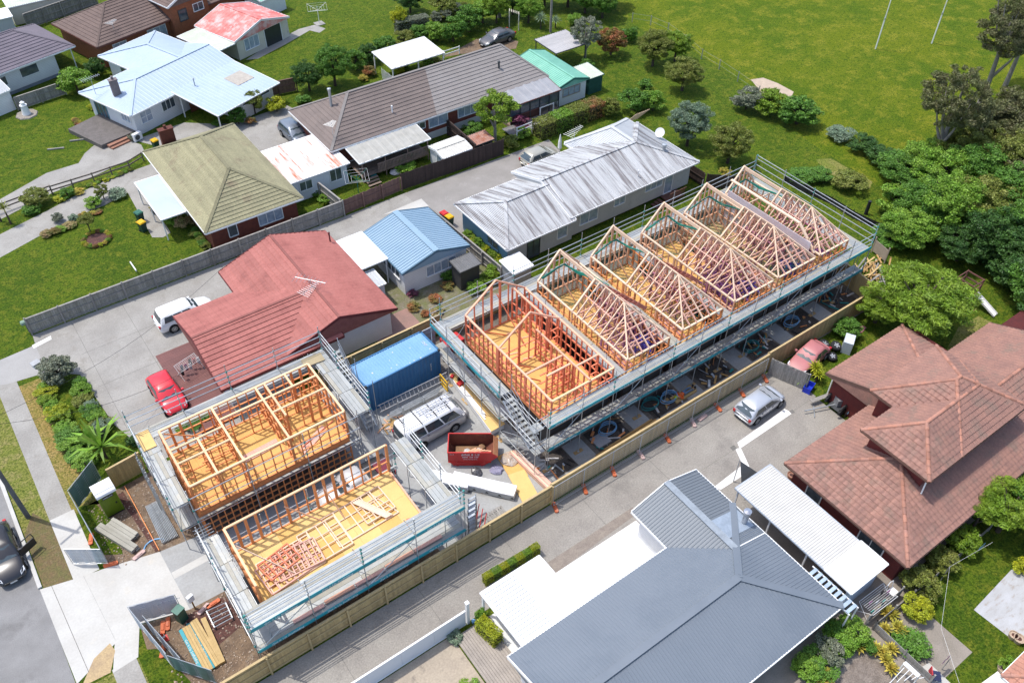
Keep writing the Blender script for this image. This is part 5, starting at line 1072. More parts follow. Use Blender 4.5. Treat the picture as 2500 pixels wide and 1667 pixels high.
# ================================================================ scaffolding
GALV = STEEL
PLANK = mat('galvanised_plank', (.40, .415, .405), (.33, .345, .335), scale=1.3, rough=.5, metal=.25, fine=.08, rnd=.12, stain=(.44, .425, .37), stain_scale=1.1, stain_lo=.55); PLANKW = mat('worn_ply_plank', (.42, .405, .345), (.36, .345, .29), scale=1.5, rough=.8, fine=.12, rnd=.12)
TEAL = mat('teal_toe_board', (.03, .33, .38), (.025, .27, .32), scale=1.5, rough=.5, fine=.08, rnd=.1); TEALT = mat('teal_collar', (.04, .30, .27), rough=.5); LETW = mat('white_lettering', (.80, .82, .82)); SOLE = mat('timber_sole_board', (.50, .32, .14), (.43, .28, .12), rnd=.15)
def run(t, p0, p1, out, wd, decks, zt, rails, bay=2.4, toe=None, planks=4, base=0., inner_top=None, soles=False, ends=True, txt=None, braces=True, posts_in=True, zb_deck=None):
    "straight scaffold run between p0 and p1 (outer line); inner line offset -out*wd"
    p0 = Vector((p0[0], p0[1], 0)); p1 = Vector((p1[0], p1[1], 0)); d = (p1-p0); L = d.length; d /= L; o = Vector((out[0], out[1], 0)); k = max(1, round(L/bay)); Z = lambda z: Vector((0, 0, z))
    for i in range(k+1):
        q = p0+d*L*i/k; rod('standard', t, q+Z(base), q+Z(zt+random.uniform(-.1, .25)), .06, GALV)
        if posts_in: qi = q-o*wd; rod('standard', t, qi+Z(base), qi+Z((inner_top or decks[-1]+.15)), .05, GALV)
        for z in decks: rod('transom', t, q+Z(z-.08), q-o*wd+Z(z-.08), .045, GALV)
        for z in list(rails)+[dz+.02 for dz in decks]: piece('coupler', t, q+Z(z-.05), q+Z(z+.06), .10, .10, GALV if i % 2 else TEALT)
        if soles: piece('sole_board', t, q+d*-.35+Z(.03), q+d*.35+Z(.03), .24, .05, SOLE); piece('base_plate', t, q+Z(.06), q+Z(.08), .14, .14, GALV)
    for i in range(k):
        a, b = p0+d*L*i/k, p0+d*L*(i+1)/k
        for z in rails: rod('guard_rail', t, a+Z(z), b+Z(z), .058, GALV)
        for di, z in enumerate(decks):
            rod('ledger', t, a+Z(z-.1), b+Z(z-.1), .045, GALV); rod('ledger', t, a-o*wd+Z(z-.1), b-o*wd+Z(z-.1), .045, GALV)
            pw = (wd-.08)/planks
            for j in range(planks):
                off = -o*(.04+pw*(j+.5)); piece('deck_plank', t, a+off+d*.02+Z(z), b+off-d*.02+Z(z+random.uniform(0, .015)), pw*.94, .05, PLANK if (j+i+di) % 4 else PLANKW)
            if toe and di in toe:
                c = piece('toe_board', t, a+o*.05+d*.03+Z(z+.11), b+o*.05-d*.03+Z(z+.11), .035, .26, TEAL)
                if txt and i % txt[1] == txt[2] % txt[1]: text('lettering', t, txt[0], .22, frameM((a+b)/2+o*.074+Z(z+.095), d if d.x > 0 or abs(d.x) < .1 else -d, (0, 0, 1)), LETW, .25)
        if braces and i % 2 == 0: rod('brace', t, a+Z(decks[0]+.1 if len(decks) > 1 else .3), b+Z(decks[-1]-.1), .045, GALV)
    return t
MSG = 'Get It Up Scaffolding'
R4 = (4.75, 5.2, 5.65)
S1 = thing('scaffold', 'long galvanised scaffold wrapped around the row of trussed frames', 'scaffold', (38, 32.5, 0))
run(S1, (22.6, 26.65), (54.0, 26.65), (0, -1), .85, (2.0, 4.2), 6.1, R4, 2.62, toe=(0, 1), soles=True, txt=(MSG, 2, 0))
run(S1, (22.4, 38.95), (54.0, 38.95), (0, 1), 1.25, (4.2,), 6.2, (4.75, 5.2, 5.65), 3.1, planks=5, posts_in=False)
run(S1, (54.05, 26.7), (54.05, 38.9), (1, 0), 1.2, (4.2,), 6.3, (4.8, 5.35, 5.9, 6.2), 3.1, planks=5)
run(S1, (21.55, 30.6), (21.55, 38.9), (-1, 0), .9, (2.1, 4.2), 5.6, (4.7, 5.15), 2.2, toe=(1,), soles=True, txt=(MSG, 2, 0))
for z in R4: rod('guard_rail', S1, (21.55, 38.95, z), (22.4, 38.95, z), .048, GALV)
for i, (g0, g1) in enumerate(((28.7, 29.7), (33.66, 34.68), (38.68, 39.72), (43.86, 44.24), (52.3, 53.0))):
    n = 3 if g1-g0 > .6 else 1
    for j in range(n):
        w_ = (g1-g0)/n
        for s in range(3): blk('deck_plank', S1, g0+w_*j+.01, 27.6+3.3*s+.02, 4.16, g0+w_*(j+1)-.01, 27.6+3.3*(s+1)-.02, 4.21, PLANKW if (i+s) % 2 else PLANK)
    for s in range(4): rod('transom', S1, (g0-.1, 27.7+3.2*s, 4.1), (g1+.1, 27.7+3.2*s, 4.1), .045, GALV); rod('standard', S1, ((g0+g1)/2, 27.7+3.2*s, 0), ((g0+g1)/2, 27.7+3.2*s, 4.1), .05, GALV)
for i in range(4): rod('standard', S1, (28.75+4.98*(i % 3), 28.6+2.2*i, 4.1), (28.75+4.98*(i % 3), 28.6+2.2*i, 5.6), .05, GALV)
for x, y, x2, y2 in ((30.7, 32.6, 32.9, 33.2), (35.8, 33.0, 37.6, 33.1)): rod('prop', S1, (x, y, 7.1), (x2, y2, 6.9), .05, GALV); rod('prop', S1, (x+.9, y-.1, 4.4), (x+.9, y, 7.6), .05, GALV)
# stair tower at the near-left corner of the long scaffold
ST = thing('scaffold_stair', 'steel scaffold stair tower at the near left corner of the long block', 'stair tower', (22.3, 29, 0))
for x in (21.55, 22.45):
    for y in (26.7, 28.6, 30.5): rod('standard', ST, (x-.03, y-.05, 0), (x-.03, y-.05, 5.9), .05, GALV)
for fz, ya, yb in ((0.1, 30.3, 27.4), (2.1, 27.4, 30.3)):
    for x in (21.6, 22.35):
        piece('stringer', ST, V3(x, ya, fz), V3(x, yb, fz+2.0), .05, .18, GALV)
        for dz in (.5, 1.0): rod('handrail', ST, (x, ya, fz+dz), (x, yb, fz+2.0+dz), .045, GALV)
    for i in range(10): q = (i+.5)/10; yy = ya+(yb-ya)*q; piece('tread', ST, V3(21.62, yy, fz+2.0*q), V3(22.33, yy, fz+2.0*q), .24, .04, PLANK)
for y0_, z_ in ((26.7, 2.1), (30.3, 2.0), (26.9, 4.1)):
    for j in range(3): blk('landing_plank', ST, 21.6+.26*j, y0_, z_, 21.6+.26*j+.24, y0_+.65, z_+.05, PLANK)
for z_ in (1.0, 2.9, 3.4, 4.7, 5.2, 5.6): rod('guard_rail', ST, (21.52, 26.65, z_), (22.42, 26.65, z_), .045, GALV); rod('guard_rail', ST, (21.52, 26.65, z_), (21.52, 30.45, z_), .045, GALV)
# scaffold round block A
S2 = thing('scaffold', 'galvanised scaffold around the farther front block beside the red roofed house', 'scaffold', (7.6, 38, 0))
run(S2, (1.4, 41.25), (14.3, 41.25), (0, 1), 1.1, (4.1,), 6.1, (4.75, 5.25, 5.7), 3.2, planks=4, braces=False)
run(S2, (1.4, 34.4), (1.4, 41.2), (-1, 0), 1.0, (2.0, 4.1), 5.6, (4.7, 5.2), 2.3, planks=4)
run(S2, (14.35, 34.6), (14.35, 41.2), (1, 0), 1.1, (4.1,), 5.7, (4.7, 5.2, 5.6), 2.2, planks=4)
run(S2, (2.4, 34.1), (13.2, 34.1), (0, -1), .25, (2.4,), 5.3, (3.5, 4.6), 3.6, planks=1, posts_in=False, braces=False)
# stair at right of block A
for x in (14.55, 15.25): piece('stringer', S2, V3(x, 40.6, 4.1), V3(x, 36.2, .3), .05, .18, GALV); [rod('handrail', S2, (x, 40.6, 4.1+dz), (x, 36.2, .3+dz), .045, GALV) for dz in (.5, 1.0)]
for i in range(17): q = (i+.5)/17; piece('tread', S2, V3(14.57, 40.6-4.4*q, 4.1-3.8*q), V3(15.23, 40.6-4.4*q, 4.1-3.8*q), .24, .05, PLANK)
for y in (36.0, 38.4, 40.8): rod('standard', S2, (15.35, y, 0), (15.35, y, 4.9), .05, GALV)
piece('ply_sheet', S2, V3(12.6, 40.6, 4.2), V3(14.0, 40.5, 4.2), .8, .03, mat('worn_ply', (.42, .34, .2), (.35, .29, .18))); piece('ply_sheet', S2, V3(1.5, 40.2, 4.18), V3(2.3, 40.2, 4.18), 1.6, .03, OSBL)
# scaffold round block B
S3 = thing('scaffold', 'galvanised scaffold with teal toe boards around the nearest front block', 'scaffold', (8.5, 27, 0))
run(S3, (2.0, 24.78), (15.0, 24.78), (0, -1), 1.25, (2.0, 4.2), 5.9, (4.7, 5.1, 5.5, 5.85), 3.2, toe=(0, 1), txt=(MSG, 1, 0))
run(S3, (1.95, 25.2), (1.95, 31.4), (-1, 0), .95, (2.0, 4.1), 5.5, (4.65, 5.15), 2.1)
run(S3, (15.0, 25.2), (15.0, 31.4), (1, 0), 1.1, (4.1,), 5.7, (4.7, 5.2, 5.6), 2.1, planks=4)
run(S3, (2.4, 31.15), (14.0, 31.15), (0, 1), .25, (2.3,), 4.2, (2.9, 3.4), 2.9, planks=1, posts_in=False, braces=False)
for i in range(8): rod('guard_rail', S3, (1.9, 31.6+.32*i, 3.0-.12*i), (2.9, 31.6+.32*i, 3.0-.12*i), .045, GALV)
for i in range(5): piece('stacked_board', S3, V3(4.2+1.9*i, 25.25+.05*(i % 2), 2.1), V3(6.0+1.9*i, 25.2+.05*(i % 2), 2.1), .22, .1, T_REDL if i % 2 else T_PNK)
# rack of vertical tubes at the left of block A
rk_ = thing('tube_bundle', 'bundle of galvanised scaffold tubes hung on the left scaffold face', 'scaffold tubes', (1.05, 37.5, 0))
for i in range(26): a = V3(1.05-.05*(i % 3), 36.0+.15*i, 1.9+random.uniform(0, .4)); rod('tube', rk_, a, a+V3(.02, .02, 2.0), .05, GALV)
# ================================================================ vehicles
TYRE = mat('tyre_rubber', (.025, .025, .026), rough=.85); RIM = mat('alloy_rim', (.50, .51, .52), rough=.3, metal=.7, fine=.0); CARGL = mat('car_glass', (.035, .05, .055), (.05, .075, .085), scale=2, rough=.04, fine=0, spec=1.0)
LAMP = mat('headlamp_lens', (.70, .72, .74), rough=.1, fine=0, spec=.8); TAIL = mat('tail_lamp_lens', (.45, .015, .015), rough=.2, fine=0, spec=.7); BLKP = mat('black_plastic', (.025, .025, .027), rough=.5); PLATE = mat('number_plate', (.78, .78, .76)); UNDER = mat('wheel_arch_dark', (.012, .012, .012), rough=.9)
def paint(n, c, metal=.0, rough=.28): return mat(n, c, tuple(x*.93 for x in c), scale=.8, rough=rough, fine=0, metal=metal, spec=.6)
def car(name, label, cat, col, L=4.2, W=1.72, H=1.5, hood=.95, belt=.98, cab=(-1.75, 1.05, -1.35, .35), deck=None, nose=.62, wr=.31, wb=2.5, group=None, split=2, glass=CARGL, roofcol=None, tail=.85):
    "x forward. cab = (bottom rear, bottom front, top rear, top front)"
    t = local_thing(name, label, cat, group); w = W/2; hl = L/2; deck = deck or belt
    st = [(-hl, .42, tail*.80, .80), (-hl+.06, .30, tail*.96, .92), (-hl+.28, .22, deck*.985, .97), (cab[0], .20, deck, 1.0), ((cab[0]+cab[1])/2, .19, belt, 1.0), (cab[1]-.1, .19, belt*.995, 1.0), (cab[1]+.25, .20, hood, .99), (hl-.55, .21, (hood+nose)/2+.06, .96), (hl-.18, .24, nose+.06, .88), (hl-.04, .32, nose-.06, .74), (hl, .42, nose-.18, .60)]
    st.sort(key=lambda s: s[0])
    b = MB(); n = 0; cols = []
    for x, zl, zt, wf in st:
        ww = w*wf; zm = zl+(zt-zl)*.55
        half = [(ww*.80, zl), (ww*.97, zl+.07), (ww, zm-.06), (ww*.985, zm+.05), (ww*.95, zt-.08), (ww*.84, zt-.015), (ww*.45, zt+.018), (0, zt+.026)]
        ring = [(x, y, z) for y, z in half]+[(x, -y, z) for y, z in half[-2::-1]]
        b.v += ring; cols.append(len(ring))
    k = cols[0]
    for i in range(len(st)-1):
        for j in range(k-1): b.f.append((i*k+j, (i+1)*k+j, (i+1)*k+j+1, i*k+j+1))
        b.f.append((i*k+k-1, (i+1)*k+k-1, (i+1)*k, i*k))
    b.f.append(tuple(range(k))[::-1]); b.f.append(tuple((len(st)-1)*k+j for j in range(k)))
    body = b.build('body', col, t, smooth=True)
    sm = body.modifiers.new('s', 'SUBSURF'); sm.levels = sm.render_levels = 1
    # greenhouse
    c0, c1, c2, c3 = cab; wb_, wt = w*.93, w*.74; zb = belt-.03
    def ring(x0, x1, hw, z, r):
        return [(x0+r, -hw, z), (x1-r, -hw, z), (x1, -hw+r*1.2, z), (x1+.03, 0, z), (x1, hw-r*1.2, z), (x1-r, hw, z), (x0+r, hw, z), (x0, hw-r*1.2, z), (x0-.02, 0, z), (x0, -hw+r*1.2, z)]
    rows = [ring(c0, c1, wb_, zb, .08), ring(c0+(c2-c0)*.5, c1+(c3-c1)*.5, (wb_+wt)/2+.02, (zb+H)/2, .08), ring(c2, c3, wt, H-.07, .12), ring(c2+.10, c3-.12, wt-.10, H-.01, .14)]
    b = MB(); m_ = 10
    for r_ in rows: b.v += r_
    for i in range(3):
        for j in range(m_): b.f.append((i*m_+j, i*m_+(j+1) % m_, (i+1)*m_+(j+1) % m_, (i+1)*m_+j))
    b.v.append(((c2+c3)/2, 0, H+.02)); e = len(b.v)-1
    for j in range(m_): b.f.append((3*m_+j, 3*m_+(j+1) % m_, e))
    b.build('roof', roofcol or col, t, smooth=True)
    def at(x0, x1, hw0, hw1, f, g, z0, z1, s):          # point on side wall
        x = (x0+(x1-x0)*g); return V3(x, s*(hw0+(hw1-hw0)*f+.018), z0+(z1-z0)*f)
    f0, f1 = .08, .86; zt_ = H-.07
    for s in (-1, 1):
        for i in range(split):
            g0, g1 = .05+.90*i/split+.012, .05+.90*(i+1)/split-.012; b = MB()
            def pt(f, g): xb0, xb1 = c0+(c2-c0)*f+.10, c1+(c3-c1)*f-.10; return V3(xb0+(xb1-xb0)*g, s*(wb_+(wt-wb_)*f+.022+.02*math.sin(math.pi*f)), zb+(zt_-zb)*f)
            q = [pt(f0, g0), pt(f0, g1), pt(.5, g1), pt(f1, g1), pt(f1, g0), pt(.5, g0)]; b.poly([q[0], q[1], q[2], q[5]]); b.poly([q[5], q[2], q[3], q[4]]); b.build('side_window', glass, t)
    for nm, xa, xb, s in (('windscreen', c1, c3, 1), ('rear_window', c0, c2, -1)):
        b = MB(); R = []
        for f in (.06, .5, .92):
            x = xa+(xb-xa)*f; hw = (wb_+(wt-wb_)*f)*.86; z = zb+(zt_-zb)*f
            R.append([V3(x+s*.02, -hw, z), V3(x+s*.055, -hw*.4, z), V3(x+s*.055, hw*.4, z), V3(x+s*.02, hw, z)])
        for i in range(2):
            for j in range(3): b.poly([R[i][j], R[i][j+1], R[i+1][j+1], R[i+1][j]])
        b.build(nm, glass, t, smooth=True)
    for x in (-wb/2+.02, wb/2+.02):
        for s in (-1, 1):
            y = s*(w-.10)
            b = MB(); b.lathe([(wr+.07, y-s*.16), (wr+.07, y+s*.103)], (x, 0, wr+.03), 18, 'y'); b.build('wheel_arch', UNDER, t)
            b = MB(); b.lathe([(wr*.55, y-s*.1), (wr*.95, y-s*.1), (wr, y-s*.06), (wr, y+s*.07), (wr*.94, y+s*.112), (wr*.62, y+s*.112)], (x, 0, wr), 18, 'y'); wh = b.build('wheel', TYRE, t, smooth=True)
            b = MB(); b.lathe([(wr*.64, y+s*.09), (wr*.64, y+s*.118)], (x, 0, wr), 16, 'y')
            b.build('rim_back', BLKP, wh); b = MB()
            for a in range(7):
                an = a*2*math.pi/7; b.beam((x, y+s*.122, wr), (x+wr*.6*math.cos(an), y+s*.122, wr+wr*.6*math.sin(an)), .05, .02, up=(0, 1, 0))
            b.lathe([(wr*.66, y+s*.11), (wr*.66, y+s*.125), (wr*.57, y+s*.125), (wr*.57, y+s*.11)], (x, 0, wr), 16, 'y'); b.build('rim', RIM, wh)
    for s in (-1, 1):
        b = MB(); p = [V3(hl-.08, s*w*.58, nose-.02), V3(hl-.30, s*w*.90, nose+.05), V3(hl-.52, s*w*.90, nose+.14), V3(hl-.24, s*w*.60, nose+.10)]; b.poly(p); b.poly([q+V3(.02, 0, -.1) for q in p]); b.poly([p[0], p[1], p[1]+V3(.02, 0, -.1), p[0]+V3(.02, 0, -.1)]); b.build('headlight', LAMP, t)
        MB().box((-hl+.06, s*w*.80, tail*.82), (.16, .18, .22)).build('tail_light', TAIL, t)
        MB().box((c1-.28, s*(w+.07), belt+.08), (.14, .17, .12)).build('mirror', col, t)
        b = MB()
        for g in (.36, .70): b.box((c0+(c1-c0)*g, s*(w*.985), belt-.20), (.13, .03, .03))
        b.build('door_handle', BLKP, t)
    MB().box((hl-.02, 0, .42), (.05, W*.55, .16)).build('grille', BLKP, t); MB().box((hl+.015, 0, .40), (.02, .38, .10)).build('number_plate', PLATE, t); MB().box((-hl-.005, 0, .62), (.02, .38, .10)).build('number_plate', PLATE, t)
    return t
def gc(r, c, x, y, z=.7): p = T(r, c, x, y, z); p.z = 0; return p
HATCH = dict(L=3.95, W=1.70, H=1.50, cab=(-1.86, 1.0, -1.45, .22), hood=.96, belt=.98)
place(car('parked_car', 'red hatchback parked on the concrete forecourt beside the maroon deck', 'car', paint('red_paint', (.60, .03, .045)), **HATCH), gc(2, 0, 1358, 520, .75), math.radians(-88))
place(car('parked_car', 'white compact SUV partly under the red roof edge', 'car', paint('white_paint_car', (.76, .76, .76)), L=4.45, W=1.78, H=1.70, cab=(-2.05, 1.05, -1.85, .42), hood=1.05, belt=1.08, nose=.75, wr=.34, tail=1.05, split=3), gc(1, 0, 1500, 1200, .85), math.radians(1))
place(car('parked_car', 'silver hatchback parked beside the white drain channel', 'car', paint('silver_paint', (.52, .54, .57), .4), L=4.0, W=1.70, H=1.45, cab=(-1.92, 1.25, -1.4, .2), hood=.92, belt=.95, nose=.60, glass=CARGL), gc(2, 3, 190, 605, .7), math.radians(3))
place(car('derelict_car', 'faded pink old car wedged behind the grey fence by loose wheels', 'car', paint('faded_pink_paint', (.42, .15, .15), 0, .5), L=3.9, W=1.58, H=1.45, cab=(-1.55, .75, -1.0, .1), hood=.92, belt=.95, deck=.88, nose=.62), gc(2, 3, 585, 225, .8), math.radians(188))
place(car('parked_car', 'dark grey sedan parked by the hedge behind the long house', 'car', paint('dark_grey_paint', (.13, .13, .135), .4), L=4.6, W=1.78, H=1.46, cab=(-1.75, 1.05, -1.0, .25), hood=.94, belt=.97, deck=.99, tail=.95), gc(0, 1, 2045, 300, .7), math.radians(186))
place(car('parked_car', 'champagne hatchback parked beside the grey iron-roofed house', 'car', paint('champagne_paint', (.44, .42, .35), .35), **HATCH), gc(0, 2, 395, 1262, .75), math.radians(2))
place(car('parked_car', 'grey-blue people mover beside the rusty roofed sleepout', 'car', paint('grey_blue_paint', (.20, .23, .27), .4), L=4.3, W=1.74, H=1.58, cab=(-2.0, 1.2, -1.7, .3), belt=1.0, hood=1.0), gc(0, 1, 395, 1075, .8), math.radians(-88))
bc = car('parked_car', 'black hatchback with its door open, cut off at the left edge', 'car', paint('black_paint', (.022, .022, .026)), L=4.45, W=1.75, H=1.48, cab=(-1.9, 1.05, -1.4, .2)); place(bc, (-7.72, 40.15, 0), math.radians(-89))
b = MB(); b.prism([(0, 0), (1.05, .0), (1.05, .05), (0, .05)], .35, .95); dr = b.build('door', paint('black_paint', (.022, .022, .026)), bc, org=Vector((0, 0, 0))); dr.location = (.75, .86, 0); dr.rotation_euler = (0, 0, math.radians(115))
b = MB(); b.beam((0, .02, .95), (.35, .02, 1.38), .04, .05); b.beam((.35, .02, 1.38), (1.0, .02, 1.36), .04, .05); b.beam((1.0, .02, 1.36), (1.05, .02, .95), .04, .05); b.build('window_frame', BLKP, dr, org=Vector((0, 0, 0)))
# silver van with roof ladders
VANP = paint('silver_van_paint', (.46, .45, .45), .3); VANR = paint('white_van_roof', (.74, .74, .74))
v = car('work_van', 'silver work van with ladders on its white roof rack', 'van', VANP, L=5.0, W=1.92, H=2.12, hood=1.16, belt=1.24, cab=(-2.46, 2.28, -2.42, 1.62), nose=.92, wr=.33, wb=2.6, tail=1.3, split=3, roofcol=VANR, deck=1.22)
b = MB()
for y in (-.5, -.3, -.1, .1, .3, .5): b.beam((-2.2, y, 2.14), (1.4, y, 2.14), .07, .03)
b.build('roof_ribs', VANR, v)
for x in (-2.05, -1.05, .1, 1.15): piece('roof_bar', v, (x, -.76, 2.24), (x, .76, 2.24), .05, .05, BLKP)
for s in (.08, .46): piece('ladder_rail', v, (-.9, s, 2.34), (1.85, s, 2.34), .05, .07, mat('aluminium', (.68, .69, .70), rough=.35, metal=.5))
for i in range(9): piece('ladder_rung', v, (-.75+.29*i, .08, 2.34), (-.75+.29*i, .46, 2.34), .07, .05, mat('aluminium', (.68, .69, .70)))
for s in (-.34, -.06): piece('ladder_rail', v, (-.6, s, 2.36), (1.3, s, 2.42), .05, .06, mat('aluminium', (.68, .69, .70)))
for i in range(6): piece('ladder_rung', v, (-.5+.3*i, -.34, 2.38), (-.5+.3*i, -.06, 2.38), .06, .04, mat('aluminium', (.68, .69, .70)))
place(v, (18.15, 33.8, 0), math.radians(1.5))
# ute between the two front blocks
u_ = car('parked_ute', 'light grey ute with dark tray between the two front blocks', 'ute', paint('light_grey_paint', (.55, .54, .53), .2), L=5.2, W=1.8, H=1.72, cab=(-.7, 1.15, -.55, .45), hood=1.08, belt=1.1, nose=.8, wr=.37, wb=3.0, split=1, tail=1.0, deck=1.0)
MB().box((-1.7, 0, 1.12), (1.6, 1.6, .3)).build('tray_cover', BLKP, u_); MB().box((-1.9, .2, 1.35), (.9, .9, .25)).build('tool_box', mat('maroon_box', (.20, .03, .05)), u_)
place(u_, (11.6, 32.4, 0), math.radians(180))
# ================================================================ vegetation
LM = {}
for n_, a_, b_ in (('dark', (0.046, 0.116, 0.025), (0.078, 0.163, 0.031)), ('mid', (0.085, 0.202, 0.028), (0.132, 0.264, 0.034)), ('bright', (0.155, 0.310, 0.031), (0.232, 0.372, 0.046)), ('yellow', (0.465, 0.465, 0.023), (0.341, 0.403, 0.031)), ('olive', (0.171, 0.217, 0.034), (0.232, 0.248, 0.054)), ('silver', (0.248, 0.326, 0.217), (0.171, 0.248, 0.155)), ('grey', (0.264, 0.279, 0.202), (0.186, 0.217, 0.139)), ('red', (0.403, 0.139, 0.062), (0.202, 0.217, 0.054)), ('purple', (0.310, 0.078, 0.155), (0.186, 0.078, 0.109)), ('gum', (.125, .15, .045), (.175, .165, .08)), ('feather', (0.155, 0.271, 0.022), (0.232, 0.333, 0.031)), ('gold', (0.550, 0.419, 0.078), (0.403, 0.388, 0.062)), ('pinkf', (0.550, 0.357, 0.202), (0.217, 0.264, 0.062))):
    LM[n_] = leafmat('leaves_'+n_, a_, b_)
BARK = mat('bark', (.10, .075, .055), (.07, .052, .04), scale=4, rough=.95, fine=.2); BARKP = mat('pale_bark', (.36, .32, .28), (.27, .24, .21), scale=3, rough=.9, fine=.2)
_LEAF = {}
def leafcloud(kind, var):
    "unit crown (radius 1, centre at z=1): leaves gathered in clumps through the volume"
    k = (kind, var)
    if k in _LEAF: return _LEAF[k]
    N_, leaf, K, r0, r1, flat_, asp = {'shrub': (2600, .085, 26, .22, .42, .95, .6), 'bush': (8500, .050, 70, .12, .27, .9, .6), 'tree': (26000, .027, 150, .08, .20, .9, .55), 'open': (9000, .042, 55, .10, .22, .8, .5), 'gum': (22000, .025, 130, .06, .15, .8, .4), 'feather': (20000, .042, 110, .10, .20, .55, .22), 'hedge': (3400, .075, 0, 0, 0, 1, .6)}[kind]
    rg = np.random.default_rng(hash(kind) % 1000+var*17+3 if False else sum(map(ord, kind))+var*17)
    if kind == 'hedge':
        p = rg.uniform(-1, 1, (N_, 3)); ax = rg.choice([0, 1, 2, 2], N_); sg = rg.choice([-1, 1], N_)
        nrm = np.zeros((N_, 3)); nrm[np.arange(N_), ax] = np.where(ax == 2, 1, sg); p[np.arange(N_), ax] = np.where(ax == 2, 1, sg)*rg.uniform(.86, 1.06, N_)
        p[:, 2] = (p[:, 2]+1)/2*1.0*2
        c = p; c[:, 2] *= 1.0
    else:
        d = rg.normal(size=(K, 3)); d /= np.linalg.norm(d, axis=1)[:, None]; rad = rg.uniform(.35, .85, K)**.7*.92
        cen = d*rad[:, None]; cen[:, 2] *= flat_; cr = rg.uniform(r0, r1, K)
        if kind == 'gum': cen[:, :2] *= .9
        ci = rg.choice(K, N_, p=cr**2/np.sum(cr**2)); nrm = rg.normal(size=(N_, 3)); nrm /= np.linalg.norm(nrm, axis=1)[:, None]
        nrm[:, 2] = nrm[:, 2]*.8+.15
        rr = cr[ci]*rg.uniform(.55, 1.05, N_)
        sq = np.array([1, 1, .7 if kind != 'feather' else .35]); c = cen[ci]+nrm*rr[:, None]*sq
        c[:, 2] = np.maximum(c[:, 2]+1, .02)
    nn = nrm*.7+rg.normal(size=(N_, 3))*.55; nn /= np.linalg.norm(nn, axis=1)[:, None]
    t1 = np.cross(nn, rg.normal(size=(N_, 3))); t1 /= np.linalg.norm(t1, axis=1)[:, None]; t2 = np.cross(nn, t1)
    ll = leaf*rg.uniform(.6, 1.3, N_)[:, None]
    V = np.stack([c-t1*ll, c-t2*ll*asp, c+t1*ll, c+t2*ll*asp], 1).reshape(-1, 3)
    me = bpy.data.meshes.new('crown_'+kind); me.vertices.add(N_*4); me.vertices.foreach_set('co', V.astype(np.float32).ravel())
    me.loops.add(N_*4); me.loops.foreach_set('vertex_index', np.arange(N_*4, dtype=np.int32)); me.polygons.add(N_); me.polygons.foreach_set('loop_start', np.arange(0, N_*4, 4, dtype=np.int32)); me.polygons.foreach_set('loop_total', np.full(N_, 4, dtype=np.int32))
    me.materials.append(LM['mid']); me.update(); me.validate(); _LEAF[k] = me; return me
def trunkmesh(var, pale=False, thin=False):
    k = ('trunk', var, thin)
    if k in _LEAF: return _LEAF[k]
    rg = random.Random(var*5+1); b = MB(); r = .075 if not thin else .05
    top = V3(rg.uniform(-.1, .1), rg.uniform(-.1, .1), 1.0); b.tube([V3(0, 0, -.03), V3(.02, .01, .3), top*.65, top], [r*1.25, r, r*.7, r*.3], 7)
    for i in range(7):
        a = i*2.4+rg.random(); z = rg.uniform(.3, .75); l = rg.uniform(.35, .7); p = V3(.02, .01, z); q = p+V3(math.cos(a)*l*.5, math.sin(a)*l*.5, l*.35); e = p+V3(math.cos(a)*l, math.sin(a)*l, l*.9)
        b.tube([p, q, e], [r*.5, r*.34, r*.12], 5)
    me = bpy.data.meshes.new('trunk'); me.from_pydata(b.v, [], b.f); me.materials.append(BARK); _LEAF[k] = me; return me
def withmat(o, m): o.material_slots[0].link = 'OBJECT'; o.material_slots[0].material = m
_vn = [0]
def plant(label, p, r, h, kind='bush', lm='mid', name=None, trunk=.0, group=None, bark=None, cat=None, rx=None):
    "r crown radius, h total height, trunk = clear stem height"
    _vn[0] += 1; v = _vn[0]; tr = kind in ('tree', 'open', 'gum', 'feather') or trunk > .5
    t = thing(name or ('tree' if tr else 'shrub'), label, cat or ('tree' if tr else 'shrub'), Vector((p[0], p[1], 0)), group)
    ch = (h-trunk)/2
    o = bpy.data.objects.new('crown' if tr else 'foliage', leafcloud(kind, v % 3)); COL.objects.link(o); o.parent = t; o.location = (0, 0, trunk); o.rotation_euler = (0, 0, v*1.7 if rx is None else 0); o.scale = (rx or r, r, ch); withmat(o, LM[lm])
    s = bpy.data.objects.new('trunk' if tr else 'stem', trunkmesh(v % 3)); COL.objects.link(s); s.parent = t; s.scale = (max(r*.75, .3), max(r*.75, .3), trunk+ch*1.25); withmat(s, bark or BARK)
    return t
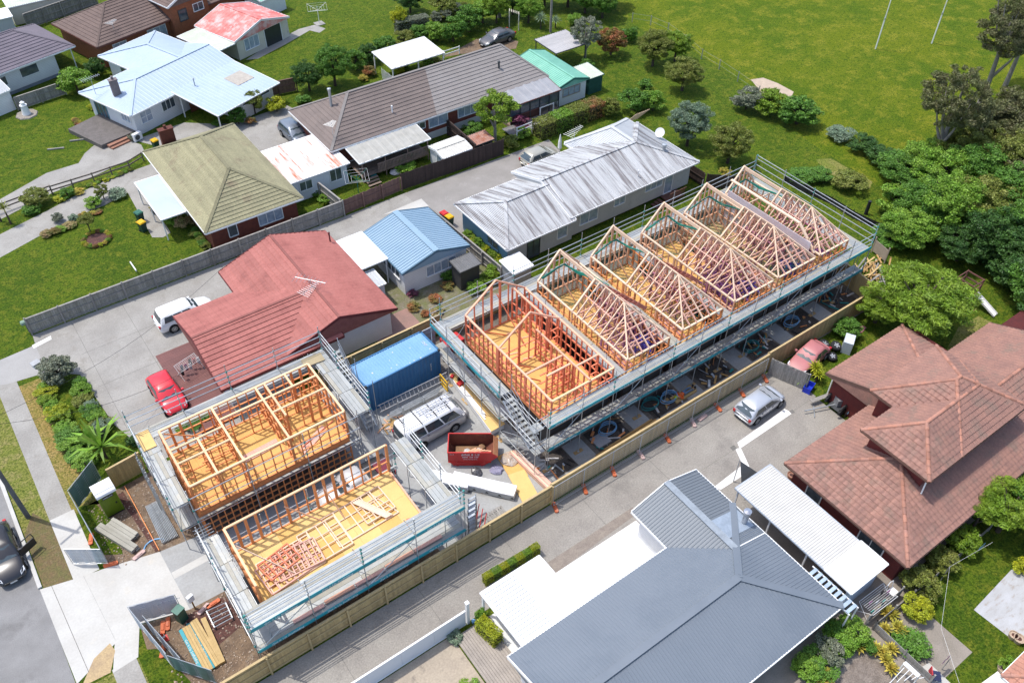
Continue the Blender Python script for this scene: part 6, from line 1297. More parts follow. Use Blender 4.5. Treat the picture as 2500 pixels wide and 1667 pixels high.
def hedge(label, a, b, w, h, lm='mid', name='hedge'):
    soft = 'clipped' not in label and 'variegated' not in label
    a = Vector((a[0], a[1], 0)); b = Vector((b[0], b[1], 0)); d = b-a; L = d.length; t = thing(name, label, 'hedge', (a+b)/2); n = max(1, round(L/(w*(.62 if soft else 1.3)))); an = math.atan2(d.y, d.x)
    for i in range(n):
        q = a+d*(i+.5)/n-(a+b)/2; o = bpy.data.objects.new('foliage', leafcloud('bush' if soft else 'hedge', i % 3)); COL.objects.link(o); o.parent = t; o.location = q+(V3(random.uniform(-.2, .2), random.uniform(-.2, .2), 0) if soft else V3(0, 0, 0)); o.rotation_euler = (0, 0, i*1.3 if soft else an+(math.pi if i % 2 else 0)); o.scale = (w*random.uniform(.55, .85), w*random.uniform(.55, .85), h/2*random.uniform(.75, 1.3)) if soft else (L/n/2*1.06, w/2*random.uniform(.92, 1.08), h/2*random.uniform(.92, 1.08)); withmat(o, LM[lm if not isinstance(lm, tuple) else lm[i % len(lm)]])
    c = MB(); c.beam(a+V3(0, 0, h*.3), b+V3(0, 0, h*.3), w*(.3 if soft else .72), h*(.3 if soft else .6)); c.build('inner_branches', mat('inner_branches', (.035, .04, .015), (.05, .04, .02), fine=.2), t)
    return t
def rosette(label, p, r, h, n=46, m=None, heads=1, trunkh=0., name='yucca', group=None, wide=.05, droop=.3):
    t = thing(name, label, 'plant', Vector((p[0], p[1], 0)), group); m = m or LM['bright']
    for k in range(heads):
        off = V3(0, 0, 0) if heads == 1 else V3(random.uniform(-r, r)*.8, random.uniform(-r, r)*.8, random.uniform(-.3, .3)*h*.4); b = MB(); c = off+V3(0, 0, trunkh)
        for i in range(n):
            a = i*2.39996; e = .15+1.25*((i+.5)/n)**.8; L = r*random.uniform(.8, 1.1); d = V3(math.cos(a)*math.sin(e), math.sin(a)*math.sin(e), math.cos(e)); s = V3(-math.sin(a), math.cos(a), 0)*wide*r
            q1 = c+d*L*.55+V3(0, 0, .02); q2 = c+d*L+V3(0, 0, -droop*L*math.sin(e)**2)
            b.poly([c-s*.4, q1-s, q1+s, c+s*.4]); b.poly([q1-s, q2, q1+s])
        b.build('leaf_rosette', m, t, org=Vector((0, 0, 0)))
        st_ = MB(); st_.tube([V3(off.x*.6, off.y*.6, 0), c*.6+V3(off.x*.35, off.y*.35, 0), c], [.09, .07, .05] if trunkh < 2 else [.16, .14, .12], 7); st_.build('stem', BARKP if trunkh > 2 else BARK, t, org=Vector((0, 0, 0)))
    return t
def g(r, c, x, y): return T(r, c, x, y)
# --- top left gardens
plant('glossy round shrub beside the old grey fence at left', g(0, 0, 640, 760), 2.0, 3.0, 'bush', 'bright'); plant('dark shrub left of the pale blue roof', g(0, 0, 800, 620), 1.3, 2.2, 'bush', 'dark')
plant('white flowering round shrub beside the lane', g(0, 0, 1945, 1010), 1.15, 1.9, 'bush', 'mid'); plant('tall feathery shrub at the brown fence', g(0, 0, 2080, 930), 1.2, 3.0, 'bush', 'olive'); plant('bright yellow shrub at the brown fence', g(0, 0, 2255, 910), 1.05, 1.7, 'shrub', 'yellow'); plant('small orange leaved shrub by the lane', g(0, 0, 2050, 1010), .6, .8, 'shrub', 'red'); plant('low shrub beside the heat pump', g(0, 0, 1085, 1140), .5, .8, 'shrub', 'grey'); plant('low weeds by the white garage wall', g(0, 0, 1770, 1020), .6, .5, 'shrub', 'mid'); plant('small yellow shrub beside the terrace corner', g(0, 0, 750, 890), .5, .6, 'shrub', 'yellow')
hedge('row of red and yellow bedding plants along the terrace', g(0, 0, 590, 980), g(0, 0, 800, 1120), .5, .35, ('gold', 'red'), 'flower_bed')
# --- lane side beds, left
plant('pale leafy shrub between the lanes at left', g(1, 0, 310, 330), 1.4, 1.6, 'bush', 'olive'); plant('green mound with red flowers between the lanes', g(1, 0, 270, 395), .9, .8, 'shrub', 'mid'); plant('dark round shrub by the rail fence', g(1, 0, 555, 270), .75, .9, 'shrub', 'mid'); plant('yellow low shrub by the rail fence', g(1, 0, 645, 240), .6, .5, 'shrub', 'gold'); plant('small yellow shrub below the rail fence', g(1, 0, 490, 300), .6, .5, 'shrub', 'yellow')
hedge('strip of low weeds under the rail fence', g(1, 0, 700, 195), g(1, 0, 1060, 55), .5, .25, ('bright', 'olive', 'yellow'), 'weed_strip')
plant('spiky shrub in the front garden bed', g(1, 0, 850, 290), .8, 1.7, 'open', 'olive', trunk=.3, name='shrub', cat='shrub'); plant('round green shrub in the front garden bed', g(1, 0, 770, 345), .85, .9, 'shrub', 'bright'); plant('pale shrub at the end of the front garden bed', g(1, 0, 960, 270), .9, .8, 'shrub', 'silver'); plant('grey-green ball shrub in the front garden bed', g(1, 0, 605, 465), .5, .7, 'shrub', 'silver'); plant('small leafy tree beside the round flower bed', g(1, 0, 740, 560), .8, 2.0, 'bush', 'olive', trunk=.7)
hedge('front garden bed of orange and pink flowers', g(1, 0, 370, 600), g(1, 0, 600, 500), .9, .5, ('pinkf', 'red', 'bright'), 'flower_bed'); hedge('front garden bed of red flowers by the timber edging', g(1, 0, 640, 450), g(1, 0, 830, 385), .7, .35, ('red', 'gold'), 'flower_bed'); plant('white flowering clump in the front garden bed', g(1, 0, 480, 470), .5, .9, 'shrub', 'grey')
fb = thing('flower_bed', 'round lawn flower bed ringed with orange and yellow flowers', 'flower bed', g(1, 0, 790, 620))
o = MB(); o.lathe([(1.15, 0), (1.1, .1), (.1, .16)], tuple(g(1, 0, 790, 620)), 20); o.build('soil', MULCH, fb)
for i in range(16):
    a = i*math.pi/8; q = bpy.data.objects.new('flower_clump', leafcloud('shrub', i % 3)); COL.objects.link(q); q.parent = fb; q.location = (math.cos(a)*1.05, math.sin(a)*1.05, 0); q.scale = (.26, .26, .18); withmat(q, LM[('yellow', 'gold', 'bright', 'red')[i % 4]])
plant('pink flowering shrub against the olive house', g(1, 0, 1510, 520), .8, 1.2, 'shrub', 'pinkf'); plant('leafy shrub beside the pale blue porch', g(1, 0, 1410, 490), .8, 1.1, 'shrub', 'bright'); hedge('leafy bed along the brick wall of the olive house', g(1, 0, 1580, 560), g(1, 0, 1680, 690), .7, .6, ('mid', 'olive'), 'shrub_bed')
rosette('cabbage tree at the left edge between the lanes', g(1, 0, 90, 490), .8, 1, 40, LM['olive'], 1, 1.6, 'cabbage_tree')
rosette('second cabbage tree head at the left edge', g(1, 0, 10, 470), .7, 1, 40, LM['bright'], 1, 1.9, 'cabbage_tree')
# --- between long house and back lawn
plant('big glossy tree left of the back hedge', g(0, 1, 730, 700), 2.4, 5.0, 'tree', 'mid', trunk=.6); plant('dark leafy tree beside the brown fence', g(0, 1, 520, 740), 2.0, 3.6, 'tree', 'dark', trunk=.3); plant('low agapanthus clump by the long house corner', g(0, 1, 470, 830), .9, .8, 'shrub', 'mid')
for i, (x, y, r_, h_, l_) in enumerate(((900, 570, 1.5, 2.4, 'mid'), (1010, 510, 1.4, 2.4, 'dark'), (1140, 440, 1.5, 2.3, 'mid'), (1290, 390, 1.5, 2.2, 'olive'), (1420, 350, 1.5, 2.3, 'mid'), (1560, 330, 1.6, 2.5, 'bright'), (1690, 340, 1.9, 3.2, 'mid'), (1820, 260, 2.0, 3.4, 'mid'), (1930, 190, 1.8, 3.0, 'bright'))): plant('%s bushy mound from the left in the back lawn hedge' % ORD[i], g(0, 1, x, y), r_, h_, 'bush', l_, group='back lawn hedge')
hedge('grey-green clipped hedge behind the bushy mounds', g(0, 1, 1230, 270), g(0, 1, 1480, 215), 1.3, 1.5, 'grey'); hedge('pale dry topped hedge towards the top of the photo', g(0, 1, 1530, 200), g(0, 1, 1800, 120), 1.3, 1.7, ('grey', 'olive'))
plant('golden conifer on the back lawn', g(0, 1, 1255, 240), 1.25, 3.0, 'bush', 'yellow'); plant('dark broad tree behind the golden conifer', g(0, 1, 1340, 110), 2.2, 3.6, 'tree', 'dark', trunk=.3); plant('olive shrub at the top edge above the hedge', g(0, 1, 1600, 120), 2.0, 3.0, 'bush', 'olive')
plant('red flowering shrub by the white pergola', g(0, 1, 1010, 620), .8, 1.2, 'shrub', 'red'); plant('yellow flowering shrub behind the long roof', g(0, 1, 960, 660), .6, .7, 'shrub', 'gold'); plant('lime shrub in front of the pergola', g(0, 1, 1250, 600), .7, .9, 'shrub', 'yellow'); plant('round green shrub at the pergola post', g(0, 1, 1290, 560), .7, 1.1, 'shrub', 'mid'); plant('round yellow-green shrub beside the satellite dish', g(0, 1, 1480, 530), .9, 1.3, 'shrub', 'bright'); plant('dull green shrub right of the satellite dish', g(0, 1, 1570, 520), .8, .9, 'shrub', 'olive')
plant('pale limbed tree in front of the long house', g(0, 1, 2030, 1150), 2.6, 5.6, 'open', 'feather', trunk=1.8, bark=BARKP); plant('fan palm top behind the pale limbed tree', g(0, 1, 2010, 900), 1.3, 3.6, 'bush', 'bright', trunk=1.6); plant('purple leaved shrub by the hedge', g(0, 1, 2240, 1040), .95, 1.5, 'shrub', 'purple'); plant('dark undergrowth below the pale limbed tree', g(0, 1, 1850, 1090), 1.2, 1.3, 'bush', 'mid'); plant('leafy shrub at the end of the dark fence', g(0, 1, 2150, 1200), 1.0, 1.3, 'shrub', 'olive'); plant('bright shrub beside the champagne car', g(0, 1, 2260, 1120), .9, 1.1, 'shrub', 'bright')
plant('low leafy plants below the veranda rail', g(0, 1, 1290, 1370), 1.2, .8, 'shrub', 'bright'); plant('grey herb bush beside the veranda', g(0, 1, 1330, 1310), .7, 1.0, 'shrub', 'silver'); plant('leafy clump by the sleepout corner', g(1, 1, 655, 310), .8, .9, 'shrub', 'bright'); plant('small fern at the sleepout wall', g(1, 1, 580, 260), .5, .6, 'shrub', 'mid')
# --- right of the long house
hedge('long clipped hedge with reddish top beside the champagne car', g(0, 2, 370, 1120), g(0, 2, 870, 930), 1.7, 1.7, ('olive', 'bright', 'olive', 'red'))
for i, (x, y, r_, h_, l_, k_, s_) in enumerate(((960, 940, 1.3, 2.0, 'olive', 'bush', 'leafy shrub at the right end of the clipped hedge'), (1150, 900, 1.8, 2.6, 'mid', 'bush', 'dark green citrus bush right of the clipped hedge'), (1310, 900, 1.5, 2.4, 'bright', 'bush', 'fruit bush left of the silvery tree'), (1250, 720, .9, 1.0, 'mid', 'shrub', 'small shrub on the grass below the olive trees'), (970, 450, 1.9, 3.6, 'red', 'bush', 'reddish topped round tree near the grey carport'), (1120, 340, 1.1, 2.0, 'mid', 'shrub', 'round dark shrub near the field fence'), (1310, 540, 2.4, 4.6, 'olive', 'tree', 'large olive green tree below the field fence'), (1490, 500, 2.2, 3.8, 'feather', 'tree', 'yellow-green tree at the field fence'), (1550, 740, 2.5, 4.0, 'olive', 'tree', 'broad dark olive tree by the small wire gate'), (1590, 1190, 2.4, 5.2, 'silver', 'tree', 'silvery leaved tree behind the grey house'), (1920, 1330, 2.5, 4.4, 'olive', 'tree', 'loose olive tree behind the scaffold corner'), (2070, 890, 1.9, 2.6, 'grey', 'bush', 'grey-green bush below the dirt patch'), (2250, 930, 2.2, 2.8, 'feather', 'bush', 'light green scrub next to the dirt patch'), (770, 560, .9, 1.1, 'mid', 'shrub', 'fern clump at the foot of the bare tree'), (680, 210, 1.2, 1.6, 'bright', 'bush', 'low bush below the palms'))): plant(s_, g(0, 2, x, y), r_, h_, k_, l_, trunk=.5 if k_ == 'tree' else 0)
plant('sparse pale limbed tree over the grey carport', g(0, 2, 760, 490), 2.2, 5.4, 'open', 'grey', trunk=1.4, bark=BARKP)
for i, (x, y, r_, h_, l_) in enumerate(((40, 190, 2.0, 4.2, 'feather'), (170, 120, 2.2, 4.5, 'dark'), (300, 190, 2.0, 3.8, 'bright'), (620, 60, 2.8, 5.0, 'dark'), (760, 110, 2.4, 4.4, 'mid'), (900, 150, 2.4, 4.6, 'mid'), (960, 60, 2.6, 4.8, 'dark'), (430, 60, 2.5, 5, 'dark'))): plant('%s leafy tree from the left in the grove at the top of the photo' % ORD[i], g(0, 2, x, y), r_, h_, 'tree', l_, trunk=.4, group='grove at the top')
rosette('feather palm with tan skirt at the top of the photo', g(0, 2, 480, 265), 2.2, 2, 34, LM['olive'], 1, 6.4, 'palm_tree', droop=.55, wide=.07); rosette('blue-green yucca clump left of the palm', g(0, 2, 400, 240), 1.1, 1, 50, LM['silver'], 1, 1.2); rosette('second blue-green yucca right of the palm', g(0, 2, 520, 230), .9, 1, 44, LM['silver'], 1, .8)
rosette('cabbage tree at the top edge left of the palm', g(0, 2, 60, 150), 1.0, 1, 44, LM['olive'], 2, 2.6, 'cabbage_tree')
# --- scrub and thicket on the right
plant('broad green bush below the sports field', g(0, 3, 480, 1010), 2.6, 3.0, 'bush', 'mid'); plant('low grey scrub by the field ditch', g(0, 3, 830, 1130), 1.6, 1.2, 'bush', 'silver'); plant('dark scrub on the ditch bank', g(0, 3, 1000, 1220), 1.7, 1.6, 'bush', 'dark'); plant('dark creeper bush at the end of the ditch', g(0, 3, 1150, 1320), 1.8, 1.6, 'bush', 'dark'); plant('olive scrub behind the scaffold end', g(1, 3, 900, 200), 1.8, 1.6, 'bush', 'olive'); plant('bright weedy scrub behind the scaffold rail', g(1, 3, 640, 120), 1.6, 1.1, 'bush', 'mid'); plant('leafy bank vegetation below the black silt fence', g(1, 3, 520, 130), 1.7, .9, 'bush', 'mid'); plant('creeper bank right of the black silt fence', g(1, 3, 1230, 640), 2.0, 1.4, 'bush', 'mid')
gums = [(1575, 1390, 4.4, 11.8, 3.4, 'twin trunked tall gum in front of the sports field'), (1970, 850, 4.4, 12.5, 4.4, 'pale trunked tall gum behind the twin trunked one'), (2180, 700, 4.0, 11, 3.5, 'slender gum near the right edge top'), (2420, 950, 4.4, 11, 3, 'tall gum at the right edge'), (2330, 350, 4.5, 11, 3, 'farthest gum in the top right corner')]
for x, y, r_, h_, tr_, s_ in gums: plant(s_, g(0, 3, x, y), r_, h_, 'gum', 'gum', trunk=tr_, bark=BARKP)
th = [(1500, 1480, 2.6, 4.0, 'bright'), (1750, 1400, 2.8, 5.0, 'olive'), (1950, 1300, 3.0, 6.0, 'gum'), (2150, 1250, 3.2, 6.5, 'gum'), (2350, 1200, 3.4, 7, 'gum'), (1350, 1560, 2.4, 3.4, 'mid'), (1600, 1640, 3.0, 5.0, 'bright'), (1850, 1620, 3.0, 5.5, 'mid'), (2100, 1560, 3.2, 6.0, 'olive'), (2330, 1520, 3.4, 6.5, 'gum'), (1480, 1850, 2.8, 4.4, 'mid'), (1650, 1900, 3.0, 5.6, 'bright'), (1900, 1900, 3.0, 5.5, 'olive'), (2150, 1850, 3.2, 5.8, 'mid'), (2380, 1800, 3.4, 6.2, 'gum'), (2040, 2130, 3.0, 5.2, 'dark'), (2250, 2120, 3.2, 5.6, 'mid'), (2480, 2080, 3.4, 5.8, 'dark'), (2330, 2400, 3.0, 4.6, 'dark'), (2450, 2550, 3.0, 4.8, 'mid'), (2550, 2750, 3.0, 4.4, 'dark'), (1780, 2120, 2.2, 3.2, 'dark'), (1350, 2000, 2.4, 3.4, 'bright'), (2560, 2300, 3.4, 6, 'mid')]
_ph = ('bright leaved', 'olive toned', 'greyish', 'tall grey-green', 'large grey-green', 'small mid green', 'lime flecked', 'deep green', 'broad olive', 'brownish', 'round mid green', 'sunlit glossy', 'loose olive', 'spreading green', 'dusky', 'shadowy', 'full green', 'dark edge', 'dark lower', 'lowest green', 'bottom dark', 'low dark', 'bright low', 'right edge')
for i, (x, y, r_, h_, l_) in enumerate(th): plant('%s tree in the dense thicket at the right side' % _ph[i], g(0, 3, x, y), r_*1.22, h_*1.1, 'tree', l_, trunk=.4, group='thicket trees')
rosette('dark spiky cabbage tree in the thicket', g(1, 3, 1510, 260), 1.3, 1, 60, LM['bright'], 1, 3.2, 'cabbage_tree', droop=.15); rosette('pair of pale spiky yucca heads in the thicket', g(1, 3, 1790, 330), 1.2, 1, 50, LM['feather'], 3, 3.4, 'cabbage_tree', droop=.15)
plant('big feathery bright green tree beside the right end of the site', g(1, 3, 1420, 1330), 4.6, 6.0, 'feather', 'feather', trunk=.7); plant('lower feathery bough tree over the pine fence', g(1, 3, 1120, 1290), 2.4, 3.6, 'feather', 'feather', trunk=.3); plant('small sapling at the pine fence by the pink car', g(1, 3, 880, 1400), 1.3, 1.6, 'bush', 'mid'); plant('bright sapling on the dry grass behind the terracotta roof', g(2, 3, 2100, 390), 1.4, 1.3, 'bush', 'bright')
for i, (x, y, l_) in enumerate(((1280, 1440, 'mid'), (1420, 1700, 'dark'), (1560, 1760, 'mid'), (1760, 1780, 'olive'), (1990, 1720, 'mid'), (2230, 1680, 'olive'), (1300, 1720, 'bright'), (1850, 2030, 'mid'), (2120, 1980, 'dark'), (2330, 1960, 'mid'), (2160, 2280, 'dark'), (2400, 2280, 'mid'), (1700, 1480, 'gum'), (2080, 1420, 'gum'), (2280, 1370, 'gum'), (2440, 1420, 'gum'), (1820, 1230, 'gum'), (2080, 1100, 'gum'), (2280, 1050, 'gum'))): plant('%s patch of low scrub filling the thicket at right, counted from the field side' % (list(ORD)+['eleventh', 'twelfth', 'thirteenth', 'fourteenth', 'fifteenth', 'sixteenth', 'seventeenth', 'eighteenth', 'last'])[i].replace('leftmost', 'first'), g(0, 3, x, y), 2.4, 2.6, 'bush', l_, group='thicket understorey')
# --- street garden of the red house
plant('grey leaved shrub at the letterbox', g(2, 0, 500, 420), 1.5, 2.2, 'bush', 'grey'); hedge('yellow-green flowering hedge along the dry verge', g(2, 0, 350, 480), g(2, 0, 560, 860), 1.2, .9, ('bright', 'yellow', 'feather')); hedge('leafy shrub border beside the concrete forecourt', g(2, 0, 640, 480), g(2, 0, 850, 900), 1.2, .9, ('mid', 'bright', 'olive', 'silver'))
hedge('dark green border behind the banana plant', g(2, 0, 580, 880), g(2, 0, 700, 1150), 1.4, .7, ('mid', 'bright')); rosette('banana plant with long arching leaves by the street', g(2, 0, 870, 1060), 2.6, 1, 22, LM['bright'], 1, 1.2, 'banana_plant', wide=.045, droop=.4); plant('small dark shrub right of the banana plant', g(2, 0, 1090, 940), .5, .6, 'shrub', 'dark'); rosette('smaller banana sucker beside the border', g(2, 0, 780, 960), 1.3, 1, 12, LM['bright'], 1, .6, 'banana_plant', wide=.12)
hedge('strip of scrub inside the site behind block A', g(2, 0, 1450, 860), g(2, 0, 1700, 740), .8, .5, ('bright', 'mid'), 'weed_strip')
# --- garden between blue garage and site
for i, (x, y, r_, h_, l_, s_) in enumerate(((1650, 930, .8, 1.0, 'mid', 'ferny clump below the blue garage window'), (1360, 1070, .5, .5, 'purple', 'dark red succulent beside the garage corner'), (1370, 1180, .6, .5, 'red', 'red bromeliad clump at the bottom of the garden'), (1540, 1110, .6, .4, 'red', 'red bromeliads in the weedy garden middle'), (1640, 1010, .6, .5, 'red', 'orange bromeliads below the charcoal shed'), (1560, 1210, .6, .4, 'pinkf', 'red flowering clump against the new pine fence'), (1460, 1230, .4, .4, 'red', 'small red bromeliad by the patio edge'), (1880, 1030, .9, .9, 'bright', 'bright shrub right of the charcoal shed'), (1980, 960, .9, 1.1, 'feather', 'tall bright shrub left of the small white shed'))): plant(s_, g(1, 1, x, y), r_, h_, 'shrub', l_)
hedge('yellow-green overgrown hedge beside the blue end wall', g(1, 1, 1800, 600), g(1, 1, 2090, 830), .9, 1.0, ('bright', 'feather', 'yellow')); plant('round bush between small white shed and charcoal shed', g(1, 1, 2050, 900), 1.0, 1.3, 'bush', 'feather')
plant('small palm on the bank behind the grey house', g(0, 2, 1620, 1400), .7, .9, 'shrub', 'bright'); plant('dry banana stems at the scaffold back corner', g(0, 2, 1880, 1480), .8, 1.6, 'open', 'gold', trunk=.4, cat='shrub', name='shrub')
# --- front right
hedge('yellow variegated hedge along the shared driveway by the awning', g(3, 2, -60, 760), g(3, 2, 380, 500), .45, .8, ('yellow', 'bright')); hedge('yellow variegated hedge below the white gate post', (12.75, 20.0), (13.0, 18.6), .8, 1.3, ('yellow', 'bright')); plant('pale variegated plant at the end of the timber deck', (11.3, 20.3), .5, .5, 'shrub', 'silver')
hedge('leafy garden border behind the slate roofed house', g(3, 3, 500, 1520), g(3, 3, 930, 1140), 1.5, 1.1, ('bright', 'mid', 'grey', 'bright')); plant('dark green shrub by the small blue basin', g(3, 3, 770, 1170), .8, 1.2, 'bush', 'mid')
for i, (x, y) in enumerate(((1190, 1150), (1290, 1130), (1250, 1030), (1170, 1340), (1240, 1310), (980, 1290), (1110, 1310), (1200, 1400), (1240, 1470), (1320, 1170), (1200, 1010))): rosette('%s orange-yellow bromeliad rosette of the fence bed' % ('first', 'second', 'third', 'fourth', 'fifth', 'sixth', 'seventh', 'eighth', 'ninth', 'tenth', 'last')[i], g(3, 3, x, y), .55, .5, 34, LM['gold'], 1, .25, 'bromeliad', 'orange bromeliads', wide=.12, droop=.1)
plant('yellow leaved shrub above the bromeliads', g(3, 3, 1440, 1010), 1.0, 1.4, 'bush', 'yellow'); plant('grey-green bush at the fence end by the drying rack', g(3, 3, 1450, 830), 1.3, 1.8, 'bush', 'olive'); plant('shrub along the fence below the terracotta eave', g(3, 3, 1640, 620), 1.2, 1.5, 'bush', 'olive'); plant('loose shrub at the fence nearest the terracotta corner', g(3, 3, 1800, 470), 1.2, 1.8, 'bush', 'feather'); plant('dark green mat of shrubs right of the bromeliads', g(3, 3, 1400, 1270), 1.1, .7, 'shrub', 'mid'); plant('green climber by the fence post', g(3, 3, 1040, 1290), .6, .9, 'shrub', 'mid')
plant('tall loose tree overhanging the terracotta roof at right', g(3, 3, 2120, 330), 2.6, 4.6, 'feather', 'feather', trunk=1.2); plant('dark tree at the right edge below the terracotta roof', g(3, 3, 2420, 350), 3.0, 4.6, 'tree', 'mid', trunk=.6); plant('small leafy tree touching the terracotta eave', g(3, 3, 1900, 330), 1.4, 3.6, 'feather', 'feather', trunk=1.4); plant('yellow ball shrub on the weathered patio', g(3, 3, 2320, 660), .7, .9, 'shrub', 'yellow'); plant('orange shrub at the bottom of the gravel garden', g(3, 3, 700, 1530), .6, .7, 'shrub', 'gold'); plant('green clump at the bottom edge under the paving', g(3, 2, -180, 1640), .8, .6, 'shrub', 'bright')
rosette('lime yucca pair left of the blue tub, upper head', g(2, 3, 615, 400), .75, .7, 46, LM['yellow'], 1, .9); rosette('lime yucca pair left of the blue tub, lower head', g(2, 3, 640, 440), .7, .7, 46, LM['yellow'], 1, .7); rosette('green yucca beside the blue tub', g(2, 3, 510, 465), .55, .5, 44, LM['bright'], 1, .35)
# ================================================================ site objects
def up(z): return V3(0, 0, z)
# -- shipping container
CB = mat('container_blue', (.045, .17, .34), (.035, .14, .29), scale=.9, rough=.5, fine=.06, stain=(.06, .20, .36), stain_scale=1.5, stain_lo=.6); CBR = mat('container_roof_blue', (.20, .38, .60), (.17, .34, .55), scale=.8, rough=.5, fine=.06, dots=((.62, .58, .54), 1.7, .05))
c = local_thing('shipping_container', 'blue corrugated steel shipping container in the site yard', 'container'); L, W_, H_ = 6.06, 2.44, 2.59
def corr(n, p0, d, upv, nrm, L, H, m, per=.28, dep=.045):
    b = MB(); k = int(L/per); pts = []
    for i in range(k):
        for f, e in ((0, 0), (.28, 0), (.42, 1), (.86, 1)): pts.append((L*(i+f)/k, e*dep))
    pts.append((L, 0))
    for i in range(len(pts)-1):
        a, q = p0+d*pts[i][0]-nrm*pts[i][1], p0+d*pts[i+1][0]-nrm*pts[i+1][1]; b.poly([a, q, q+upv*H, a+upv*H])
    return b.build(n, m, c)
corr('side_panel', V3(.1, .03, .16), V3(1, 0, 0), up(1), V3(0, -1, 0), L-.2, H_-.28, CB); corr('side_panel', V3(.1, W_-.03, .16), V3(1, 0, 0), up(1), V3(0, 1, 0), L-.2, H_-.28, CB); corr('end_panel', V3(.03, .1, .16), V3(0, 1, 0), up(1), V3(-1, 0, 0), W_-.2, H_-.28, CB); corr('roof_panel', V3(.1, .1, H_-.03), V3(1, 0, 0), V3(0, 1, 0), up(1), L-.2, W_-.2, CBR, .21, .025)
MB().b2(.1, .1, .12, L-.1, W_-.1, .16).build('floor', BLKP, c)
for y in (.05, W_-.05):
    for z in (.08, H_-.06): piece('rail', c, V3(.1, y, z), V3(L-.1, y, z), .1, .13, CB)
for x in (.06, L-.06):
    for z in (.08, H_-.06): piece('rail', c, V3(x, .1, z), V3(x, W_-.1, z), .12, .13, CB)
    for y in (.06, W_-.06):
        piece('corner_post', c, V3(x, y, .1), V3(x, y, H_-.05), .12, .12, CB)
        for z in (.06, H_-.05): MB().box((x, y, z), (.18, .17, .13)).build('corner_casting', BLKP, c)
GD = mat('grey_blue_door', (.42, .47, .53), (.37, .42, .48), rough=.5); MB().b2(L+.02, W_-.04, .18, L+1.15, W_+.02, H_-.1).build('door', GD, c); MB().b2(L-.06, .1, .18, L-.02, W_-.1, H_-.15).build('door', GD, c)
for k in range(4): piece('door_rib', c, V3(L+.1, W_-.06, .6+.5*k), V3(L+1.1, W_-.06, .6+.5*k), .04, .1, GD)
text('lettering', c, '22G1', .26, frameM(V3(5.55, 1.2, H_+.0), V3(0, 1, 0), V3(-1, 0, 0)), LETW); text('lettering', c, 'MAX GROSS', .13, frameM(V3(5.25, -.005, 1.35), V3(0, 0, 1), V3(-1, 0, 0)), LETW)
place(c, (15.5, 37.72, 0), math.radians(1.6))
# -- skip bin
SKR = mat('skip_red', (.56, .035, .03), (.48, .03, .028), scale=1.2, rough=.5, fine=.08, stain=(.36, .05, .035), stain_scale=1.6, stain_lo=.62); SKI = mat('skip_rusty_inside', (.26, .085, .045), (.18, .06, .04), scale=1.5, rough=.85, fine=.2, stain=(.50, .22, .10), stain_scale=1, stain_lo=.6)
s = local_thing('skip_bin', 'red rubbish skip with rusty inside and white lettering', 'skip bin'); WD = 1.6
pr = [(0, 1.42), (0, .5), (.35, .08), (2.35, .08), (3.25, .98), (2.78, 1.42)]
for y, nm in ((0, 'front_side'), (WD-.03, 'back_side')):
    b = MB(); k = len(pr); b.v += [(x, y, z) for x, z in pr]+[(x, y+.03, z) for x, z in pr]; b.f += [tuple(range(k)), tuple(range(2*k-1, k-1, -1))]+[(i, i+k, (i+1) % k+k, (i+1) % k) for i in range(k)]
    b.build(nm, SKR if y == 0 else SKI, s)
for i, nm in ((0, 'end_plate'), (1, 'end_plate'), (2, 'floor_plate'), (3, 'end_plate')):
    a, q = pr[i], pr[i+1]; piece(nm, s, V3(a[0], WD/2, a[1]), V3(q[0], WD/2, q[1]), WD-.06, .03, SKI, up=(0, 0, 1) if i else (1, 0, 0))
piece('end_plate', s, V3(3.25, WD/2, .98), V3(2.95, WD/2, 1.25), WD-.06, .03, mat('skip_rust_light', (.48, .22, .11), (.38, .16, .08), fine=.2))
for y in (0, WD): piece('rim', s, V3(-.03, y, 1.42), V3(2.8, y, 1.42), .07, .07, SKR)
piece('rim', s, V3(0, 0, 1.42), V3(0, WD, 1.42), .07, .07, SKR); piece('rim', s, V3(0, -.02, .45), V3(2.8, -.02, .45), .05, .05, SKR)
for x in (.55, 2.35): piece('rib', s, V3(x, -.03, .3), V3(x, -.03, 1.4), .09, .05, SKR)
text('lettering', s, 'BINS R US', .27, frameM(V3(1.45, -.012, 1.2), V3(1, 0, 0), up(1)), LETW, .2); text('lettering', s, '0800 150 150', .19, frameM(V3(1.45, -.012, .96), V3(1, 0, 0), up(1)), LETW); text('lettering', s, 'www.binsrus.co.nz', .12, frameM(V3(1.45, -.012, .75), V3(1, 0, 0), up(1)), LETW); text('lettering', s, 'No 5', .12, frameM(V3(.27, -.012, 1.24), V3(1, 0, 0), up(1)), LETW)
for k in range(2): MB().box((.6+1.6*k, WD/2, .04), (.15, WD, .08)).build('skid', SKR, s)
place(s, (17.5, 30.65, 0), math.radians(-35.4))
rb = thing('rubbish', 'white and brown building rubbish lying inside the red skip', 'rubbish', (19.4, 30.2, .12)); Mx = Matrix.Translation((17.5, 30.65, 0)) @ Matrix.Rotation(math.radians(-35.4), 4, 'Z')
RW = mat('white_rubble', (.62, .60, .58), (.50, .48, .46), scale=4, fine=.15)
for i in range(16):
    q = Mx @ V3(random.uniform(.6, 2.3), random.uniform(.2, 1.3), .32+random.uniform(0, .25)); b = MB(); b.lathe([(.03, -.1), (.2, -.03), (.22, .05), (.05, .12)], tuple(q), 7); b.build('lump', (RW, mat('brown_rubble', (.3, .17, .09)), RW)[i % 3], rb)
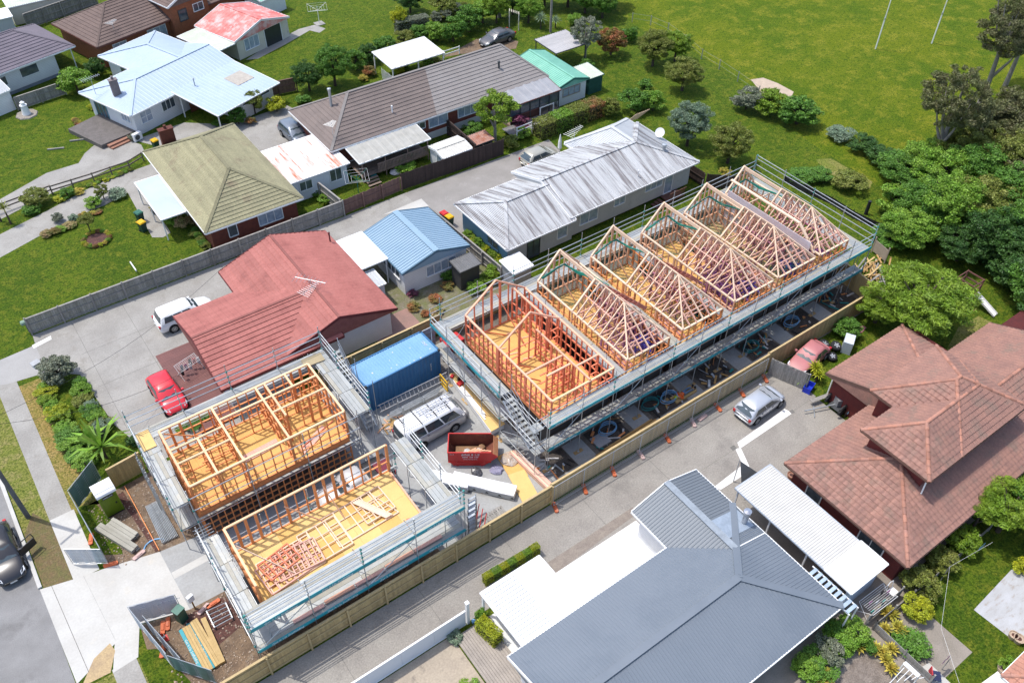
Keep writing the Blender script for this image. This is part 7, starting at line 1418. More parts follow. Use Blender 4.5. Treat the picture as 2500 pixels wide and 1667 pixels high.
for i in range(6): a = Mx @ V3(.3+.3*i, .2+.15*i, .55); piece('plank', rb, a, Mx @ V3(1.8+.2*i, .9-.05*i, .75), .1, .04, T_PCH)
MB().lathe([(1.0, .0), (1.0, .35)], (0, 0, 0), 5)
b = MB(); b.prism([Mx @ V3(.4, .1, 0), Mx @ V3(2.4, .1, 0), Mx @ V3(2.4, 1.4, 0), Mx @ V3(.4, 1.4, 0)], .13, .35); b.build('rubble_bed', mat('brown_rubble', (.3, .17, .09)), rb)
# -- portable toilet
PG = mat('lime_green_plastic', (.17, .26, .01), (.14, .22, .01), rough=.45, fine=.05); t = local_thing('portable_toilet', 'lime green portable toilet with white domed roof', 'portable toilet')
MB().b2(-.56, -.56, 0, .56, .56, .1).build('base', BLKP, t); MB().b2(-.54, -.54, .1, .54, .54, 2.0).build('cabin', PG, t)
b = MB(); n = 8
for k in range(n+1):
    a = math.pi*k/n; y = -.6*math.cos(a); z = 2.0+.32*math.sin(a)**.8; b.v += [(-.6, y, z), (.6, y, z)]
for k in range(n): b.f.append((2*k, 2*k+1, 2*k+3, 2*k+2))
b.f.append(tuple(range(0, 2*n+2, 2))); b.f.append(tuple(range(2*n+1, 0, -2))); b.f.append((0, 1, 2*n+1, 2*n)); b.build('roof', WHITE, t)
for k in (-.36, -.12, .12, .36): piece('roof_rib', t, V3(-.61, k, 2.31-.1*abs(k)), V3(.61, k, 2.31-.1*abs(k)), .05, .05, WHITE)
MB().b2(-.44, -.565, .15, .44, -.54, 1.7).build('door', mat('lime_green_door', (.15, .235, .01), rough=.4), t); b = MB(); b.prism([(-.32, -.60), (.32, -.60), (.32, -.56), (-.32, -.56)], 1.74, 1.92); b.build('name_plate', BLKP, t); text('lettering', t, 'HIRELOO', .14, frameM(V3(0, -.606, 1.83), V3(1, 0, 0), up(1)), LETW)
for x in (-.5, .5): piece('corner_trim', t, V3(x, -.55, .1), V3(x, -.55, 2.0), .06, .06, PG)
MB().b2(.25, -.59, .95, .35, -.56, 1.1).build('latch', BLKP, t)
_p = T(2, 0, 870, 1545); place(t, (-1.42, 40.05, 0), math.radians(4))
# -- wheelie bins
def wbin(label, p, body, lid, rz=0.):
    t = local_thing('wheelie_bin', label, 'bin'); b = MB()
    for z, q in ((.06, .21), (.95, .28)): b.v += [(-q, -q, z), (q, -q, z), (q, q*1.15, z), (-q, q*1.15, z)]
    b.f += [(3, 2, 1, 0), (4, 5, 6, 7), (0, 1, 5, 4), (1, 2, 6, 5), (2, 3, 7, 6), (3, 0, 4, 7)]; b.build('tub', body, t)
    b = MB(); b.prism([(-.3, -.32), (.3, -.32), (.3, .36), (-.3, .36)], .95, 1.0); b.prism([(-.25, -.26), (.25, -.26), (.25, .3), (-.25, .3)], 1.0, 1.05); b.build('lid', lid, t)
    for sx in (-.25, .25): b = MB(); b.lathe([(.1, sx-.03), (.1, sx+.03)], (0, .26, .1), 12, 'x'); b.build('wheel', TYRE, t)
    rod('handle', t, (-.25, .38, .92), (.25, .38, .92), .04, body); return place(t, p, rz)
DGR = mat('dark_green_plastic', (.02, .07, .05), rough=.5); YEL = mat('yellow_plastic', (.75, .45, .01), rough=.4); REDP = mat('red_plastic', (.62, .04, .04), rough=.4)
wbin('dark green wheelie bin with yellow lid on the front lawn', T(1, 0, 1175, 550), DGR, YEL, .3); wbin('green wheelie bin behind the yellow lidded bin', T(1, 0, 1150, 500)+V3(.2, .5, 0), DGR, mat('green_lid', (.04, .16, .12)), .3); wbin('wheelie bin with red lid behind the grey boundary fence', (31.75, 53.4, 0), DGR, REDP, .1); wbin('wheelie bin with yellow lid behind the grey boundary fence', (31.85, 52.7, 0), DGR, YEL, .1)
b_ = wbin('bin with yellow lid behind the olive roof', T(0, 0, 1280, 1215), DGR, YEL, .2)
# -- timber, packs and stacks
def stack(name, label, cat, p, rz, L, n, rows, w, h, m, gapx=1.05, z=0., jit=.15):
    t = local_thing(name, label, cat)
    for r_ in range(rows):
        for i in range(n): a = random.uniform(-jit, jit); piece('board', t, V3(-L/2+a, (i-n/2+.5)*w*gapx, z+h*(r_+.5)), V3(L/2+a, (i-n/2+.5)*w*gapx+random.uniform(-.02, .02), z+h*(r_+.5)), w, h*.96, m[(i+r_) % len(m)] if isinstance(m, tuple) else m)
    return place(t, p, rz)
YT = wood('yellow_pine', (.56, .40, .18), (.50, .35, .15)); TIMB = wood('stored_timber', (.45, .27, .10), (.38, .23, .085))
stack('timber_stack', 'stack of long brown beams lying beside the pine fence', 'timber stack', V3(28.6, 25.3, 0), .03, 4.4, 6, 2, .14, .1, TIMB, 1.2, jit=.5)
stack('timber_stack', 'pinkish timber stack beside the stair tower', 'timber stack', V3(21.75, 27.6, 0)+V3(-.1, -.6, 0), math.radians(94), 4.0, 5, 4, .1, .1, (T_PCHL, T_PNK)); 
b = thing('board_stack', 'two yellow floor sheets lying on the concrete by the pine fence', 'boards', (20.7, 27.2, 0))
for k, (x, y, rz) in enumerate(((20.9, 28.2, 1.42), (20.55, 26.5, 1.36))): q = MB(); q.box((x, y, .06+.02*k), (2.3, 1.15, .06), rz); q.build('sheet', OSBL if k else OSB, b)
WP = mat('white_wrap', (.80, .80, .80), (.74, .75, .76), scale=1.5, rough=.45, fine=.03); WPG = mat('grey_printed_wrap', (.50, .53, .56), (.44, .47, .50), scale=2, rough=.4)
def pack(label, p, rz, L, W, H, z=.1):
    t = local_thing('wrapped_pack', label, 'timber pack'); b = MB(); n = 8
    for i in range(n+1):
        x = -L/2+L*i/n; j = lambda: random.uniform(-.02, .02); b.v += [(x, -W/2+j(), z), (x, -W/2+j(), z+H-.04), (x, -W/2+.05, z+H+j()), (x, W/2-.05, z+H+j()), (x, W/2+j(), z+H-.04), (x, W/2+j(), z)]
    for i in range(n):
        for k in range(5): a = i*6+k; b.f.append((a, a+6, a+7, a+1))
    b.f.append((0, 1, 2, 3, 4, 5)); b.f.append(tuple(n*6+k for k in range(6))[::-1]); b.build('wrap', WP, t)
    b = MB(); b.b2(-L/2+.02, -W/2-.035, z+.02, L/2-.02, -W/2-.025, z+H-.08); b.build('side_print', WPG, t)
    for k in range(5): q = MB(); q.poly([(-L/2+.6+k*L/5, -W/2-.04, z+.12), (-L/2+.9+k*L/5, -W/2-.04, z+.12), (-L/2+.75+k*L/5, -W/2-.04, z+.3)]); q.build('logo_mark', BLKP, t)
    for x in (-L/3, 0, L/3): piece('bearer', t, V3(x, -W/2, z/2), V3(x, W/2, z/2), .1, z, TIMB)
    return place(t, p, rz)
_m = (T(2, 1, 2150, 1310, .5)+T(2, 1, 1730, 1230, .5))/2; _d = T(2, 1, 2190, 1370, .5)-T(2, 1, 1720, 1260, .5)
pack('long white plastic wrapped timber pack near the pine fence', (_m.x, _m.y, 0), math.atan2(_d.y, _d.x), 4.2, .85, .5); pack('white wrapped pack half under the scaffold next to the other', (16.6, 29.6, 0), math.atan2(_d.y, _d.x)+.03, 3.2, .85, .55)
t = thing('cutting_bench', 'white wrapped pack topped with yellow board used as a bench', 'timber pack', (21.75, 34.1, 0))
q = MB(); q.prism([(21.2, 31.1), (22.3, 31.1), (22.4, 37.0), (21.75, 37.1)], .08, .55); q.build('wrap', WP, t); q = MB(); q.prism([(21.22, 31.05), (22.35, 31.05), (22.45, 37.1), (21.8, 37.15)], .56, .60); q.build('board', OSBL, t)
for k in range(3): piece('white_board', t, V3(21.45+.12*k, 32.1+.2*k, .63+.02*k), V3(21.6+.12*k, 35.6, .63+.02*k), .1, .04, WP)
t = thing('tool_box', 'open red tool box on the yellow bench', 'tool box', (22.0, 36.0, .6)); q = MB(); q.box((21.95, 35.9, .68), (.55, .35, .16), .2); q.build('tray', REDP, t); q = MB(); q.box((22.15, 36.2, .82), (.55, .1, .36), .2); q.build('lid', BLKP, t); q = MB(); q.box((21.8, 36.8, .68), (.3, .2, .15), .5); mark(q.build('drill', REDP), 'small red power drill on the bench end', 'drill')
t = thing('barrier_gate', 'small yellow metal frame standing at the bench end', 'barrier', (21.2, 36.6, 0)); YM = mat('yellow_steel', (.70, .42, .02), rough=.4)
for a, q in (((21.0, 36.2, 0), (21.0, 36.2, 1)), ((21.05, 37.2, 0), (21.05, 37.2, 1)), ((21.0, 36.2, 1), (21.05, 37.2, 1)), ((21.0, 36.2, .15), (21.05, 37.2, .15)), ((21.0, 36.2, .55), (21.05, 37.2, .55))): piece('bar', t, V3(*a), V3(*q), .08, .08, YM)
# ladder and tube rack in front of the container
t = thing('ladder', 'aluminium ladder leaning low along the blue container', 'ladder', (18.8, 36.9, 0)); AL = MATS['aluminium']
for dz, dy in ((.85, 0), (.45, -.25)): piece('rail', t, V3(16.0, 37.25+dy, dz), V3(21.6, 37.2+dy, dz), .04, .07, AL)
for i in range(17): piece('rung', t, V3(16.15+.335*i, 37.25, .85), V3(16.15+.335*i, 37.0, .45), .04, .04, AL)
t = thing('tube_rack', 'steel rack loaded with scaffold tubes before the container', 'rack', (18.2, 36.4, 0))
for x in (17.3, 19.0):
    for y in (36.05, 36.75): piece('post', t, V3(x, y, 0), V3(x, y, .95), .07, .07, STEEL)
    piece('beam', t, V3(x, 36.05, .3), V3(x, 36.75, .3), .07, .07, STEEL)
piece('beam', t, V3(17.3, 36.05, .1), V3(19, 36.05, .1), .07, .07, STEEL)
for i in range(7): rod('tube', t, (16.0+.1*i, 36.2+.07*i, .38), (20.2+.1*i, 36.2+.07*i, .38), .05, STEEL)
t = thing('offcut_pile', 'scattered brown timber offcuts beside the container corner', 'timber scraps', (16.4, 36.0, 0))
for i in range(24): a = random.uniform(0, 3.1); x, y = 16.0+random.uniform(-.5, 1.2), 35.9+random.uniform(-.5, .5); l_ = random.uniform(.15, .5); piece('offcut', t, V3(x-l_*math.cos(a), y-l_*math.sin(a), .04+.01*(i % 4)), V3(x+l_*math.cos(a), y+l_*math.sin(a), .05), .09, .04, (TIMB, YT, T_PCH)[i % 3])
# scaffold stores at the front
t = thing('tube_stack', 'fan of galvanised scaffold tubes on the earth by the driveway', 'scaffold tubes', T(3, 0, 1300, 280)); a0, a1, b0, b1 = T(3, 0, 1190, 140), T(3, 0, 1290, 90), T(3, 0, 1330, 440), T(3, 0, 1455, 380)
for i in range(24): f = (i % 12)/11; z = .08+.07*(i//12); rod('tube', t, a0+(a1-a0)*f+up(z), b0+(b1-b0)*f+up(z+random.uniform(0, .04)), .055, STEEL)
def plankstack(label, A0, A1, wd, n, rows, m):
    d = (A1-A0).normalized(); sdir = V3(-d.y, d.x, 0); t = thing('plank_stack', label, 'scaffold planks', (A0+A1)/2)
    for r_ in range(rows):
        for i in range(n): o = sdir*(wd*(i-n/2+.5)); e = d*random.uniform(-.08, .08); piece('plank', t, A0+o+e+up(.05+.09*r_), A1+o+e+up(.05+.09*r_), wd*.94, .07, m)
plankstack('white steel scaffold planks stacked near the portable toilet', T(3, 0, 900, 275), T(3, 0, 1100, 400), .24, 3, 4, PLANKW); plankstack('long grey scaffold planks with worn ply tops by the banner', T(3, 0, 810, 310), T(3, 0, 1110, 495), .26, 2, 4, PLANKW)
for i, (x, y, x2, y2, m_) in enumerate(((1500, 1130, 1690, 1490, YT), (1560, 1080, 1770, 1440, YT))):
    t = thing('timber_pack', ('left', 'right')[i]+' pale timber pack with teal lettered edge at bottom left', 'timber stack', (T(3, 0, x, y)+T(3, 0, x2, y2))/2); A0, A1 = T(3, 0, x, y), T(3, 0, x2, y2); d = (A1-A0).normalized(); sd_ = V3(-d.y, d.x, 0)
    for r_ in range(2):
        for k in range(3): piece('board', t, A0+sd_*(.15*k)+up(.06+.1*r_), A1+sd_*(.15*k)+up(.06+.1*r_), .14, .09, YT)
    e = piece('teal_plank', t, A0-sd_*.18+up(.14), A1-sd_*.18+up(.14), .19, .09, TEAL); text('lettering', t, MSG, .2, frameM((A0+A1)/2-sd_*.18+up(.19), d, sd_), LETW)
A0, A1 = T(3, 0, 1660, 1050), T(3, 0, 1820, 1410); d = (A1-A0).normalized(); t = thing('timber_beam', 'single long pale beam right of the teal edged packs', 'timber', (A0+A1)/2); piece('beam', t, A0+up(.12), A1+up(.12), .28, .2, YT); piece('offcut', t, A0+V3(-.5, .2, .05), A1+V3(-.6, .3, .05), .12, .06, TIMB)
t = thing('edging_board', 'timber boxing edge between earth and mulch by the toilet', 'board', T(2, 0, 1080, 1420)); piece('board', t, T(2, 0, 1020, 1300)+up(.08), T(3, 0, 1300, 495)+up(.08), .05, .16, T_ORG)
t = thing('steel_ladder', 'short galvanised ladder frame lying on the red mulch', 'ladder', T(3, 0, 1800, 1020)); q = [T(3, 0, 1690, 1000), T(3, 0, 1845, 930), T(3, 0, 1900, 1050), T(3, 0, 1755, 1130)]
for a, e in ((q[0], q[3]), (q[1], q[2])): piece('rail', t, a+up(.25), e+up(.25), .06, .06, STEEL)
for i in range(5): f = i/4; rod('rung', t, q[0]+(q[3]-q[0])*f+up(.25), q[1]+(q[2]-q[1])*f+up(.25), .05, STEEL)
for p_ in q: piece('leg', t, p_, p_+up(.28), .06, .06, STEEL)
t = thing('utility_box', 'dark green utility cabinet at the driveway edge', 'utility box', T(3, 0, 1490, 1050)); p_ = T(3, 0, 1490, 1050); q = MB(); q.box((p_.x, p_.y, .55), (.5, .45, 1.1), .4); q.build('cabinet', mat('cabinet_green', (.03, .11, .08), rough=.5), t); q = MB(); q.box((p_.x, p_.y, 1.13), (.56, .5, .06), .4); q.build('lid', mat('cabinet_lid_green', (.10, .22, .17), rough=.5), t)
t = thing('meter_box', 'white meter box on a timber post at the driveway edge', 'meter box', T(3, 0, 1590, 960)); p_ = T(3, 0, 1590, 960); piece('post', t, p_, p_+up(1.2), .09, .09, TIMB); q = MB(); q.box((p_.x, p_.y-.05, 1.2), (.35, .2, .5), .3); q.build('box', WHITE, t)
t = thing('traffic_cone', 'red traffic cone with white band on the earth at bottom left', 'cone', T(3, 0, 1340, 1210)); p_ = T(3, 0, 1340, 1210); q = MB(); q.box((p_.x, p_.y, .02), (.42, .42, .04)); q.build('base', REDP, t); q = MB(); q.lathe([(.15, .04), (.03, .72)], (p_.x, p_.y, 0), 14); q.build('cone', mat('cone_red', (.72, .06, .03), rough=.45), t); q = MB(); q.lathe([(.115, .3), (.085, .45)], (p_.x, p_.y, 0), 14); q.build('band', WHITE, t)
def hose(label, pts, m, r=.03, name='hose'):
    b = MB(); P_ = [Vector(p) for p in pts]; out = []
    for i in range(len(P_)-1):
        p0, p1, p2, p3 = P_[max(i-1, 0)], P_[i], P_[i+1], P_[min(i+2, len(P_)-1)]
        for k in range(5): u = k/5; out.append(.5*((2*p1)+(p2-p0)*u+(2*p0-5*p1+4*p2-p3)*u*u+(3*p1-p0-3*p2+p3)*u**3))
    out.append(P_[-1]); b.tube(out, r, 6); return mark(b.build(name, m, None, smooth=True), label, 'hose')
HB = mat('pale_blue_hose', (.22, .45, .70), rough=.45); HT = mat('teal_hose', (.03, .25, .25), rough=.45)
hose('pale blue hose curving from the tube fan to the pink block', [T(3, 0, x, y)+up(.05) for x, y in ((1170, 500), (1190, 450), (1240, 410), (1300, 395), (1340, 400))], HB, .05)
for i, (x, y, m_) in enumerate(((28.0, 26.9, HB), (31.9, 26.9, HT), (42.0, 26.8, HT), (46.6, 26.9, HB), (33.4, 26.6, HB))):
    hose('%s coiled loop of hose from the left in the trenches under the long scaffold' % ORD[i], [V3(x+.75*math.cos(a*.7)*(1-.01*a), y+.45*math.sin(a*.7), .05+.02*a) for a in range(0, 22)], m_, .035, 'hose_coil')
# rubbish in the trenches
t = mark(MB().b2(26.5, 26.0, .01, 27.6, 27.0, .12).build('concrete_lid', mat('manhole_grey', (.36, .36, .37), (.3, .3, .31))), 'grey square manhole cover in the nearest trench', 'manhole cover')
db = thing('trench_debris', 'loose boards, pipes and rubble in the trenches under the long scaffold', 'debris', (38, 26.7, 0))
for i in range(110):
    x = random.choice((23.1, 27.8, 32.8, 37.8, 42.6, 47.2, 51.8))+random.uniform(-1.3, 1.3); y = random.uniform(25.9, 27.5); a = random.uniform(0, 3.1); l_ = random.uniform(.08, .45)
    piece('scrap', db, V3(x-l_*math.cos(a), y-l_*math.sin(a), .05), V3(x+l_*math.cos(a), y+l_*math.sin(a), .06+random.uniform(0, .1)), random.uniform(.03, .18), random.uniform(.03, .07), (TIMB, STEEL, RW, BLKP, T_ORG, HT)[i % 6])
# scattered stones and scraps on the site earth
gs = MB(); rg = random.Random(4)
for i in range(900):
    x, y = (rg.uniform(-2.8, 2.4), rg.uniform(35.6, 41)) if i % 2 else (rg.uniform(-2.3, 2.2), rg.uniform(24.8, 30.4)); r_ = rg.uniform(.02, .07); gs.lathe([(r_*.7, 0), (r_, r_*.4), (r_*.5, r_*.9)], (x, y, 0), 5)
mark(gs.build('rubble', mat('pale_rubble', (.44, .37, .30), (.32, .22, .16), scale=3, island=.35)), 'small stones and clods scattered over the bare site earth', None, None, 'stuff')
gs = MB()
for i in range(700): x, y = rg.uniform(17, 22.4), rg.uniform(38, 41.4); r_ = rg.uniform(.02, .06); gs.lathe([(r_*.7, .016), (r_, r_*.5), (r_*.5, r_)], (x, y, 0), 5)
mark(gs.build('gravel_stones', mat('gravel_stone', (.42, .40, .37), (.3, .28, .26), island=.3)), 'loose gravel stones behind the container', None, None, 'stuff')
# wrapped rubbish
def blob(name, label, cat, p, r, m, seed=0, fl=.6, n=12):
    b = MB(); rg = random.Random(seed); prof = [(.25, 0), (.95, .08), (1.0, .4), (.7, .8), (.15, 1)]; b.lathe([(r*a, r*fl*h) for a, h in prof], (p[0], p[1], p[2]), n)
    b.v = [(v[0]+rg.uniform(-.16, .16)*r, v[1]+rg.uniform(-.16, .16)*r, max(p[2], v[2]+rg.uniform(-.1, .1)*r)) for v in b.v]; return mark(b.build(name, m), label, cat)
blob('rubbish_bag', 'black rubbish bag in front of the red skip', 'bag', T(2, 1, 1880, 1180), .36, mat('black_polythene', (.05, .05, .055), (.12, .12, .13), scale=9, rough=.3), 1, .9)
blob('plastic_sheet', 'lilac crumpled plastic by the skip corner', 'plastic', T(2, 1, 2040, 1160), .42, mat('lilac_polythene', (.34, .32, .42), (.24, .23, .33), scale=9, rough=.3), 2, .6); blob('plastic_sheet', 'clear crumpled wrap over the yellow sheets', 'plastic', T(2, 1, 2150, 1080)+up(.06), .62, mat('clear_polythene', (.66, .58, .50), (.52, .46, .42), scale=9, rough=.3, alpha=.6), 3, .35)
blob('plastic_sheet', 'second clear wrap beside the pink timber stack', 'plastic', T(2, 1, 2220, 1060)+up(.06), .45, mat('clear_polythene', (.66, .58, .50)), 5, .5)
# red tarp and drums behind the container
t = thing('tarpaulin', 'red tarpaulin heap under the far left scaffold corner', 'tarpaulin', (23.4, 39.9, 0)); MB(); b = MB(); b.prism([(23.0, 39.4), (24.6, 39.4), (24.5, 40.4), (23.1, 40.5)], 0, .8); b.build('cover', REDP, t)
blob('drum', 'black drum beside the new pine fence behind the container', 'drum', V3(22.6, 41.0, 0), .3, BLKP, 8, 1.6)
# scaffold stair modules leaning by the near fence
t = thing('stair_modules', 'heap of steel stair modules and red frames by the pine fence', 'scaffold parts', (15.9, 25.6, 0))
for k in range(4):
    o = V3(15.5+.25*k, 25.2+.35*k, 0)
    for s_ in (0, .55): piece('stringer', t, o+V3(s_, 0, .1), o+V3(s_+.25, .5, 1.7), .05, .12, STEEL)
    for i in range(6): f = (i+.5)/6; piece('tread', t, o+V3(.25*f, .5*f, .1+1.6*f), o+V3(.55+.25*f, .5*f, .1+1.6*f), .14, .03, STEEL)
for k in range(3): piece('red_bar', t, V3(16.3, 24.9+.4*k, .3), V3(17.0, 25.5+.4*k, 1.2), .05, .05, REDP)
t = thing('timber_pallet', 'grey slatted pallet on the ground by the pine fence', 'pallet', (17.6, 25.4, 0))
for i in range(9): piece('slat', t, V3(16.9+.17*i, 24.9, .1), V3(17.1+.17*i, 26.1, .1), .11, .03, F_OLD)
for k in range(3): piece('bearer', t, V3(16.9, 25.0+.45*k, .04), V3(18.5, 25.1+.45*k, .04), .08, .08, F_OLD)
# -- worker lying on the planks
hd, ft = T(2, 2, 1500, 567, .32), T(2, 2, 1645, 478, .32); ax = (ft-hd); ax.z = 0; an = math.atan2(ax.y, ax.x)
stack('plank_bed', 'short stack of planks under the resting worker', 'timber stack', V3((hd.x+ft.x)/2, (hd.y+ft.y)/2, 0), an, 2.0, 4, 2, .16, .07, YT, jit=.12)
pr_ = local_thing('person', 'worker in orange top, jeans and yellow cap lying on planks', 'person')
def skin(name, pts, edges, rad, m, root=0):
    me = bpy.data.meshes.new(name); me.from_pydata(pts, edges, []); me.materials.append(m); o = bpy.data.objects.new(name, me); COL.objects.link(o); o.parent = pr_
    sk = o.modifiers.new('skin', 'SKIN'); sk.use_smooth_shade = True; ss = o.modifiers.new('sub', 'SUBSURF'); ss.levels = ss.render_levels = 2
    for i, r_ in enumerate(rad): me.skin_vertices[0].data[i].radius = (r_, r_) if not hasattr(r_, '__len__') else r_
    me.skin_vertices[0].data[root].use_root = True; return o
SKN = mat('skin', (.55, .33, .24)); z0 = .27
bp = [(.12, 0, z0), (.24, 0, z0-.01), (.36, 0, z0), (.60, 0, z0), (.86, 0, z0-.01), (.90, .10, z0), (1.30, .13, z0+.06), (1.70, .10, z0-.06), (1.80, .10, z0+.02), (.90, -.10, z0), (1.30, -.12, z0+.02), (1.70, -.13, z0-.06), (1.80, -.13, z0+.02), (.33, .20, z0), (.50, .34, z0-.06), (.48, .12, z0+.12), (.33, -.20, z0), (.52, -.33, z0-.06), (.55, -.12, z0+.12)]
be = [(0, 1), (1, 2), (2, 3), (3, 4), (4, 5), (5, 6), (6, 7), (7, 8), (4, 9), (9, 10), (10, 11), (11, 12), (2, 13), (13, 14), (14, 15), (2, 16), (16, 17), (17, 18)]
skin('body', bp, be, [(.09, .10), .055, (.13, .09), (.13, .09), (.13, .09), .085, .06, .042, .04, .085, .06, .042, .04, .055, .045, .033, .055, .045, .033], SKN, 4)
skin('jacket', [bp[i] for i in (2, 3, 4, 13, 14, 15, 16, 17, 18)], [(0, 1), (1, 2), (0, 3), (3, 4), (4, 5), (0, 6), (6, 7), (7, 8)], [(.17, .12), (.17, .12), (.15, .11), .08, .068, .05, .08, .068, .05], mat('hi_vis_orange', (.85, .16, .03), (.75, .13, .03), rough=.8), 1)
skin('jeans', [bp[i] for i in (4, 5, 6, 7, 9, 10, 11)], [(0, 1), (1, 2), (2, 3), (0, 4), (4, 5), (5, 6)], [(.15, .11), .10, .078, .06, .10, .078, .06], mat('blue_denim', (.16, .24, .36), (.12, .19, .3), rough=.9), 0)
for s_ in (.10, -.13): q = MB(); q.box((1.83, s_, z0+.03), (.11, .10, .24)); q.build('boot', BLKP, pr_)
q = MB(); q.lathe([(.13, -.02), (.135, .03), (.11, .10), (.03, .14)], (0, 0, 0), 14); cp_ = q.build('cap', mat('hi_vis_yellow', (.55, .70, .02), rough=.6), pr_, smooth=True); cp_.location = (.07, 0, z0+.02); cp_.rotation_euler = (0, math.radians(-50), 0)
for s_, hx in ((.10, .48), (-.12, .55)):
    for k in range(4): rod('finger', pr_, (hx+.02, s_-.02*(1 if s_ > 0 else -1)+(-.03+.02*k), z0+.13), (hx+.05+.01*k, s_*.4+(-.03+.02*k), z0+.125), .018, SKN)
    rod('thumb', pr_, (hx-.01, s_, z0+.13), (hx-.05, s_*.6, z0+.13), .02, SKN)
place(pr_, (hd.x-.05*math.cos(an), hd.y-.05*math.sin(an), 0), an)
# driver in the black car: bright sleeve seen through the open door
# ================================================================ yards and gardens
t = thing('utility_pole', 'grey timber power pole on the street verge', 'power pole', (-5.9, 42.4, 0)); q = MB(); q.tube([(-5.9, 42.4, 0), (-5.9, 42.4, 9)], [.15, .11], 10); q.build('pole', mat('grey_pole', (.16, .16, .16), (.12, .12, .12), fine=.15), t); piece('cross_arm', t, V3(-6.9, 42.0, 8.5), V3(-4.9, 42.8, 8.5), .1, .12, mat('grey_pole', (.2, .2, .2)))
for k, (e, zz) in enumerate((((12.4, 54.8), 2.9), ((7.6, 46.0), 2.9))):
    b = MB(); A0, A1 = V3(-5.7, 42.5, 8.4), V3(*e, zz); b.tube([A0+(A1-A0)*(i/12)-up(1.2*math.sin(math.pi*i/12)) for i in range(13)], .012, 4); b.build('service_wire', BLKP, t)
for i, p_ in enumerate((V3(91.1, 53.0, 0), V3(97.8, 50.1, 0))):
    t = thing('goal_post', ('left', 'right')[i]+' white rugby goal post on the sports field', 'goal post', p_); q = MB(); q.tube([p_, p_+up(3.6)], .075, 8); q.build('lower_post', WHITE, t); q = MB(); q.tube([p_+up(3.55), p_+up(11)], .055, 8); q.build('upper_post', WHITE, t); q = MB(); q.tube([p_+up(3.5), p_+up(3.75)], .1, 8); q.build('sleeve', STEEL, t)
t = thing('lighthouse_ornament', 'white garden lighthouse ornament on a pebble ring', 'ornament', T(0, 0, 215, 940)); p_ = T(0, 0, 220, 935); q = MB(); q.lathe([(.42, .1), (.28, 1.0), (.36, 1.02), (.36, 1.1)], tuple(p_), 14); q.build('tower', WHITE, t); q = MB(); q.lathe([(.2, 1.1), (.2, 1.35), (.24, 1.37), (.02, 1.55)], tuple(p_), 12); q.build('lantern', WHITE, t); q = MB(); q.lathe([(1.1, 0), (1.05, .1)], tuple(p_), 8); q.build('pebble_ring', mat('pebbles', (.42, .38, .33), (.3, .26, .22), scale=6, fine=.3), t)
for i, (a, e) in enumerate((((570, 1155), (700, 1140)), ((388, 1225), (525, 1210)))):
    t = thing('timber_post', ('upper', 'lower')[i]+' grey timber post lying on the left lawn', 'post', T(0, 0, *a)); piece('post', t, T(0, 0, *a)+up(.08), T(0, 0, *e)+up(.08), .12, .12, F_OLD)
t = thing('gate_leaf', 'short white rail leaning over the lawn side of the grey fence', 'rail', T(1, 0, 1100, 880)); piece('rail', t, T(1, 0, 1070, 825)+up(.3), T(1, 0, 1130, 925)+up(.7), .08, .14, WHITE)
t = thing('letterbox', 'grey gabled letterbox at the street corner of the red house', 'letterbox', T(2, 0, 330, 360)); p_ = T(2, 0, 335, 375); piece('post', t, p_, p_+up(.8), .12, .12, WHITE); q = MB(); q.box((p_.x, p_.y, .95), (.5, .4, .35), .3); q.build('box', STUCCO, t); q = MB(); q.box((p_.x, p_.y, 1.15), (.62, .5, .06), .3); q.build('lid', mat('grey_lid', (.42, .43, .44)), t)
t = thing('letterbox', 'green rounded letterbox at the end of the grey fence', 'letterbox', T(1, 0, 240, 1340)); p_ = T(1, 0, 240, 1370); piece('post', t, p_, p_+up(.9), .08, .08, F_OLD); q = MB(); q.lathe([(.05, -.3), (.2, -.25), (.2, .2), (.05, .25)], (p_.x, p_.y, 1.0), 10, 'x'); q.build('box', mat('sage_green', (.28, .40, .30)), t)
def airer(label, p, rz, w=1.2, d=.8, h=1.0, n=9, cloth=()):
    t = local_thing('drying_rack', label, 'drying rack')
    for s_ in (-1, 1): rod('leg', t, (-w/2, s_*d/2, 0), (-w/2, -s_*d/2, h), .03, WHITE); rod('leg', t, (w/2, s_*d/2, 0), (w/2, -s_*d/2, h), .03, WHITE); rod('side_bar', t, (-w/2, s_*d/2, h), (w/2, s_*d/2, h), .03, WHITE)
    for i in range(n): y = -d/2+d*i/(n-1); rod('bar', t, (-w/2, y, h), (w/2, y, h), .018, WHITE)
    for i, m_ in enumerate(cloth):
        x = -w/2+w*(i+.5)/len(cloth); y = -d/2+d*(.2+.6*((i*37) % 10)/10); q = MB(); ww = w/len(cloth)*.42; q.poly([(x-ww, y-.02, h+.01), (x+ww, y-.02, h+.01), (x+ww*.9, y-.05, h-.55), (x-ww*.95, y-.04, h-.5)]); q.poly([(x-ww, y+.02, h+.01), (x+ww, y+.02, h+.01), (x+ww, y+.05, h-.4), (x-ww, y+.04, h-.42)]); q.poly([(x-ww, y-.02, h+.012), (x+ww, y-.02, h+.012), (x+ww, y+.02, h+.012), (x-ww, y+.02, h+.012)]); q.build('garment', m_, t)
    return place(t, p, rz)
CL = [mat('cloth_%s' % n_, c_, rough=.9) for n_, c_ in (('navy', (.03, .04, .10)), ('red', (.5, .05, .06)), ('white', (.7, .7, .7)), ('black', (.02, .02, .025)), ('plum', (.25, .08, .2)), ('teal', (.05, .3, .25)))]
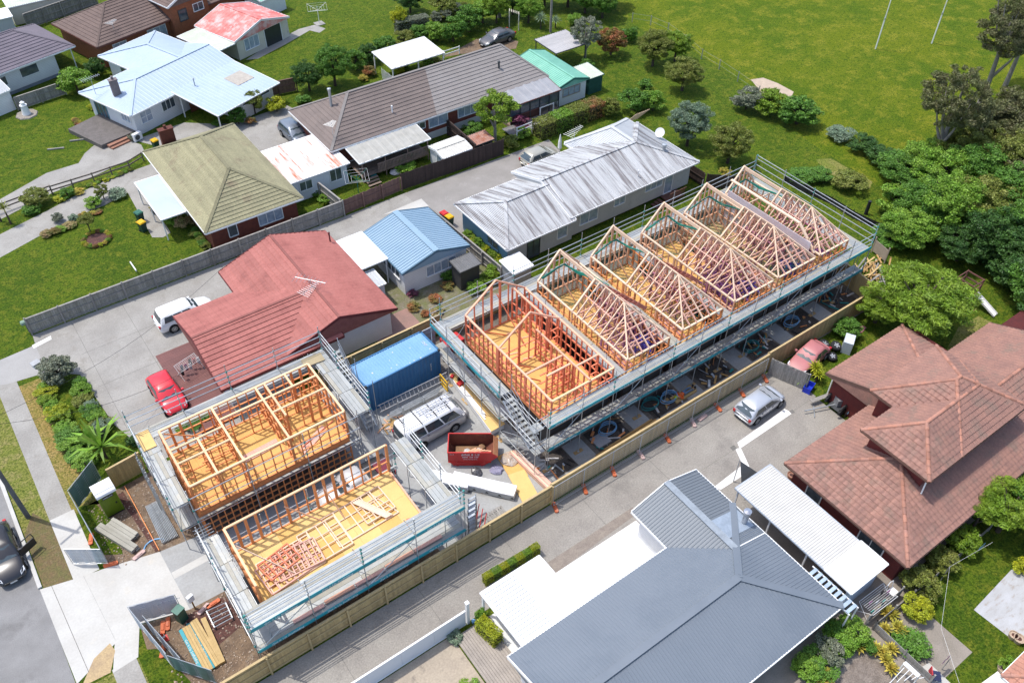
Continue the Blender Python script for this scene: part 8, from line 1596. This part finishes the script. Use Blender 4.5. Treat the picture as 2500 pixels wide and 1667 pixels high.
airer('drying rack full of dark laundry on the maroon deck', T(2, 0, 1560, 370)+up(.16), math.radians(15), 1.7, .9, .95, 8, [CL[3], CL[0], CL[4], CL[2], CL[3], CL[1], CL[2]]); airer('long white drying rack beside the slate roofed house', T(3, 3, 1110, 950), math.radians(-2), 2.1, 1.0, .95, 10, [CL[5], CL[4], CL[2], CL[5], CL[3], CL[4]])
def rotary(label, p, h, r, m):
    t = thing('clothes_hoist', label, 'clothes line', p); q = MB(); q.tube([p, p+up(h)], .035, 8); q.build('mast', m, t)
    for k in range(4):
        a = k*math.pi/2+.4; e = p+V3(r*math.cos(a), r*math.sin(a), h-.05); rod('arm', t, p+up(h-.45), e, .03, m)
        a2 = a+math.pi/2
        for f in (.45, .7, 1): rod('line', t, p+V3(r*f*math.cos(a), r*f*math.sin(a), h-.05-.4*(1-f)), p+V3(r*f*math.cos(a2), r*f*math.sin(a2), h-.05-.4*(1-f)), .015, WHITE)
rotary('white rotary clothes hoist on the back lawn slab', T(0, 1, 600, 195), 2.1, 1.6, WHITE); rotary('green rotary clothes hoist below the veranda steps', T(1, 1, 920, 240), 1.9, 1.5, mat('hoist_green', (.03, .2, .15)))
q = MB(); _p = T(0, 1, 600, 195); q.box((_p.x, _p.y, .03), (1.1, 1.1, .06)); mark(q.build('hoist_slab', C_OLD), kind='structure')
# play frame
t = thing('play_fort', 'broken red climbing fort with white slide at the thicket edge', 'playground', T(1, 3, 1900, 1130)); o = T(1, 3, 1880, 1150); PF = mat('faded_red_timber', (.22, .09, .075), (.17, .08, .07), fine=.15)
for x in (-.7, .7):
    for y in (0, 1.4): piece('post', t, o+V3(x, y, 0), o+V3(x, y, 2.3), .1, .1, PF)
for z in (1.0, 1.7, 2.25):
    for a, e in (((-.7, 0), (.7, 0)), ((-.7, 1.4), (.7, 1.4)), ((-.7, 0), (-.7, 1.4)), ((.7, 0), (.7, 1.4))): piece('rail', t, o+V3(*a, z), o+V3(*e, z), .05, .1, PF)
b = MB(); A0, A1 = o+V3(.3, -.05, 1.05), o+V3(.5, -2.0, .1); b.beam(A0, A1, .5, .03); b.beam(A0+V3(-.25, 0, .06), A1+V3(-.25, 0, .06), .03, .14); b.beam(A0+V3(.25, 0, .06), A1+V3(.25, 0, .06), .03, .14); b.build('slide', WHITE, t)
for k in range(4): piece('ladder_rung', t, o+V3(-.65, -.15-.2*k, .9-.22*k), o+V3(-.2, -.15-.2*k, .9-.22*k), .05, .05, PF)
# wheels, trailer and junk by the terracotta garage
def loosewheel(label, p, r, tilt, rz, z=0.):
    t = local_thing('loose_wheel', label, 'wheel', 'loose wheels'); b = MB(); b.lathe([(r*.55, -.13), (r*.9, -.14), (r, -.08), (r, .08), (r*.9, .14), (r*.55, .13)], (0, 0, 0), 20); b.build('tyre', TYRE, t, smooth=True); b = MB(); b.lathe([(r*.57, .03), (r*.57, .1)], (0, 0, 0), 18)
    b.build('hub', BLKP, t); b = MB()
    for k in range(5): a = k*2*math.pi/5; b.beam((0, 0, .12), (r*.55*math.cos(a), r*.55*math.sin(a), .12), .09, .03)
    b.build('rim', mat('bright_alloy', (.62, .63, .64), rough=.3, metal=.4), t); o = place(t, V3(p.x, p.y, z+.16+r*math.sin(tilt)*.9), rz); o.rotation_euler = (tilt, 0, rz); return o
loosewheel('largest loose wheel with alloy rim behind the pink car', T(2, 3, 695, 175), .45, .35, .6, .2); loosewheel('middle loose wheel next to the white box', T(2, 3, 790, 185), .42, .3, .2, .2); loosewheel('black rimmed loose wheel nearest the pink car door', T(2, 3, 765, 255), .38, .25, -.2)
q = MB(); _p = T(2, 3, 885, 175); q.box((_p.x, _p.y, .55), (1.1, .7, 1.1), .5); mark(q.build('chest_freezer', mat('white_appliance', (.62, .66, .70), (.55, .6, .64), rough=.4)), 'dumped white appliance beside the loose wheels', 'appliance')
t = thing('plastic_tub', 'bright blue plastic tub on the concrete by the yucca', 'tub', T(2, 3, 575, 505)); _p = T(2, 3, 575, 505); TUB = mat('tub_blue', (.02, .05, .55), rough=.35)
for dx, dy, sx, sy in ((0, -.25, .9, .04), (0, .25, .9, .04), (-.43, 0, .04, .5), (.43, 0, .04, .5)): q = MB(); q.box((_p.x+dx*.9-dy*.3, _p.y+dy+dx*.3, .25), (sx, sy, .5), .3); q.build('side', TUB, t)
q = MB(); q.box((_p.x, _p.y, .04), (.86, .5, .06), .3); q.build('bottom', TUB, t)
t = thing('engine_trailer', 'junk engine and black guards on a small trailer by the garage', 'trailer', T(2, 3, 820, 640)); o = T(2, 3, 830, 640); piece('drawbar', t, o+V3(-2.6, 1.0, .3), o+V3(-.3, .1, .35), .07, .07, STEEL); piece('jack_bar', t, o+V3(-2.3, .3, .1), o+V3(-1.6, 1.0, .15), .05, .05, STEEL); q = MB(); q.box((o.x, o.y, .65), (.9, .7, .6), -.5); q.build('engine_block', mat('engine_grey', (.42, .42, .43), (.3, .3, .31), scale=5, fine=.3, metal=.3, rough=.5), t); q = MB(); q.box((o.x+.1, o.y, 1.0), (.5, .4, .2), -.5); q.build('rocker_cover', mat('engine_grey', (.42, .42, .43)), t)
for dx, dy in ((-.5, -.6), (-.2, .75)):
    b = MB(); b.tube([o+V3(dx+.5*math.cos(a), dy, .35+.5*math.sin(a)) for a in [math.pi*i/8 for i in range(9)]], .1, 6); b.build('mudguard', BLKP, t)
    b = MB(); b.lathe([(.2, dy+o.y-.08), (.32, dy+o.y-.08), (.34, dy+o.y), (.32, dy+o.y+.08), (.2, dy+o.y+.08)], (o.x+dx, 0, .34), 16, 'y'); b.build('wheel', TYRE, t, smooth=True)
piece('exhaust', t, o+V3(.5, -.2, .5), o+V3(1.4, -.1, .4), .1, .1, STEEL); piece('plank', t, o+V3(-1.6, 1.3, .4), o+V3(.2, .9, .4), .3, .05, F_OLD); piece('bed', t, o+V3(-.8, 0, .32), o+V3(.8, 0, .32), .9, .06, DARKT)
t = thing('bicycle', 'small black bicycle with blue saddle by the garage corner', 'bicycle', T(2, 3, 915, 705)); o = T(2, 3, 915, 705)
for dx in (-.4, .4):
    b = MB(); b.tube([o+V3(dx+.28*math.cos(a), 0, .3+.28*math.sin(a)) for a in [2*math.pi*i/16 for i in range(17)]], .03, 5); b.build('wheel', TYRE, t)
for a, e in (((-.4, .3), (-.1, .65)), ((-.1, .65), (.3, .7)), ((.3, .7), (.4, .3)), ((-.1, .65), (0, .3)), ((0, .3), (.3, .7)), ((-.4, .3), (0, .3)), ((.3, .7), (.28, .9))): rod('frame_tube', t, o+V3(a[0], 0, a[1]), o+V3(e[0], 0, e[1]), .03, HB)
piece('saddle', t, o+V3(-.22, 0, .78), o+V3(.0, 0, .78), .14, .05, HB); piece('handlebar', t, o+V3(.28, -.22, .92), o+V3(.28, .22, .92), .03, .03, BLKP)
t = thing('garden_table', 'white square table beside the terracotta roof at right edge', 'table', T(2, 3, 2290, 820)); o = T(2, 3, 2290, 810); q = MB(); q.b2(o.x-.2, o.y-.8, .70, o.x+1.5, o.y+.5, .75); q.build('top', WHITE, t)
for dx, dy in ((-.1, -.7), (1.4, -.7), (-.1, .4), (1.4, .4)): piece('leg', t, o+V3(dx, dy, 0), o+V3(dx, dy, .7), .06, .06, WHITE)
t = thing('awning_flap', 'dark triangular sail flap at the end of the white carport', 'shade sail', (31.8, 18.4, 0)); piece('pole', t, V3(31.9, 18.9, 0), V3(31.9, 18.9, 2.3), .05, .05, STEEL); b = MB(); b.poly([(31.2, 17.7, .8), (32.6, 17.6, 1.6), (31.9, 18.85, 2.2)]); b.poly([(31.2, 17.7, .77), (31.9, 18.85, 2.17), (32.6, 17.6, 1.57)]); b.build('sail', DARKT, t); q = MB(); q.box((32.8, 17.8, .4), (.3, .3, .8)); mark(q.build('gas_bottle', REDP), 'small red canister at the end of the white carport', 'canister')
# pots
def pot(label, p, r, m=None, lm=None, h=.35):
    t = thing('plant_pot', label, 'plant pot', p); q = MB(); q.lathe([(r*.7, 0), (r, h), (r*.85, h), (r*.8, h-.06)], tuple(p), 14); q.build('pot', m or mat('terracotta', (.36, .18, .12)), t); q = MB(); q.lathe([(r*.82, h-.07), (.01, h-.05)], tuple(p), 14); q.build('soil', MULCH, t)
    if lm: o = bpy.data.objects.new('foliage', leafcloud('shrub', 1)); COL.objects.link(o); o.parent = t; o.location = (0, 0, h-.05); o.scale = (r*1.3, r*1.3, r*1.4); withmat(o, LM[lm])
pot('empty terracotta pot beside the dark brick wall', T(2, 3, 435, 1220), .3); pot('left round pot on the weathered patio', T(3, 3, 2235, 1195), .28, mat('beige_pot', (.5, .38, .28))); pot('right round pot on the weathered patio', T(3, 3, 2280, 1225), .32, mat('beige_pot', (.5, .38, .28))); pot('pot with grassy plant near the bottom right roof', T(3, 3, 2155, 1465), .35, mat('beige_pot', (.5, .38, .28)), 'bright'); pot('leafy pot plant below the white awning corner', T(3, 1, 1915, 1060), .3, mat('dark_pot', (.1, .08, .07)), 'bright'); pot('round stone pot next to the leafy pot plant', T(3, 1, 1975, 1080), .26, C_OLD); pot('yellow flower pot beside the blue porch', T(1, 0, 1255, 400), .25, mat('dark_pot', (.1, .08, .07)), 'gold')
q = MB(); _p = T(3, 1, 1855, 1075); q.lathe([(.1, 0), (.12, .25), (.05, .32)], tuple(_p), 10); mark(q.build('watering_can', HB), 'small pale blue can by the white gate post', 'can')
t = thing('plastic_basin', 'pale green basin on the concrete behind the slate roof', 'basin', T(3, 3, 920, 1085)); _p = T(3, 3, 920, 1085); PB = mat('pale_green_plastic', (.45, .62, .60), rough=.4); q = MB(); q.prism([(_p.x-.4, _p.y-.22), (_p.x+.35, _p.y-.28), (_p.x+.4, _p.y+.2), (_p.x-.35, _p.y+.26)], 0, .06); q.build('bottom', PB, t); q = MB(); q.tube([(_p.x-.42, _p.y-.24, .2), (_p.x+.37, _p.y-.3, .2), (_p.x+.42, _p.y+.22, .2), (_p.x-.37, _p.y+.28, .2), (_p.x-.42, _p.y-.24, .2)], .04, 6); q.build('rim', PB, t)
t = thing('garden_chair', 'white wire garden chair beside the drying rack', 'chair', T(3, 3, 1250, 850)); o = T(3, 3, 1250, 855)
for dx, dy in ((-.22, -.22), (.22, -.22), (-.22, .22), (.22, .22)): piece('leg', t, o+V3(dx, dy, 0), o+V3(dx, dy, .43), .03, .03, WHITE)
q = MB(); q.b2(o.x-.25, o.y-.25, .42, o.x+.25, o.y+.25, .46); q.build('seat', WHITE, t); q = MB(); q.tube([o+V3(-.25, .25, .45), o+V3(-.28, .35, .9), o+V3(0, .38, 1.0), o+V3(.28, .35, .9), o+V3(.25, .25, .45)], .025, 6); q.build('backrest', WHITE, t)
# clothes line with peg-hung cloths, lower right lawn
t = thing('clothes_line', 'slack clothes line over the lower right lawn', 'clothes line', T(3, 3, 1730, 640)); pl = [T(3, 3, x, y, z) for x, y, z in ((2080, 420, 1.5), (1730, 620, 1.5), (1660, 1120, 1.2), (1740, 1360, 1.4), (1810, 1570, 1.6))]; q = MB(); q.tube(pl, .006, 4); q.build('line', WHITE, t); o = T(3, 3, 1728, 640); piece('prop', t, V3(pl[1].x, pl[1].y, 0), pl[1], .04, .04, F_OLD); piece('prop', t, V3(pl[3].x, pl[3].y, 0), pl[3], .04, .04, F_OLD)
for nm, label, (x, y), m_, r_ in (('towel', 'blue cloth hanging on the clothes line', (1990, 455), HB, .0), ('towel', 'pink cloth hanging on the clothes line', (1700, 1375), mat('pink_cloth', (.75, .40, .52)), .2)):
    p_ = T(3, 3, x, y, 1.4); q = MB()
    for k in range(4): a = p_+V3(-.3+.2*k, .03*(k % 2), 0); e = p_+V3(-.1+.2*k if k < 3 else .45, .03*((k+1) % 2), 0); q.poly([a, e, e-up(.55), a-up(.5)])
    mark(q.build(nm, m_), label, 'cloth')
# timber garden fences lower right
def lowwall(label, pts, h, m):
    t = thing('garden_fence', label, 'fence', pts[0])
    for a, e in zip(pts[:-1], pts[1:]):
        k = max(1, round((e-a).length/1.6))
        for i in range(k+1): q_ = a+(e-a)*i/k; piece('post', t, q_, q_+up(h+.1), .09, .09, m)
        for z in [h*.2+.16*j for j in range(max(1, int(h*.8/.16)))]: piece('board', t, a+up(z), e+up(z), .025, .145, m)
lowwall('old grey board fence below the terracotta eave', [T(3, 3, 1100, 1130), T(3, 3, 1560, 760), T(3, 3, 2040, 330)], .9, F_OLD); lowwall('grey board fence beside the drying rack', [T(3, 3, 1040, 1090), T(3, 3, 1310, 860)], 1.0, F_OLD); lowwall('grey board fence running down from the bromeliads', [T(3, 3, 1100, 1130), T(3, 3, 1340, 1360), T(3, 3, 1560, 1568)], .9, F_OLD); lowwall('low weathered board in the leafy border', [T(3, 3, 545, 1545), T(3, 3, 770, 1360)], .5, F_OLD)
t = thing('lean_arbour', 'white pipe frame with grey beams at the bottom right', 'arbour', T(3, 3, 1350, 1520)); o = T(3, 3, 1420, 1500)
for k in range(5): rod('pipe', t, T(3, 3, 1240+60*k, 1568-10*k, 1.2), T(3, 3, 1360+40*k, 1440+20*k, 1.2), .04, WHITE)
piece('beam', t, T(3, 3, 1360, 1400, 1.25), T(3, 3, 1480, 1510, 1.25), .25, .06, WHITE)
for x, y in ((1360, 1400), (1480, 1510), (1240, 1568)): p_ = T(3, 3, x, y, 1.2); piece('post', t, V3(p_.x, p_.y, 0), p_, .06, .06, WHITE)
t = thing('deck_chair', 'red and blue folded chair on the path at bottom right', 'chair', T(3, 3, 1600, 1530)); o = T(3, 3, 1600, 1530); q = MB(); q.box((o.x, o.y, .35), (.55, .5, .05), .7); q.build('seat', CL[0], t); q = MB(); q.box((o.x-.25, o.y+.25, .6), (.5, .05, .5), .7); q.build('backrest', CL[1], t)
for dx in (-.2, .2):
    for dy in (-.2, .2): piece('leg', t, o+V3(dx, dy, 0), o+V3(dx, dy, .34), .03, .03, STEEL)
# black silt fence behind the long scaffold, broken pile and pallet fence at its right end
t = thing('silt_fence', 'black fabric silt fence on the bank behind the scaffold', 'fence', T(1, 3, 800, 320)); pl = [T(1, 3, x, y) for x, y in ((380, 150), (560, 240), (760, 330), (930, 440), (1100, 520), (1250, 590), (1400, 690))]; SF = mat('black_silt_fabric', (.015, .015, .018), (.03, .03, .035), rough=.6); q = MB()
for a, e in zip(pl[:-1], pl[1:]): q.poly([a, e, e+up(.75), a+up(.75)]); q.poly([a+up(.75), e+up(.75), e+up(.7)+V3(.5, .3, -.4), a+up(.7)+V3(.5, .3, -.4)])
q.build('fabric', SF, t)
for a in pl: piece('stake', t, a, a+up(.9), .05, .05, BLKP)
t = thing('stump_post', 'dark burnt post standing in the scrub behind the scaffold', 'post', T(1, 3, 1045, 410)); p_ = T(1, 3, 1045, 410); q = MB(); q.tube([p_, p_+up(1.4)], [.17, .15], 9); q.build('trunk', BLKP, t)
t = thing('timber_pile', 'jumbled pile of old boards at the right end of the site', 'timber scraps', T(1, 3, 1120, 900)); o = T(1, 3, 1120, 900)
for i in range(34): a = random.uniform(-.6, 1.2); x, y = random.uniform(-1.3, 1.3), random.uniform(-1.2, 1.2); l_ = random.uniform(.4, 1.2); piece('board', t, o+V3(x-l_*math.cos(a), y-l_*math.sin(a), .08+.02*i), o+V3(x+l_*math.cos(a), y+l_*math.sin(a), .12+.02*i), .13, .04, (TIMB, F_OLD, YT)[i % 3])
lowwall('pale slatted fence panel behind the board pile', [T(1, 3, 1090, 720), T(1, 3, 1195, 810)], 1.5, mat('bleached_board', (.46, .38, .30), (.4, .33, .26), fine=.15))
q = MB(); q.b2(54.8, 33.5, 0, 55.6, 36.8, .12); mark(q.build('concrete_beam', C_NEW), 'pale concrete slab on the bank behind the scaffold', 'slab')
t = thing('garden_arch', 'white garden arch under the trees near the grey sedan', 'arch', T(0, 2, 185, 230)); a, e = T(0, 2, 145, 225), T(0, 2, 220, 250)
for p_ in (a, e): piece('post', t, p_, p_+up(2.1), .09, .09, CREAMW)
for k in range(6): piece('slat', t, a+(e-a)*(k/5)+V3(-.2, -.3, 2.12), a+(e-a)*(k/5)+V3(.2, .3, 2.12), .06, .06, CREAMW)
t = thing('patio_umbrella', 'closed white patio umbrella beside the champagne car', 'umbrella', T(0, 2, 552, 1270)); p_ = T(0, 2, 552, 1270); q = MB(); q.tube([p_, p_+up(2.3)], .03, 8); q.build('pole', WHITE, t); q = MB(); q.lathe([(.06, .7), (.2, .9), (.16, 1.6), (.03, 2.35)], tuple(p_), 10); q.build('canopy', WHITE, t); q = MB(); q.lathe([(.3, 0), (.28, .08)], tuple(p_), 12); q.build('base', C_OLD, t)
t = thing('greenhouse_frame_pile', 'pale timber frames leaning behind the grey house roof', 'timber scraps', T(0, 2, 1150, 960)); o = T(0, 2, 1150, 1000)
for i in range(8): piece('bar', t, o+V3(-1+.25*i, .2, .1), o+V3(-.2+.25*i, -.6, 1.3), .05, .06, T_PCHL)
q = MB(); q.lathe([(.16, -.3), (.2, -.2), (.2, .2), (.16, .3)], tuple(T(1, 1, 1040, 112)+up(.2)), 10, 'x'); mark(q.build('toy_box', HT), 'small teal box on the grass below the veranda', 'box')
blob('boulder', 'pale boulder at the end of the veranda garden', 'boulder', T(1, 1, 1215, 75), .5, mat('pale_stone', (.55, .53, .5), (.42, .4, .37), scale=3), 11, .7)
blob('kayak', 'faded pink kayak in the scrub beside the pine fence', 'kayak', T(1, 3, 985, 1360), .3, mat('faded_kayak_pink', (.62, .25, .3)), 12, .7).scale = (2.6, 1, 1)
